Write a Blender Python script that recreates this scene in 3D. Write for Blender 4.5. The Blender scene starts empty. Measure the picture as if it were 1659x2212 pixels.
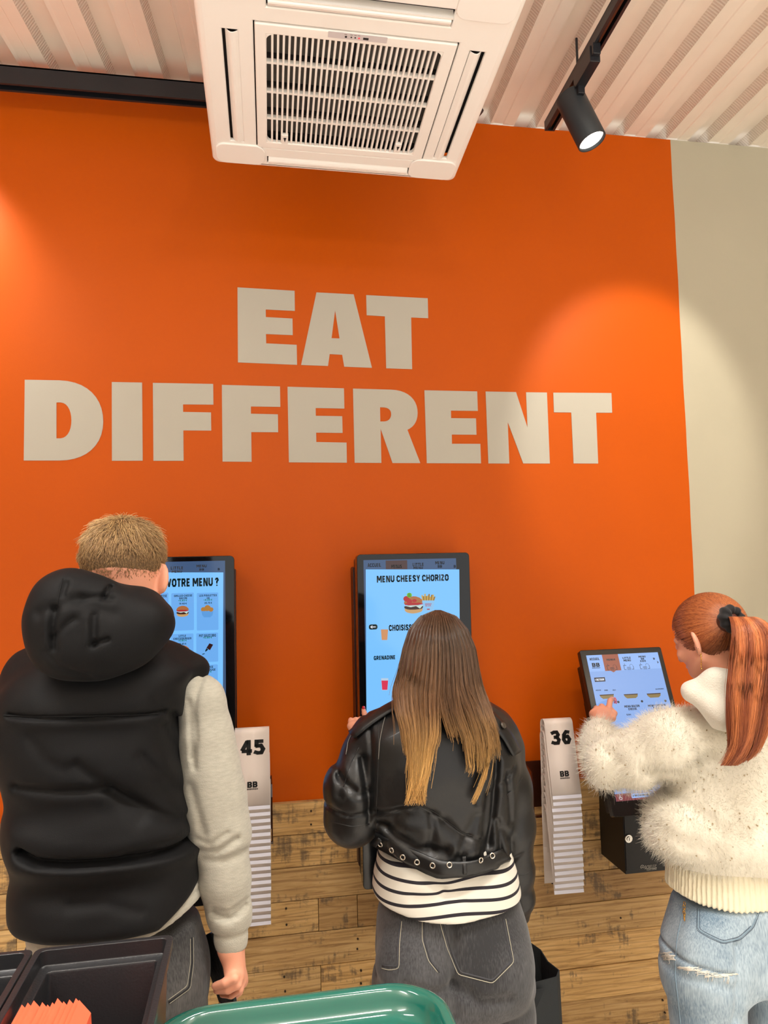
import bpy, bmesh, math, random
import numpy as np
from mathutils import Vector, Matrix
random.seed(7); np.random.seed(7)
SC = bpy.context.scene
COL = SC.collection
PI = math.pi

# ------------------------------------------------------------------ camera geometry
F = 1600.0
PP = np.array([829.5, 1106.0])
_X = np.array([9070., -53., F]); _X /= np.linalg.norm(_X)
_V = np.array([-565., -21500., F]); _V /= np.linalg.norm(_V)
_d = _X @ _V
X2 = _X - _V*_d/2; V2 = _V - _X*_d/2
X2 /= np.linalg.norm(X2); V2 -= X2*(X2 @ V2); V2 /= np.linalg.norm(V2)
Y2 = np.cross(V2, X2)
M = np.array([X2, Y2, V2])
CAM = np.array([0.0, -2.6, 1.66])
FLOOR = -0.10

def ray(px, py):
    return M @ np.array([px-PP[0], py-PP[1], F])
def aty(px, py, y=0.0):
    r = ray(px, py); return CAM + r*(y-CAM[1])/r[1]
def atz(px, py, z):
    r = ray(px, py); return CAM + r*(z-CAM[2])/r[2]
def atplane(px, py, O, n):
    r = ray(px, py); return CAM + r*(((O-CAM) @ n)/(r @ n))
def nrm(v):
    v = np.asarray(v, float); return v/np.linalg.norm(v)

cam_d = bpy.data.cameras.new('camera'); cam = bpy.data.objects.new('camera', cam_d); COL.objects.link(cam)
mw = Matrix.Identity(4)
for i, axis in enumerate((M @ np.array([1, 0, 0]), -(M @ np.array([0, 1, 0])), -(M @ np.array([0, 0, 1])))):
    for k in range(3): mw[k][i] = axis[k]
for k in range(3): mw[k][3] = CAM[k]
cam.matrix_world = mw
cam_d.sensor_fit = 'VERTICAL'; cam_d.sensor_height = 36.0; cam_d.sensor_width = 27.0
cam_d.lens = F*36.0/2212.0
cam_d.clip_start = 0.02
SC.camera = cam

# ------------------------------------------------------------------ materials
def lin(c):
    r = []
    for v in c[:3]:
        v = v/255.0
        r.append(v/12.92 if v <= 0.04045 else ((v+0.055)/1.055)**2.4)
    return (r[0], r[1], r[2], 1.0)
MATS = {}
def mat(name, col=(200, 200, 200), rough=0.5, metal=0.0, emit=0.0, ecol=None, bump=0.0, bscale=200.0, spec=0.5,
        coat=0.0, var=0.0, vscale=8.0, sheen=0.0, alpha=1.0, trans=0.0, ior=1.45):
    if name in MATS: return MATS[name]
    m = bpy.data.materials.new(name); m.use_nodes = True
    nt = m.node_tree; b = nt.nodes['Principled BSDF']
    c = lin(col)
    b.inputs['Base Color'].default_value = c
    b.inputs['Roughness'].default_value = rough
    b.inputs['Metallic'].default_value = metal
    b.inputs['Specular IOR Level'].default_value = spec
    b.inputs['Coat Weight'].default_value = coat
    b.inputs['IOR'].default_value = ior
    b.inputs['Sheen Weight'].default_value = sheen
    b.inputs['Transmission Weight'].default_value = trans
    if emit:
        b.inputs['Emission Color'].default_value = lin(ecol or col)
        b.inputs['Emission Strength'].default_value = emit
    tc = nt.nodes.new('ShaderNodeTexCoord')
    if var:
        n = nt.nodes.new('ShaderNodeTexNoise'); n.inputs['Scale'].default_value = vscale; n.inputs['Detail'].default_value = 5
        nt.links.new(tc.outputs['Object'], n.inputs['Vector'])
        mr = nt.nodes.new('ShaderNodeMapRange'); mr.inputs['From Min'].default_value = 0.25; mr.inputs['From Max'].default_value = 0.75
        mr.inputs['To Min'].default_value = 1-var; mr.inputs['To Max'].default_value = 1+var
        nt.links.new(n.outputs['Fac'], mr.inputs['Value'])
        mx = nt.nodes.new('ShaderNodeVectorMath'); mx.operation = 'SCALE'
        mx.inputs[0].default_value = c[:3]
        nt.links.new(mr.outputs['Result'], mx.inputs['Scale'])
        nt.links.new(mx.outputs['Vector'], b.inputs['Base Color'])
    if bump:
        n = nt.nodes.new('ShaderNodeTexNoise'); n.inputs['Scale'].default_value = bscale; n.inputs['Detail'].default_value = 3
        nt.links.new(tc.outputs['Object'], n.inputs['Vector'])
        bp = nt.nodes.new('ShaderNodeBump'); bp.inputs['Strength'].default_value = bump; bp.inputs['Distance'].default_value = 0.002
        nt.links.new(n.outputs['Fac'], bp.inputs['Height']); nt.links.new(bp.outputs['Normal'], b.inputs['Normal'])
    MATS[name] = m
    return m
def emis(name, col, s=1.0):
    """a lit pixel area of a display behind its cover glass"""
    return mat(name, (8, 8, 10), rough=0.12, emit=s, ecol=col, spec=0.4)

# ------------------------------------------------------------------ object helpers
def link(name, me, m=None, parent=None):
    o = bpy.data.objects.new(name, me); COL.objects.link(o)
    if m is not None:
        for k in (m if isinstance(m, (list, tuple)) else [m]): me.materials.append(k)
    if parent is not None: o.parent = parent
    return o
def bobj(name, bm, m=None, parent=None, smooth=False, bev=0.0, seg=2):
    me = bpy.data.meshes.new(name)
    bmesh.ops.recalc_face_normals(bm, faces=bm.faces)
    bm.to_mesh(me); bm.free()
    if smooth or bev:
        me.polygons.foreach_set('use_smooth', [True]*len(me.polygons))
    o = link(name, me, m, parent)
    if bev:
        md = o.modifiers.new('bevel', 'BEVEL'); md.width = bev; md.segments = seg; md.limit_method = 'ANGLE'; md.angle_limit = math.radians(40)
        md.harden_normals = True
    return o
def tag(o, label, cat, group=None):
    o['label'] = label; o['category'] = cat
    if group: o['group'] = group
    return o
def thing(name, label, cat, loc=(0, 0, 0), group=None):
    o = bpy.data.objects.new(name, None); COL.objects.link(o); o.location = loc; o.empty_display_size = 0.1
    return tag(o, label, cat, group)
def adopt(root):
    """children were modelled in world coordinates: keep them in place under the moved empty"""
    for ch in root.children:
        if not ch.get('_k'):
            ch.matrix_parent_inverse = Matrix.Translation(root.location).inverted()
def struct(o):
    o['kind'] = 'structure'; return o
def frame(O, ux, uy, uz):
    m = Matrix.Identity(4)
    for i, a in enumerate((ux, uy, uz)):
        for k in range(3): m[k][i] = float(a[k])
    for k in range(3): m[k][3] = float(O[k])
    return m
ID = Matrix.Identity(4)
def box(bm, x0, x1, y0, y1, z0, z1, T=ID):
    vs = [bm.verts.new(T @ Vector((x, y, z))) for x in (x0, x1) for y in (y0, y1) for z in (z0, z1)]
    for f in ((0, 1, 3, 2), (4, 6, 7, 5), (0, 4, 5, 1), (2, 3, 7, 6), (0, 2, 6, 4), (1, 5, 7, 3)):
        bm.faces.new([vs[i] for i in f])
    return vs
def prism(bm, pts, d0, d1, T=ID):
    """polygon pts (x,y) extruded along local z from d0 to d1"""
    a = [bm.verts.new(T @ Vector((p[0], p[1], d0))) for p in pts]
    b = [bm.verts.new(T @ Vector((p[0], p[1], d1))) for p in pts]
    n = len(pts)
    bm.faces.new(a[::-1]); bm.faces.new(b)
    for i in range(n): bm.faces.new((a[i], a[(i+1) % n], b[(i+1) % n], b[i]))
def rrect(x0, x1, y0, y1, r, n=6):
    pts = []
    for cx, cy, a0 in ((x1-r, y1-r, 0), (x0+r, y1-r, 90), (x0+r, y0+r, 180), (x1-r, y0+r, 270)):
        for k in range(n+1):
            a = math.radians(a0+90*k/n); pts.append((cx+r*math.cos(a), cy+r*math.sin(a)))
    return pts
def tube(bm, pts, rad, n=10, caps=True):
    pts = [np.asarray(p, float) for p in pts]
    if not hasattr(rad, '__len__'): rad = [rad]*len(pts)
    prev = None; rings = []
    for i, p in enumerate(pts):
        t = nrm(pts[min(i+1, len(pts)-1)]-pts[max(i-1, 0)])
        if prev is None:
            a = np.array([0, 0, 1.]) if abs(t[2]) < 0.9 else np.array([1., 0, 0])
            u = nrm(np.cross(t, a))
        else: u = nrm(prev-t*(prev @ t))
        prev = u; v = np.cross(t, u)
        rings.append([bm.verts.new(p+rad[i]*(math.cos(2*PI*k/n)*u+math.sin(2*PI*k/n)*v)) for k in range(n)])
    for a, b in zip(rings[:-1], rings[1:]):
        for k in range(n): bm.faces.new((a[k], a[(k+1) % n], b[(k+1) % n], b[k]))
    if caps: bm.faces.new(rings[0][::-1]); bm.faces.new(rings[-1])
def lathe(bm, O, ax, prof, n=32):
    ax = nrm(ax); u = nrm(np.cross(ax, (0.3, 0.9, 0.1))); v = np.cross(ax, u); rings = []
    for d, r in prof: rings.append([bm.verts.new(O+ax*d+r*(math.cos(2*PI*k/n)*u+math.sin(2*PI*k/n)*v)) for k in range(n)])
    for a, b in zip(rings[:-1], rings[1:]):
        for k in range(n): bm.faces.new((a[k], a[(k+1) % n], b[(k+1) % n], b[k]))
    return rings
def shape(contours, T, depth=0.0005):
    """flat filled shape with holes (even-odd), extruded; returns a mesh in world coords"""
    cu = bpy.data.curves.new('c', 'CURVE'); cu.dimensions = '2D'; cu.fill_mode = 'BOTH'; cu.extrude = depth/2
    for c in contours:
        s = cu.splines.new('POLY'); s.points.add(len(c)-1); s.use_cyclic_u = True
        for p, q in zip(s.points, c): p.co = (q[0], q[1], 0, 1)
    o = bpy.data.objects.new('c', cu); COL.objects.link(o)
    dg = bpy.context.evaluated_depsgraph_get()
    me = bpy.data.meshes.new_from_object(o.evaluated_get(dg))
    bpy.data.objects.remove(o); bpy.data.curves.remove(cu)
    me.transform(T)
    return me
# heavy block lettering: every character is a few thick strokes on a unit-high body
_l, _r, _m, _t, _b, _c = 0.13, 0.57, 0.35, 0.88, 0.12, 0.5
GL = {'A': [(0.70), [(0.10, 0), (0.30, 1)], [(0.60, 0), (0.40, 1)], [(0.2, 0.28), (0.5, 0.28)]],
 'B': [0.70, [(_l, 0), (_l, 1)], [(_l, _t), (0.48, _t), (0.55, 0.70), (0.46, _c)], [(_l, _c), (0.48, _c), (_r, 0.30), (0.48, _b), (_l, _b)]],
 'C': [0.68, [(_r, 0.72), (0.46, _t), (0.24, _t), (_l, 0.70), (_l, 0.30), (0.24, _b), (0.46, _b), (_r, 0.28)]],
 'D': [0.70, [(_l, 0), (_l, 1)], [(_l, _t), (0.42, _t), (_r, 0.68), (_r, 0.32), (0.42, _b), (_l, _b)]],
 'E': [0.60, [(_l, 0), (_l, 1)], [(_l, _t), (0.5, _t)], [(_l, _c), (0.46, _c)], [(_l, _b), (0.5, _b)]],
 'F': [0.58, [(_l, 0), (_l, 1)], [(_l, _t), (0.5, _t)], [(_l, _c), (0.46, _c)]],
 'G': [0.70, [(_r, 0.74), (0.46, _t), (0.24, _t), (_l, 0.70), (_l, 0.30), (0.24, _b), (_r, _b), (_r, 0.42), (0.40, 0.42)]],
 'H': [0.70, [(_l, 0), (_l, 1)], [(_r, 0), (_r, 1)], [(_l, _c), (_r, _c)]], 'I': [0.27, [(_l, 0), (_l, 1)]],
 'J': [0.56, [(0.42, 1), (0.42, 0.28), (0.32, _b), (0.12, _b)]], 'K': [0.70, [(_l, 0), (_l, 1)], [(0.20, 0.45), (0.56, 1)], [(0.26, 0.52), (0.58, 0)]],
 'L': [0.56, [(_l, 1), (_l, _b), (0.46, _b)]], 'M': [0.90, [(_l, 0), (_l, 1)], [(0.77, 0), (0.77, 1)], [(0.18, 1), (0.45, 0.30)], [(0.72, 1), (0.45, 0.30)]],
 'N': [0.72, [(_l, 0), (_l, 1)], [(0.59, 0), (0.59, 1)], [(0.16, 1), (0.56, 0)]],
 'O': [0.72, [(0.24, _t), (0.48, _t), (0.59, 0.70), (0.59, 0.30), (0.48, _b), (0.24, _b), (_l, 0.30), (_l, 0.70), (0.24, _t)]],
 'P': [0.66, [(_l, 0), (_l, 1)], [(_l, _t), (0.46, _t), (0.54, 0.66), (0.46, 0.44), (_l, 0.44)]],
 'Q': [0.72, [(0.24, _t), (0.48, _t), (0.59, 0.70), (0.59, 0.30), (0.48, _b), (0.24, _b), (_l, 0.30), (_l, 0.70), (0.24, _t)], [(0.42, 0.3), (0.64, 0.0)]],
 'R': [0.70, [(_l, 0), (_l, 1)], [(_l, _t), (0.46, _t), (0.54, 0.66), (0.46, 0.46), (_l, 0.46)], [(0.34, 0.46), (0.58, 0)]],
 'S': [0.64, [(0.52, 0.76), (0.42, _t), (0.22, _t), (_l, 0.70), (0.24, 0.54), (0.42, 0.46), (0.52, 0.30), (0.42, _b), (0.20, _b), (0.10, 0.24)]],
 'T': [0.60, [(0.02, _t), (0.58, _t)], [(0.30, 0), (0.30, 1)]], 'U': [0.70, [(_l, 1), (_l, 0.30), (0.24, _b), (0.46, _b), (_r, 0.30), (_r, 1)]],
 'V': [0.68, [(0.10, 1), (0.34, 0)], [(0.58, 1), (0.34, 0)]], 'W': [0.94, [(0.09, 1), (0.28, 0)], [(0.28, 0), (0.47, 0.8)], [(0.47, 0.8), (0.66, 0)], [(0.66, 0), (0.85, 1)]],
 'X': [0.68, [(0.10, 1), (0.58, 0)], [(0.58, 1), (0.10, 0)]], 'Y': [0.66, [(0.10, 1), (0.33, 0.46)], [(0.56, 1), (0.33, 0.46)], [(0.33, 0.5), (0.33, 0)]],
 'Z': [0.62, [(0.06, _t), (0.50, _t)], [(0.50, 0.84), (0.12, 0.16)], [(0.06, _b), (0.56, _b)]],
 '0': [0.66, [(0.22, _t), (0.44, _t), (0.53, 0.70), (0.53, 0.30), (0.44, _b), (0.22, _b), (_l, 0.30), (_l, 0.70), (0.22, _t)]], '1': [0.40, [(0.04, 0.76), (0.24, 0.90)], [(0.25, 0), (0.25, 1)]],
 '2': [0.62, [(0.10, 0.76), (0.22, _t), (0.40, _t), (0.50, 0.68), (0.44, 0.50), (0.14, 0.16)], [(0.06, _b), (0.56, _b)]],
 '3': [0.62, [(0.08, 0.82), (0.22, _t), (0.40, _t), (0.48, 0.70), (0.38, 0.53), (0.24, 0.53)], [(0.38, 0.53), (0.50, 0.34), (0.42, _b), (0.20, _b), (0.06, 0.18)]],
 '4': [0.68, [(0.44, 0), (0.44, 1)], [(0.38, 0.94), (0.08, 0.30)], [(0.06, 0.27), (0.62, 0.27)]], '5': [0.62, [(0.52, _t), (0.14, _t)], [(0.15, 1), (0.14, 0.52)], [(0.14, 0.57), (0.38, 0.60), (0.50, 0.36), (0.40, _b), (0.20, _b), (0.06, 0.18)]],
 '6': [0.66, [(0.50, 0.84), (0.34, _t), (0.18, 0.66), (0.14, 0.34), (0.24, _b), (0.42, _b), (0.52, 0.34), (0.42, 0.55), (0.20, 0.50)]], '7': [0.58, [(0.04, _t), (0.50, _t)], [(0.47, 0.90), (0.22, 0)]],
 '8': [0.66, [(0.33, 0.53), (0.15, 0.70), (0.22, _t), (0.44, _t), (0.51, 0.70), (0.33, 0.53), (0.53, 0.30), (0.44, _b), (0.22, _b), (_l, 0.30), (0.33, 0.53)]],
 '9': [0.66, [(0.14, 0.16), (0.32, _b), (0.48, 0.34), (0.52, 0.66), (0.42, _t), (0.24, _t), (0.14, 0.66), (0.24, 0.45), (0.46, 0.50)]],
 ',': [0.24, [(0.12, 0.14), (0.08, -0.08)]], '.': [0.24, [(0.12, 0.02), (0.12, 0.14)]], '+': [0.56, [(0.06, 0.46), (0.50, 0.46)], [(0.28, 0.24), (0.28, 0.68)]],
 '?': [0.58, [(0.10, 0.76), (0.20, _t), (0.38, _t), (0.46, 0.70), (0.28, 0.52), (0.28, 0.34)], [(0.28, 0.0), (0.28, 0.16)]],
 '<': [0.46, [(0.36, 0.84), (0.12, 0.5), (0.36, 0.16)]], '>': [0.46, [(0.10, 0.84), (0.34, 0.5), (0.10, 0.16)]],
 chr(8364): [0.66, [(0.54, 0.80), (0.34, _t), (0.20, 0.66), (0.20, 0.34), (0.34, _b), (0.54, 0.20)], [(0.02, 0.6), (0.40, 0.6)], [(0.02, 0.4), (0.40, 0.4)]]}
def textmesh(s, T, w=None, h=None, bold=0.03, depth=0.0004, center=None, italic=0.0):
    """text fitted to a w x h box; T maps the box centre to the origin; bold > 0.02 is the heavy weight"""
    wd = 0.235 if bold > 0.045 else (0.19 if bold > 0.02 else 0.11)
    lines = s.split(chr(10)); V_, Q_ = [], []; widths = []
    for ln in lines: widths.append(sum((GL[c][0]+0.05) if c != ' ' else 0.26 for c in ln))
    for li, ln in enumerate(lines):
        x = -widths[li]/2; y0 = -1.22*li
        for c in ln:
            if c == ' ': x += 0.26; continue
            g = GL[c]
            for pl in g[1:]:
                for k, (a, b_) in enumerate(zip(pl[:-1], pl[1:])):
                    a = np.array(a, float); b_ = np.array(b_, float); d = b_-a; d /= np.linalg.norm(d)+1e-9; nn = np.array((-d[1], d[0]))*wd/2
                    e = wd*0.28
                    a2 = a-d*(e if k > 0 or len(pl) > 2 else 0.0); b2 = b_+d*(e if k < len(pl)-2 or len(pl) > 2 else 0.0)
                    n0 = len(V_)
                    for q in (a2+nn, a2-nn, b2-nn, b2+nn): V_.append((x+q[0], y0+min(1.0, max(0.0 if c != ',' else -0.2, q[1])), 0))
                    Q_.append((n0, n0+1, n0+2, n0+3))
            x += g[0]+0.05
    me = bpy.data.meshes.new('t'); me.from_pydata(V_, [], Q_)
    co = np.array(V_); lo, hi = co.min(0), co.max(0); c = (lo+hi)/2; e = hi-lo
    sx = w/e[0] if w else h/e[1]; sy = h/e[1] if h else sx
    co = (co-c)*np.array([sx, sy, 1]); co[:, 2] = 0
    me.vertices.foreach_set('co', co.ravel()); me.transform(T); me.update()
    return me
def joinmesh(mes, name):
    bm = bmesh.new()
    for k, me in enumerate(mes): bm.from_mesh(me)
    out = bpy.data.meshes.new(name); bm.to_mesh(out); bm.free(); return out

class Plane:
    """a flat surface in the room, addressed through points seen on it"""
    def __init__(s, O, ux, uy):
        s.O = np.asarray(O, float); s.ux = nrm(ux); uy = np.asarray(uy, float)
        s.uy = nrm(uy-s.ux*(uy @ s.ux)); s.n = np.cross(s.ux, s.uy)
    def uv(s, px, py):
        p = atplane(px, py, s.O, s.n)-s.O; return np.array([p @ s.ux, p @ s.uy])
    def w(s, u, v, d=0.0): return s.O+s.ux*u+s.uy*v+s.n*d
    def T(s, d=0.0): return frame(s.O+s.n*d, s.ux, s.uy, s.n)
    def boxT(s, px0, py0, px1, py1, d):
        a = s.uv(px0, py0); b = s.uv(px1, py1)
        c = (a+b)/2
        return frame(s.w(c[0], c[1], d), s.ux, s.uy, s.n), abs(b[0]-a[0]), abs(b[1]-a[1])

# ------------------------------------------------------------------ the room
WX0, WX1, FY, CZ = -4.5, 6.0, -7.5, 3.345
ORANGE_X = 1.66
def paint(name, col, rough, var=0.03, bump=0.08):
    m = mat(name, col, rough=rough, var=var, vscale=3.0, bump=bump, bscale=260.0, spec=0.18)
    return m
m_orange = paint('orange_wall_paint', (198, 85, 4), 0.42)
m_cream = paint('cream_wall_paint', (184, 177, 156), 0.6)
m_white = paint('white_wall_paint', (214, 203, 186), 0.6)
bm = bmesh.new()
# the painted edge wanders by a few millimetres
zs = np.linspace(FLOOR, CZ-0.002, 60)
def wob(z): return ORANGE_X+0.0006*math.sin(z*7.1)+0.0006*math.sin(z*23+1)
ve = [bm.verts.new((wob(z), 0, z)) for z in zs]
vl = [bm.verts.new((WX0, 0, z)) for z in zs]; vr = [bm.verts.new((WX1, 0, z)) for z in zs]
for i in range(len(zs)-1):
    f = bm.faces.new((vl[i], ve[i], ve[i+1], vl[i+1])); f.material_index = 0
    f = bm.faces.new((ve[i], vr[i], vr[i+1], ve[i+1])); f.material_index = 1
me = bpy.data.meshes.new('wall_back'); bm.to_mesh(me); bm.free()
struct(link('wall_back', me, [m_orange, m_cream]))
def slab(name, x0, x1, y0, y1, z0, z1, m):
    bm = bmesh.new(); box(bm, x0, x1, y0, y1, z0, z1); return struct(bobj(name, bm, m))
slab('wall_left', WX0-0.1, WX0, FY, 0.0, FLOOR, 3.9, m_white)
slab('wall_right', WX1, WX1+0.1, FY, 0.0, FLOOR, 3.9, m_white)
slab('floor', WX0-0.1, WX1+0.1, FY-0.1, 0.1, FLOOR-0.1, FLOOR, mat('grey_floor_tile', (226, 220, 210), rough=0.45, var=0.08))

# corrugated steel ceiling: trapezoidal ribs that run towards the wall
dc = nrm(ray(663, 1168)); dc = dc/dc[1]            # direction of the ribs, per metre of y
per = 0.1832
m_ceil = mat('white_coated_steel', (244, 234, 220), rough=0.5, var=0.04, vscale=5, spec=0.4)
m_perf = bpy.data.materials.new('perforated_steel_web'); m_perf.use_nodes = True
nt = m_perf.node_tree; b = nt.nodes['Principled BSDF']; b.inputs['Roughness'].default_value = 0.55
geo = nt.nodes.new('ShaderNodeTexCoord'); wv = nt.nodes.new('ShaderNodeTexWave'); wv.wave_type = 'BANDS'; wv.bands_direction = 'Y'
wv.inputs['Scale'].default_value = 34.0; wv.inputs['Distortion'].default_value = 0.0
mp = nt.nodes.new('ShaderNodeMapping'); mp.inputs['Rotation'].default_value = (0.5, 0, 0.35)
nt.links.new(geo.outputs['Object'], mp.inputs['Vector']); nt.links.new(mp.outputs['Vector'], wv.inputs['Vector'])
cr = nt.nodes.new('ShaderNodeMixRGB'); cr.inputs['Color1'].default_value = lin((228, 216, 202)); cr.inputs['Color2'].default_value = lin((244, 234, 222))
nt.links.new(wv.outputs['Fac'], cr.inputs['Fac']); nt.links.new(cr.outputs['Color'], b.inputs['Base Color'])
bp = nt.nodes.new('ShaderNodeBump'); bp.inputs['Strength'].default_value = 0.5; bp.inputs['Distance'].default_value = 0.002
nt.links.new(wv.outputs['Fac'], bp.inputs['Height']); nt.links.new(bp.outputs['Normal'], b.inputs['Normal'])
bm = bmesh.new()
rise = 0.044
prof = []   # (x, dz, facekind following)
x0 = 0.909-0.034
for k in range(-32, 34):
    b0 = x0+k*per
    prof += [(b0+0.022, rise, 1), (b0+0.034, 0.0, 0), (b0+0.046, 0.0035, 0), (b0+0.082, 0.0035, 0), (b0+0.086, 0.0, 0), (b0+0.128, 0.0, 1), (b0+0.140, rise, 0)]
YN = 7.8
def cpt(x, dz, y):
    return (x+dc[0]*y, y, CZ+dz+dc[2]*y)
for (xa, za, ka), (xb, zb, kb) in zip(prof[:-1], prof[1:]):
    q = [bm.verts.new(cpt(xa, za, 0.4)), bm.verts.new(cpt(xb, zb, 0.4)), bm.verts.new(cpt(xb, zb, -YN)), bm.verts.new(cpt(xa, za, -YN))]
    f = bm.faces.new(q); f.material_index = 1 if (ka == 1 and za > 0.03) or (ka == 1 and zb > 0.03) else 0
me = bpy.data.meshes.new('ceiling'); bmesh.ops.remove_doubles(bm, verts=bm.verts, dist=1e-5)
bm.to_mesh(me); bm.free()
struct(link('ceiling', me, [m_ceil, m_perf]))
slab('trim_4', WX0, WX1, 0.10, 0.14, CZ-0.1, CZ+0.2, mat('dark_roof_board', (60, 50, 42), rough=0.8))  # added board that stops world light leaking over the wall, painted dark for shade
slab('trim_2', WX0, WX1, -6.0, 0.6, CZ+0.2, CZ+0.3, mat('dark_roof_board', (60, 50, 42), rough=0.8))

# reclaimed wood cladding: rows of boards of different lengths, one mesh
m_wood = bpy.data.materials.new('reclaimed_pine'); m_wood.use_nodes = True
nt = m_wood.node_tree; b = nt.nodes['Principled BSDF']; N = nt.nodes; L = nt.links
b.inputs['Roughness'].default_value = 0.62
tc = N.new('ShaderNodeTexCoord'); at = N.new('ShaderNodeAttribute'); at.attribute_name = 'plank'
off = N.new('ShaderNodeVectorMath'); off.operation = 'ADD'
sc_ = N.new('ShaderNodeVectorMath'); sc_.operation = 'SCALE'; sc_.inputs['Scale'].default_value = 37.0
L.new(at.outputs['Color'], sc_.inputs[0]); L.new(tc.outputs['Object'], off.inputs[0]); L.new(sc_.outputs['Vector'], off.inputs[1])
def noise(scale, stretch, detail=6, rough=0.6, dist=0.0):
    mp = N.new('ShaderNodeMapping'); mp.inputs['Scale'].default_value = stretch
    L.new(off.outputs['Vector'], mp.inputs['Vector'])
    n = N.new('ShaderNodeTexNoise'); n.inputs['Scale'].default_value = scale; n.inputs['Detail'].default_value = detail
    n.inputs['Roughness'].default_value = rough; n.inputs['Distortion'].default_value = dist
    L.new(mp.outputs['Vector'], n.inputs['Vector']); return n.outputs['Fac']
def ramp(fac, stops):
    r = N.new('ShaderNodeValToRGB'); e = r.color_ramp.elements
    while len(e) < len(stops): e.new(0.5)
    for el, (p, c) in zip(e, stops): el.position = p; el.color = lin(c) if len(c) == 3 else c
    L.new(fac, r.inputs['Fac']); return r.outputs['Color']
def mixc(f, a, bb, mode='MIX'):
    x = N.new('ShaderNodeMixRGB'); x.blend_type = mode
    for s, v in ((0, f), (1, a), (2, bb)):
        if isinstance(v, (int, float)): x.inputs[s].default_value = v
        elif isinstance(v, tuple): x.inputs[s].default_value = v
        else: L.new(v, x.inputs[s])
    return x.outputs['Color']
grain = noise(5.0, (1.0, 1.0, 14.0), 8, 0.65, 1.2)
base = ramp(grain, [(0.28, (152, 120, 78)), (0.48, (212, 182, 130)), (0.72, (234, 208, 162))])
sep = N.new('ShaderNodeSeparateColor'); L.new(at.outputs['Color'], sep.inputs['Color'])
tone = ramp(sep.outputs['Red'], [(0.0, (196, 172, 138)), (0.4, (230, 212, 184)), (0.7, (255, 246, 226)), (1.0, (250, 222, 176))])
c1 = mixc(0.85, base, tone, 'MULTIPLY')
# rings of growth
wv = N.new('ShaderNodeTexWave'); wv.wave_type = 'BANDS'; wv.bands_direction = 'Z'; wv.inputs['Scale'].default_value = 9.0
wv.inputs['Distortion'].default_value = 9.0; wv.inputs['Detail'].default_value = 3; wv.inputs['Detail Scale'].default_value = 0.7
mp = N.new('ShaderNodeMapping'); mp.inputs['Scale'].default_value = (0.25, 1, 1.6)
L.new(off.outputs['Vector'], mp.inputs['Vector']); L.new(mp.outputs['Vector'], wv.inputs['Vector'])
c2 = mixc(ramp(wv.outputs['Fac'], [(0.0, (0, 0, 0, 1)), (0.75, (0, 0, 0, 1)), (1.0, (0.35, 0.35, 0.35, 1))]), c1, lin((120, 78, 40)))
# grey weathered patches with saw marks
st = noise(4.2, (1.0, 1.0, 1.9), 7, 0.72, 0.3)
saw = noise(26.0, (3.0, 1.0, 0.35), 3, 0.6)
add = N.new('ShaderNodeMath'); add.operation = 'MULTIPLY_ADD'; add.inputs[1].default_value = 0.30
L.new(saw, add.inputs[0]); L.new(st, add.inputs[2])
c3 = mixc(ramp(add.outputs[0], [(0.0, (0, 0, 0, 1)), (0.690, (0, 0, 0, 1)), (0.775, (0.72, 0.72, 0.72, 1)), (1, (0.8, 0.8, 0.8, 1))]), c2, lin((84, 72, 58)))
# knots
vo = N.new('ShaderNodeTexVoronoi'); vo.inputs['Scale'].default_value = 3.3
mp = N.new('ShaderNodeMapping'); mp.inputs['Scale'].default_value = (1.0, 0.02, 1.45)
L.new(off.outputs['Vector'], mp.inputs['Vector']); L.new(mp.outputs['Vector'], vo.inputs['Vector'])
c4 = mixc(ramp(vo.outputs['Distance'], [(0.0, (0.9, 0.9, 0.9, 1)), (0.05, (0.7, 0.7, 0.7, 1)), (0.08, (0, 0, 0, 1)), (1, (0, 0, 0, 1))]), c3, lin((92, 50, 28)))
L.new(c4, b.inputs['Base Color'])
bp = N.new('ShaderNodeBump'); bp.inputs['Strength'].default_value = 0.35; bp.inputs['Distance'].default_value = 0.003
L.new(grain, bp.inputs['Height']); L.new(bp.outputs['Normal'], b.inputs['Normal'])
WOOD_TOP = 0.878; T_W = 0.022
bm = bmesh.new(); cl = bm.loops.layers.float_color.new('plank')
rng = random.Random(4)
z = WOOD_TOP
heights = [0.106, 0.107, 0.107, 0.1065, 0.1085, 0.112, 0.108, 0.107, 0.108]
joints = {3: [0.203, 0.335], 2: [1.25], 5: [0.208], 0: [-0.35], 1: [], 4: [-0.6], 6: []}
for r, h in enumerate(heights):
    js = joints.get(r, [])
    xs = [WX0]+sorted(js+[-1.9+rng.random(), -1.1+0.4*rng.random() if r % 2 else -0.95, 2.0+rng.random()*0.6, 2.9])+[WX1]
    xs = sorted(xs)
    for xa, xb in zip(xs[:-1], xs[1:]):
        if xb-xa < 0.04: continue
        dy = rng.uniform(-0.003, 0.003); n0 = len(bm.faces)
        vs = box(bm, xa+0.0008, xb-0.0008, -T_W+dy, -0.0005, z-h+0.0012, z-0.0008)
        bm.faces.ensure_lookup_table(); col = (rng.random(), rng.random(), rng.random(), 1)
        for f in bm.faces[n0:]:
            for lp in f.loops: lp[cl] = col
    z -= h
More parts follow.
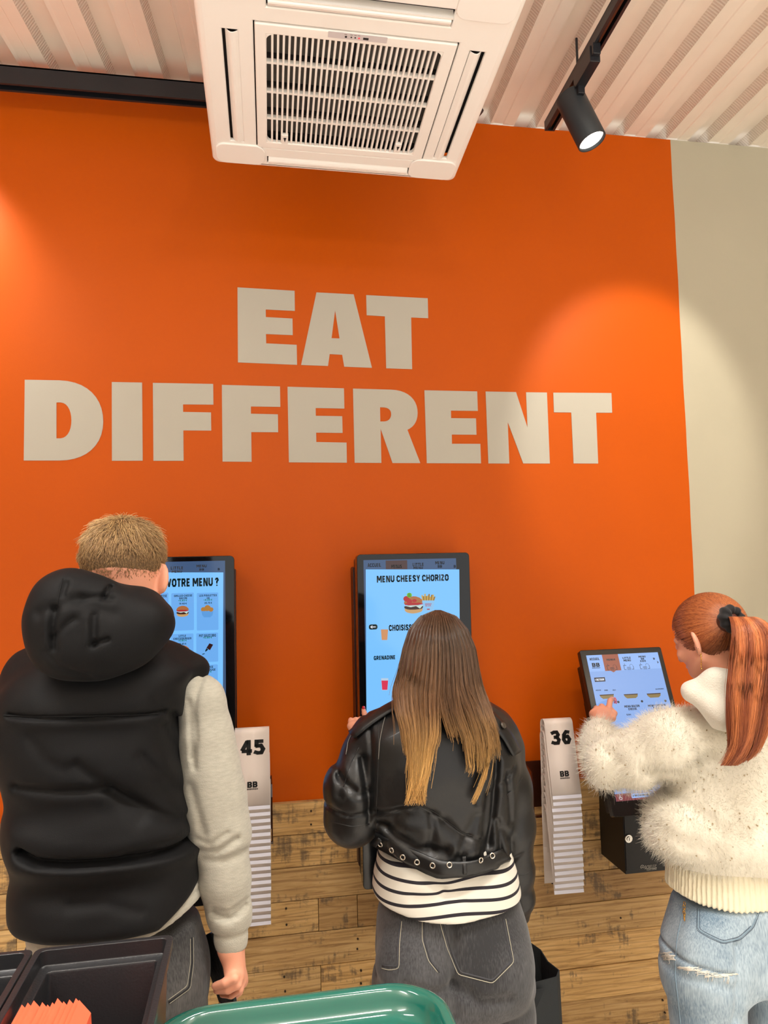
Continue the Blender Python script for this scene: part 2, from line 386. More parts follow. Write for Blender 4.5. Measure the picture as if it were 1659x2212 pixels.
# nail heads
nz = [bm.faces]
me = bpy.data.meshes.new('trim_1'); bmesh.ops.recalc_face_normals(bm, faces=bm.faces); bm.to_mesh(me); bm.free()
wood = struct(link('trim_1', me, m_wood)); md = wood.modifiers.new('bevel', 'BEVEL'); md.width = 0.0012; md.segments = 1
slab('trim_3', WX0, WX1, -0.006, -0.0004, FLOOR, WOOD_TOP-0.004, mat('wood_shadow_backing', (50, 36, 24), rough=0.9))
bm = bmesh.new()
m_nail = mat('rusty_nail', (52, 42, 36), rough=0.5, metal=0.5)
for px, py in ((672, 1752), (672, 1781), (614, 2111), (616, 2142), (780, 2097), (780, 2125), (773, 2028), (772, 2050), (1432, 2025), (1432, 2049), (1432, 2161), (1437, 2188), (1341, 1983), (1193, 1908), (618, 1963), (619, 1998)):
    p = aty(px, py, -0.0255); ring = [(p[0]+0.0032*math.cos(a), p[2]+0.0032*math.sin(a)) for a in np.linspace(0, 2*PI, 9)[:-1]]
    prism(bm, [(a, c) for a, c in ring], 0.018, 0.0262, Matrix(((1, 0, 0, 0), (0, 0, -1, 0), (0, 1, 0, 0), (0, 0, 0, 1))))
o = bobj('nail_heads', bm, m_nail, wood)

# ------------------------------------------------------------------ big cut letters on the wall
WALL = Plane((0, -0.0004, 0), (1, 0, 0), (0, 0, 1))
m_letter = mat('cream_vinyl_letter', (184, 179, 166), rough=0.5, bump=0.05, bscale=300)
def cpx(pts, ox, oy, s): return [(ox+x/s, oy+y/s) for x, y in pts]
def bez(p0, p1, p2, p3, n=10):
    out = []
    for k in range(1, n+1):
        t = k/n; out.append(tuple((1-t)**3*np.array(p0)+3*(1-t)**2*t*np.array(p1)+3*(1-t)*t*t*np.array(p2)+t**3*np.array(p3)))
    return out
s1 = 5.53
Dn = cpx([(131, 113), (545, 120)]+bez((545, 120), (880, 130), (1068, 330), (1068, 612))+bez((1068, 612), (1068, 900), (860, 1078), (545, 1078))+[(119, 1078)], 30, 800, s1)
Dh = cpx([(509, 384), (560, 384)]+bez((560, 384), (640, 388), (688, 480), (688, 600), 7)+bez((688, 600), (688, 720), (640, 806), (560, 813), 7)+[(509, 813)], 30, 800, s1)
In = cpx([(1170, 140), (1532, 147), (1539, 1080), (1172, 1081)], 30, 800, s1)
F1 = cpx([(57, 95), (777, 108), (780, 355), (417, 352), (418, 442), (751, 448), (754, 665), (421, 663), (424, 1026), (64, 1026)], 320, 810, s1)
F2 = cpx([(881, 119), (1575, 138), (1579, 382), (1228, 377), (1228, 463), (1550, 471), (1553, 685), (1232, 683), (1236, 1037), (889, 1035)], 320, 810, s1)
E1 = cpx([(61, 86), (735, 105), (740, 347), (397, 340), (399, 433), (714, 438), (719, 638), (403, 634), (405, 746), (766, 753), (770, 993), (78, 989)], 610, 820, s1)
Rn = cpx([(843, 108), (1300, 121)]+bez((1300, 121), (1500, 128), (1615, 240), (1615, 400))+bez((1615, 400), (1613, 500), (1570, 566), (1493, 600), 7)+[(1647, 998), (1315, 997), (1173, 587), (1182, 996), (863, 994)], 610, 820, s1)
Rh = cpx([(1166, 332), (1215, 333)]+bez((1215, 333), (1270, 338), (1298, 365), (1299, 415), 6)+bez((1299, 415), (1297, 470), (1265, 498), (1215, 501), 6)+[(1169, 501)], 610, 820, s1)
E2 = cpx([(92, 128), (722, 142), (730, 375), (409, 371), (411, 461), (708, 464), (714, 659), (419, 657), (421, 767), (760, 768), (768, 1001), (121, 999)], 900, 820, s1)
Nn = cpx([(823, 143), (1186, 150), (1323, 572), (1306, 152), (1555, 155), (1590, 1003), (1272, 1002), (1087, 507), (1106, 1003), (856, 1002)], 900, 820, s1)
s2 = 1659/340
Tn = cpx([(73, 138), (686, 142), (693, 350), (524, 350), (546, 885), (287, 884), (262, 347), (80, 346)], 1180, 820, s2)
s3 = 1659/440
Ea = cpx([(49, 79), (514, 107), (516, 271), (279, 259), (280, 321), (497, 333), (499, 468), (281, 459), (283, 535), (531, 547), (534, 710), (53, 690)], 500, 600, s3)
Aa = cpx([(692, 120), (995, 136), (1144, 734), (918, 725), (902, 628), (800, 622), (786, 719), (567, 711)], 500, 600, s3)
Ah = cpx([(844, 266), (880, 495), (815, 493)], 500, 600, s3)
Ta = cpx([(1097, 142), (1598, 168), (1602, 330), (1463, 324), (1471, 745), (1260, 738), (1249, 315), (1101, 306)], 500, 600, s3)
def letters(label, ls):
    root = thing('wall_lettering', label, 'lettering', tuple(aty(*ls[0][0][0], -0.0004)))
    for cs in ls:
        me = shape([[tuple(WALL.uv(*p)) for p in c] for c in cs], WALL.T(0.0006), 0.0012)
        link('letter', me, m_letter, root)
    adopt(root)
letters('cream block letters spelling EAT high on the orange wall', [[Ea], [Aa, Ah], [Ta]])
letters('cream block letters spelling DIFFERENT across the orange wall', [[Dn, Dh], [In], [F1], [F2], [E1], [Rn, Rh], [E2], [Nn], [Tn]])

# ------------------------------------------------------------------ ceiling cassette air conditioner
Nac = nrm(ray(585, 1367)); Xac = nrm(ray(14100, 1205)); Xac = nrm(Xac-Nac*(Xac @ Nac)); Dac = -np.cross(Xac, Nac)   # Dac points down
Oac = aty(460, 352, -0.47)
TA = frame(Oac, Xac, -Nac, Dac)      # local: x right, y towards the viewer, z DOWN
m_ac = mat('air_conditioner_plastic', (250, 246, 240), rough=0.38, spec=0.5)
m_dark = mat('dark_grille_void', (38, 36, 36), rough=0.7)
m_filter = mat('grey_filter_mesh', (104, 98, 92), rough=0.9, bump=0.5, bscale=900)
def plate(xs, ys, hole, z0, z1, T):
    bm = bmesh.new(); V_ = {}
    def v(i, j, k):
        if (i, j, k) not in V_: V_[i, j, k] = bm.verts.new(T @ Vector((xs[i], ys[j], (z0, z1)[k])))
        return V_[i, j, k]
    nx, ny = len(xs)-1, len(ys)-1
    sol = lambda i, j: 0 <= i < nx and 0 <= j < ny and not hole((xs[i]+xs[i+1])/2, (ys[j]+ys[j+1])/2)
    for i in range(nx):
        for j in range(ny):
            if not sol(i, j): continue
            bm.faces.new([v(i, j, 0), v(i, j+1, 0), v(i+1, j+1, 0), v(i+1, j, 0)])
            bm.faces.new([v(i, j, 1), v(i+1, j, 1), v(i+1, j+1, 1), v(i, j+1, 1)])
            if not sol(i-1, j): bm.faces.new([v(i, j, 0), v(i, j, 1), v(i, j+1, 1), v(i, j+1, 0)])
            if not sol(i+1, j): bm.faces.new([v(i+1, j, 0), v(i+1, j+1, 0), v(i+1, j+1, 1), v(i+1, j, 1)])
            if not sol(i, j-1): bm.faces.new([v(i, j, 0), v(i+1, j, 0), v(i+1, j, 1), v(i, j, 1)])
            if not sol(i, j+1): bm.faces.new([v(i, j+1, 0), v(i, j+1, 1), v(i+1, j+1, 1), v(i+1, j+1, 0)])
    return bm
AC = thing('air_conditioner', 'white square ceiling cassette air conditioner with slatted grille above the orange wall', 'air conditioner', tuple(Oac))
W, Hh = 0.722, 0.70
holes = [(0.157, 0.572, 0.022, 0.050), (0.157, 0.572, 0.574, 0.622), (0.056, 0.092, 0.108, 0.500), (0.634, 0.672, 0.108, 0.512), (0.127, 0.604, 0.088, 0.532)]
inh = lambda x, y: any(a < x < b and c < y < d for a, b, c, d in holes)
xs = sorted({0.03, W-0.03, *[h[k] for h in holes for k in (0, 1)]}); ys = sorted({0.03, Hh-0.03, *[h[k] for h in holes for k in (2, 3)]})
ys = [0.012]+[y for y in ys if y > 0.0121 and y != 0.03]
xs[0] = 0.014; xs[-1] = W-0.014; ys[-1] = Hh-0.014
bm = plate(xs, ys, inh, -0.012, 0.0, TA)
o = bobj('panel', bm, m_ac, AC, bev=0.004, seg=3)
# flared rim of the panel, rounded corners, rising towards the ceiling
bm = bmesh.new()
loops = []
for inset, z, r in ((0.016, -0.0005, 0.024), (0.009, -0.002, 0.022), (0.003, -0.006, 0.02), (0.0, -0.012, 0.018), (0.001, -0.03, 0.018), (0.02, -0.03, 0.01)):
    loops.append([bm.verts.new(TA @ Vector((x, y, z))) for x, y in rrect(inset, W-inset, inset-0.004, Hh-inset, r, 6)])
for a, c in zip(loops[:-1], loops[1:]):
    n = len(a)
    for k in range(n): bm.faces.new((a[k], a[(k+1) % n], c[(k+1) % n], c[k]))
bobj('panel_rim', bm, m_ac, AC, smooth=True)
# raised corner pads
bm = bmesh.new()
for cx, cy, sx, sy in ((0.0, 0.0, 1, 1), (W, 0.0, -1, 1), (0.0, Hh, 1, -1), (W, Hh, -1, -1)):
    bm = bmesh.new()
    hx, hy = (0.150, 0.098)
    pts = rrect(min(cx+sx*0.012, cx+sx*hx), max(cx+sx*0.012, cx+sx*hx), min(cy+sy*0.012, cy+sy*hy), max(cy+sy*0.012, cy+sy*hy), 0.028, 6)
    prism(bm, pts, -0.004, 0.0045, TA)
    bobj('corner_cover', bm, m_ac, AC, bev=0.003, seg=3)
# body above the panel
bm = bmesh.new(); box(bm, 0.07, W-0.07, 0.07, Hh-0.07, -0.30, -0.12, TA)
bobj('cassette_body', bm, mat('galvanised_steel', (150, 150, 150), rough=0.4, metal=0.6), AC)
bm = bmesh.new(); box(bm, 0.045, W-0.045, 0.008, Hh-0.02, -0.12, -0.045, TA)
bobj('air_duct', bm, m_dark, AC)
for q_ in ((0.040, 0.100, 0.10, 0.51), (0.625, 0.700, 0.10, 0.52), (0.15, 0.58, 0.010, 0.062), (0.15, 0.58, 0.565, 0.64)):
    bm = bmesh.new(); box(bm, *q_, -0.046, -0.026, TA); bobj('outlet_recess', bm, m_dark, AC)
# intake frame and grille
bm = plate([0.130, 0.157, 0.570, 0.601], [0.091, 0.118, 0.500, 0.529], lambda x, y: 0.157 < x < 0.570 and 0.118 < y < 0.500, -0.010, 0.002, TA)
intake = bobj('intake_frame', bm, m_ac, AC, bev=0.004, seg=3)
bm = bmesh.new()
for sx, sy, cx, cy in ((1, 1, 0.157, 0.118), (-1, 1, 0.570, 0.118), (1, -1, 0.157, 0.5), (-1, -1, 0.570, 0.5)):
    r = 0.016; pts = [(cx-sx*0.001, cy-sy*0.001)]+[(cx+sx*r*(1-math.cos(t)), cy+sy*r*(1-math.sin(t))) for t in np.linspace(0, PI/2, 7)]
    prism(bm, pts, -0.009, 0.0015, TA); bobj('intake_corner', bm, m_ac, intake); bm = bmesh.new()
bm = bmesh.new(); n = 31; pitch = (0.570-0.157)/n
for k in range(n-1):
    x = 0.157+pitch*(k+1); box(bm, x-0.0027, x+0.0027, 0.117, 0.501, -0.010, 0.0005, TA)
slats = bobj('grille', bm, m_ac, AC, bev=0.0008, seg=1)
bm = bmesh.new()
for v in (0.210, 0.309, 0.408): box(bm, 0.156, 0.571, v-0.0034, v+0.0034, -0.013, -0.003, TA); bobj('cross_bar', bm, m_ac, slats); bm = bmesh.new()
bm = bmesh.new(); box(bm, 0.150, 0.58, 0.11, 0.51, -0.040, -0.030, TA); bobj('filter', bm, m_filter, AC)
bm = bmesh.new()
for k in range(5): box(bm, 0.155, 0.575, 0.118+0.0955*k, 0.124+0.0955*k, -0.030, -0.020, TA)
for k in range(1, 4): box(bm, 0.156+0.104*k, 0.160+0.104*k, 0.118, 0.5, -0.030, -0.022, TA)
bobj('filter_frame', bm, m_dark, AC)
for u, v in ((0.2055, 0.138), (0.523, 0.142)):
    bm = bmesh.new(); box(bm, u-0.009, u+0.009, v-0.020, v+0.016, -0.006, 0.003, TA); c = bobj('latch', bm, m_ac, AC, bev=0.001)
    bm = bmesh.new(); prism(bm, [(u-0.004, v+0.006), (u+0.004, v+0.006), (u, v-0.012)], 0.0028, 0.0040, TA); bobj('latch_mark', bm, m_dark, c)
# vanes: one blade in every outlet
def vane(nm, x0, x1, y0, y1, tilt, axis):
    bm = bmesh.new(); cx, cy = (x0+x1)/2, (y0+y1)/2
    if axis == 'y': pr = [(t, 0.010*math.sin(PI*k/6)) for k, t in enumerate(np.linspace(-(x1-x0)/2, (x1-x0)/2, 7))]; L0, L1 = y0, y1
    else: pr = [(t, 0.010*math.sin(PI*k/6)) for k, t in enumerate(np.linspace(-(y1-y0)/2, (y1-y0)/2, 7))]; L0, L1 = x0, x1
    R = math.radians(tilt); rings = []
    for LL in (L0, L1):
        ring = []
        for sgn, seq in ((1, pr), (-1, pr[::-1])):
            for t, h in seq:
                hh = h+(0.0012 if sgn > 0 else -0.0016)
                a = t*math.cos(R)-hh*math.sin(R); c = t*math.sin(R)+hh*math.cos(R)
                p = (cx+a, LL, c-0.006) if axis == 'y' else (LL, cy+a, c-0.006)
                ring.append(bm.verts.new(TA @ Vector(p)))
        rings.append(ring)
    a, c = rings; n = len(a)
    bm.faces.new(a); bm.faces.new(c[::-1])
    for k in range(n): bm.faces.new((a[k], a[(k+1) % n], c[(k+1) % n], c[k]))
    bobj(nm, bm, m_ac, AC, smooth=False)
vane('vane', 0.063, 0.093, 0.112, 0.497, 12, 'y')
vane('vane', 0.635, 0.664, 0.112, 0.509, -12, 'y')
vane('vane', 0.160, 0.569, 0.015, 0.050, 8, 'x')
vane('vane', 0.160, 0.569, 0.577, 0.600, -25, 'x')
bm = bmesh.new(); box(bm, 0.157, 0.572, 0.598, 0.602, -0.02, 0.002, TA); bobj('outlet_lip', bm, m_ac, AC)
# indicator strip
bm = bmesh.new(); prism(bm, rrect(0.297, 0.434, 0.5115, 0.5285, 0.002), 0.0018, 0.0028, TA)
lab = bobj('indicator_strip', bm, mat('pale_grey_label', (212, 204, 205), rough=0.4), AC)
bm = bmesh.new()
for u, r in ((0.338, 0.0028), (0.3505, 0.0019), (0.3595, 0.0019)):
    prism(bm, [(u+r*math.cos(a), 0.5185+r*math.sin(a)) for a in np.linspace(0, 2*PI, 13)[:-1]], 0.0027, 0.0034, TA)
box(bm, 0.378, 0.3905, 0.5155, 0.5215, 0.0027, 0.0034, TA)
for u in (0.334, 0.3475, 0.3565, 0.3645): box(bm, u, u+0.006, 0.5248, 0.5257, 0.0027, 0.003, TA)
bobj('indicator_window', bm, m_dark, lab)
bm = bmesh.new(); prism(bm, [(0.3685+0.002*math.cos(a), 0.5185+0.002*math.sin(a)) for a in np.linspace(0, 2*PI, 13)[:-1]], 0.0027, 0.0036, TA)
bobj('power_light', bm, emis('red_indicator_light', (255, 60, 70), 1.2), lab)
# hanging rods
bm = bmesh.new()
for u, v in ((0.1, 0.1), (W-0.1, 0.1), (0.1, Hh-0.1), (W-0.1, Hh-0.1)):
    p = np.array(TA @ Vector((u, v, -0.29))); tube(bm, [p, (p[0], p[1], CZ-0.02)], 0.006, 8); bobj('hanging_rod', bm, m_dark, AC); bm = bmesh.new()
adopt(AC)

# ------------------------------------------------------------------ track lighting
m_track = mat('black_track', (34, 35, 40), rough=0.35, spec=0.5)
m_spotbody = mat('matt_black_lamp_body', (50, 54, 58), rough=0.5, bump=0.1, bscale=80)
def rail(name, A, B, w, h, label):
    A = np.array(A); B = np.array(B); ux = nrm(B-A); up = np.array([0, 0, 1.]); uy = nrm(np.cross(up, ux)); up = np.cross(ux, uy)
    Lr = np.linalg.norm(B-A); T = frame(A, ux, uy, up)
    root = thing(name, label, 'track', tuple((A+B)/2))
    bm = bmesh.new()
    box(bm, 0, Lr, -w/2, -w/2+0.004, -h, 0, T); box(bm, 0, Lr, w/2-0.004, w/2, -h, 0, T); box(bm, 0, Lr, -w/2, w/2, -0.005, 0, T)
    box(bm, 0, Lr, -w/2+0.004, -w/2+0.009, -h, -h+0.003, T); box(bm, 0, Lr, w/2-0.009, w/2-0.004, -h, -h+0.003, T)
    bobj('rail_channel', bm, m_track, root)
    bm = bmesh.new(); box(bm, 0.001, Lr-0.001, -0.0035, 0.0035, -h*0.75, -0.004, T); bobj('conductor', bm, mat('copper_strip', (90, 80, 72), rough=0.3, metal=0.8), root)
    bm = bmesh.new()
    for x in (-0.004, Lr): box(bm, x, x+0.004, -w/2, w/2, -h, 0, T); bobj('end_cap', bm, m_track, root); bm = bmesh.new()
    bm = bmesh.new(); n = max(2, int(Lr/0.9))
    for k in range(n):
        x = Lr*(k+0.5)/n; p = np.array(T @ Vector((x, 0, 0))); tube(bm, [p, (p[0], p[1], p[2]+CZ-0.03-p[2]+0.03)], 0.004, 6); bobj('mounting_stud', bm, m_track, root); bm = bmesh.new()
    adopt(root); return root
TZ = 3.235
a = atz(1187, 262, TZ); c = atz(1334, 0, TZ); dd = c-a
rail('track_rail', a+np.array([0, 0, 0]), a+dd*1.9, 0.036, 0.034, 'black lighting track running over the spotlight towards the right ceiling ribs')
y = -0.135
a = aty(-40, 146, y); c = aty(462, 188, y); a[2] = c[2] = (a[2]+c[2])/2
rail('track_rail', (-1.9, y, a[2]), (c[0]+0.75, y, c[2]), 0.045, 0.062, 'black lighting track along the top of the wall, left of the air conditioner')

# the spotlight
Sf = aty(1279, 306, -0.50)
vw = nrm(Sf-CAM); dimg = nrm(aty(1330, 407, -0.50)-Sf); dimg = nrm(dimg-vw*(dimg @ vw))
ax = nrm(dimg*math.cos(math.radians(30))-vw*math.sin(math.radians(30)))
Lb = 0.180; Sb = Sf-ax*Lb
SP = thing('spotlight', 'black cylindrical track spotlight, lit, at the upper right under the ceiling', 'spotlight', tuple(Sb))
R = 0.0455
bm = bmesh.new(); rg = lathe(bm, Sb, ax, [(-0.002, R*0.90), (0.0, R*0.97), (0.003, R), (Lb-0.001, R), (Lb, R*0.98), (Lb, R*0.90), (Lb-0.02, R*0.88)], 40)
bm.faces.new(rg[0][::-1]); body = bobj('lamp_body', bm, m_spotbody, SP, smooth=False)
for q_ in body.data.polygons: q_.use_smooth = len(q_.vertices) == 4
bm = bmesh.new(); tube(bm, [Sf-ax*0.012, Sf-ax*0.010], [R*0.88]*2, 32); bobj('lens', bm, emis('lit_lamp_lens', (255, 250, 240), 6.0), SP)
bm = bmesh.new()
j = np.array([aty(1248, 190, Sb[1]+0.02), aty(1256, 152, Sb[1])])
tube(bm, [Sb+ax*0.02+np.array([0.01, 0, 0.035]), j[0], j[0]+(j[1]-j[0])*0.25], [0.010, 0.012, 0.012], 12); bobj('knuckle', bm, m_track, SP, smooth=True)
bm = bmesh.new(); q = j[1]; tp = atz(1268, 128, TZ-0.03)
dr = nrm(dd); side = nrm(np.cross(dr, [0, 0, 1.]))
Tm = frame(tp, dr, side, (0, 0, 1))
box(bm, -0.075, 0.060, -0.016, 0.016, -0.050, 0.0, Tm); box(bm, -0.085, -0.05, -0.011, 0.011, -0.075, -0.03, Tm); box(bm, 0.05, 0.075, -0.012, 0.012, -0.035, 0.0, Tm)
bobj('track_adapter', bm, m_track, SP, bev=0.002)
bm = bmesh.new(); tube(bm, [np.array(Tm @ Vector((-0.07, 0, -0.06))), j[0]], 0.007, 10); bobj('stem', bm, m_track, SP)
adopt(SP)
# a second lamp hidden behind the air conditioner: only its end shows
p = aty(1036, 247, -0.33)
o = None
SP2 = thing('spotlight', 'black lamp end peeping out behind the right edge of the air conditioner', 'spotlight', tuple(p))
bm = bmesh.new(); tube(bm, [p+np.array([-0.07, 0.01, 0.035]), p+np.array([-0.01, 0, 0.012]), p], [0.026, 0.026, 0.018], 20); bobj('lamp_body', bm, m_spotbody, SP2, smooth=True)
bm = bmesh.new(); tube(bm, [p+np.array([-0.04, 0.0, 0.03]), p+np.array([-0.04, 0, CZ-p[2]])], 0.006, 10); bobj('stem', bm, m_track, SP2)
adopt(SP2)

# ------------------------------------------------------------------ ordering kiosks
m_kblack = mat('black_gloss_glass', (10, 10, 12), rough=0.06, spec=0.5)
m_kbody = mat('black_satin_metal', (20, 19, 20), rough=0.32, spec=0.5)
m_kmatt = mat('black_powder_coat', (16, 16, 18), rough=0.45)
c_blue = emis('screen_blue', (122, 192, 252), 0.98)
c_blue_card = emis('screen_blue_card', (112, 176, 243), 0.9)
c_blue_dim = emis('screen_dimmed_blue', (70, 96, 134), 0.8)
c_brown_dim = emis('screen_dimmed_brown', (82, 58, 58), 0.8)
c_ink = mat('screen_ink', (10, 32, 40), rough=0.2, emit=0.35, ecol=(10, 40, 46))
c_green = emis('screen_green', (26, 130, 100), 0.8)
def put(name, mes, m, par):
    if not isinstance(mes, list): mes = [mes]
    if name.endswith('_text') or name in ('meal_icon', 'info_mark', 'nuggets', 'fries', 'fries_shade', 'chorizo'):
        return [link(name, q, m, par) for q in mes][0]
    return link(name, joinmesh(mes, name) if len(mes) > 1 else mes[0], m, par)
def kiosk(label, xl, xr, ztop, px_side):
    yb = -0.15
    cx = (xl+xr)/2
    root = thing('ordering_kiosk', label, 'kiosk', (cx, 0, 0.62))
    T = frame((0, yb, 0), (1, 0, 0), (0, 0, 1), (0, -1, 0))
    zb = 0.625
    bm = bmesh.new(); prism(bm, rrect(xl, xr, zb, ztop, 0.014, 6), -0.046, 0.0, T); fp = bobj('front_panel', bm, m_kblack, root, bev=0.002, seg=2)
    bm = bmesh.new(); prism(bm, rrect(xl+0.001, xr-0.001, zb+0.02, ztop-0.012, 0.008, 4), -0.085, -0.046, T); bobj('housing', bm, m_kbody, root)
    bm = bmesh.new(); prism(bm, rrect(xl-0.002, xr+0.002, zb+0.04, ztop-0.040, 0.008, 4), -0.150, -0.085, T); bobj('wall_bracket', bm, mat('red_reflection_side_panel', (40, 20, 18), rough=0.35), root)  # dark red is the orange wall's reflection painted into the black side
    return root, fp
XL, XR = aty(770.5, 1196, -0.15)[0], aty(1013.5, 1196, -0.15)[0]
ZT = aty(890, 1195.5, -0.15)[2]
K2, K2p = kiosk('tall black wall kiosk showing MENU CHEESY CHORIZO, behind the long haired person', XL, XR, ZT, 757)
KP = Plane((0, -0.1503, 0), (1, 0, 0), (0, 0, 1))
def rect(P, px0, py0, px1, py1, d, r=0.0, T=None):
    a = P.uv(px0, py0); b_ = P.uv(px1, py1)
    bm = bmesh.new(); pts = rrect(min(a[0], b_[0]), max(a[0], b_[0]), min(a[1], b_[1]), max(a[1], b_[1]), r, 4) if r else [(a[0], b_[1]), (b_[0], b_[1]), (b_[0], a[1]), (a[0], a[1])]
    vs = [bm.verts.new(P.T(d) @ Vector((x, y, 0))) for x, y in pts]; bm.faces.new(vs)
    me = bpy.data.meshes.new('r'); bm.to_mesh(me); bm.free(); return me
def txt(P, s, px0, py0, px1, py1, d=0.0012, bold=0.03):
    T, w, h = P.boxT(px0, py0, px1, py1, d)
    return textmesh(s, T, w, h, bold)
def blob(P, px, py, rx, ry, d, n=20, wob=0.0, a0=0, a1=360, seed=1):
    rr = random.Random(seed); c = P.uv(px, py); sx = abs(P.uv(px+1, py)[0]-c[0]); sy = abs(P.uv(px, py+1)[1]-c[1])
    pts = []
    for k in range(n+(0 if a1-a0 >= 360 else 1)):
        a = math.radians(a0+(a1-a0)*k/n); q = 1+wob*rr.uniform(-1, 1)
        pts.append((c[0]+rx*sx*math.cos(a)*q, c[1]+ry*sy*math.sin(a)*q))
    bm = bmesh.new(); bm.faces.new([bm.verts.new(P.T(d) @ Vector((x, y, 0))) for x, y in pts])
    me = bpy.data.meshes.new('b'); bm.to_mesh(me); bm.free(); return me
def poly(P, pts, d):
    bm = bmesh.new(); bm.faces.new([bm.verts.new(P.T(d) @ Vector((*P.uv(*p), 0))) for p in pts])
    me = bpy.data.meshes.new('p'); bm.to_mesh(me); bm.free(); return me
e_bun = emis('picture_bun', (190, 120, 70), 0.75); e_bun2 = emis('picture_bun_light', (214, 168, 110), 0.8)
e_red = emis('picture_red', (196, 48, 52), 0.75); e_meat = emis('picture_patty', (74, 40, 34), 0.6); e_cheese = emis('picture_cheese', (200, 226, 220), 0.85)
e_fry = emis('picture_fries', (214, 178, 90), 0.8); e_fry2 = emis('picture_fries_dark', (170, 132, 60), 0.7); e_white = emis('picture_white', (236, 240, 248), 0.9)
e_lime = emis('picture_lime', (130, 214, 60), 0.8); e_drink = emis('picture_iced_tea', (214, 150, 100), 0.85); e_pink = emis('picture_grenadine', (226, 62, 92), 0.85)
e_bowl = emis('picture_bowl', (96, 160, 226), 0.9); e_nug = emis('picture_nugget', (196, 138, 66), 0.75); e_brown = emis('picture_bottle', (66, 34, 34), 0.6)
def burger(P, cx, cy, s, par, nm='burger_picture', d=0.0010, green=False):
    f = put(nm, [blob(P, cx, cy-0.10*s, 0.5*s, 0.36*s, d+0.0002, 24, 0.02, 0, 180, 3)], e_bun, par)
    put('bottom_bun', [blob(P, cx, cy+0.22*s, 0.47*s, 0.20*s, d+0.0001, 24, 0.02)], e_bun2, f)
    put('patty', [blob(P, cx, cy+0.10*s, 0.50*s, 0.13*s, d+0.0003, 22, 0.06, seed=5)], e_meat, f)
    put('cheese', [poly(P, [(cx-0.5*s, cy+0.02*s), (cx+0.5*s, cy-0.02*s), (cx+0.32*s, cy+0.17*s), (cx+0.12*s, cy+0.04*s), (cx-0.15*s, cy+0.10*s)], d+0.0005)], e_cheese, f)
    put('bacon', [blob(P, cx-0.02*s, cy-0.07*s, 0.49*s, 0.07*s, d+0.0006, 20, 0.12, seed=9)], e_red, f)
    return f
# ---- kiosk 2 display
zb_px = 1690
scr = put('screen', [rect(KP, 785, 1210, 998, 1640, 0.0)], c_blue_dim, K2)
put('brown_tab', [rect(KP, 833, 1211, 880, 1230, 0.0003)], c_brown_dim, scr)
put('tab_text', [txt(KP, 'ACCUEIL', 794, 1217, 823, 1224.5), txt(KP, 'LITTLE', 891.5, 1216, 915, 1223), txt(KP, 'MENU', 893, 1224, 913.5, 1229), txt(KP, 'MENU', 940, 1212.5, 960, 1219),
     txt(KP, 'BB', 945.5, 1220.5, 955, 1226.5), txt(KP, 'MENUS', 845, 1220, 868, 1227), txt(KP, 'B', 980, 1220.5, 984.5, 1226.5)], mat('dimmed_tab_ink', (24, 28, 34), emit=0.3, ecol=(30, 34, 40)), scr)
pop = put('menu_page', [poly(KP, [(790, 1230), (992, 1230), (995, 1640), (792, 1640)], 0.0006)], c_blue, K2)
put('headline', [txt(KP, 'MENU CHEESY CHORIZO', 813.5, 1244, 969.5, 1254.5, bold=0.05)], c_ink, pop)
put('menu_text', [txt(KP, 'CHOISISSEZ VOTRE BOISSON', 839.5, 1350, 990, 1357.5, bold=0.05), txt(KP, 'GRENADINE', 807, 1417, 853.5, 1424, bold=0.05)], c_ink, pop)
ar = put('back_button', [rect(KP, 796.5, 1349, 815.5, 1359.5, 0.0010, r=0.007)], c_ink, pop)
put('arrow', [rect(KP, 800.5, 1353.6, 811.5, 1355, 0.0014), poly(KP, [(799.5, 1354.3), (804, 1350.8), (804.8, 1351.8), (801.6, 1354.3), (804.8, 1356.9), (804, 1357.8)], 0.0014)], e_white, ar)
bg = burger(KP, 893.5, 1307.5, 42, pop)
put('chorizo', [blob(KP, 877.5, 1293.5, 6.5, 6.0, 0.0019, 18), blob(KP, 884, 1299, 6, 5.0, 0.0020, 18), blob(KP, 895, 1297.5, 5, 3.5, 0.0019, 14)], e_red, bg)
put('green_badge', [blob(KP, 884, 1285.5, 5.6, 5.2, 0.0021, 18)], e_lime, bg)
put('badge_text', [txt(KP, 'CHEESY\nCHORIZO', 880, 1282, 888, 1289, d=0.0024)], c_ink, bg)
fb = put('fries_picture', [poly(KP, [(911.5, 1296), (939, 1296), (935, 1320), (915, 1320)], 0.0014)], emis('picture_fries_box', (140, 196, 240), 0.9), pop)
fr = [poly(KP, [(910+3.0*k, 1286+3*math.sin(k*2.3)), (913.5+3.0*k, 1285.5+3*math.sin(k*2.3)), (914.5+2.6*k, 1297), (911.5+2.6*k, 1297)], 0.0015+0.00005*k) for k in range(10)]
put('fries', fr[::2], e_fry, fb); put('fries_shade', fr[1::2], e_fry2, fb)
put('box_print', [txt(KP, 'BIOBURGER\nBIO LOCAL', 918, 1303.5, 932, 1309.5, d=0.0018), rect(KP, 922, 1315, 928, 1317, 0.0018)], e_red, fb)
for (x, y, m_, nm) in ((830.5, 1371, e_drink, 'iced_tea_picture'), (831, 1478, e_pink, 'grenadine_picture')):
    h = 11.5 if y < 1400 else 13
    g = put(nm, [poly(KP, [(x-7.8, y-h), (x+7.8, y-h), (x+6, y+h), (x-6, y+h)], 0.0010)], emis('picture_cup', (196, 214, 236), 0.85) if y > 1400 else m_, pop)
    put('drink', [poly(KP, [(x-7.2, y-h+(5 if y > 1400 else 2)), (x+7.2, y-h+(5 if y > 1400 else 2)), (x+5.6, y+h-1), (x-5.6, y+h-1)], 0.0013)], m_, g)
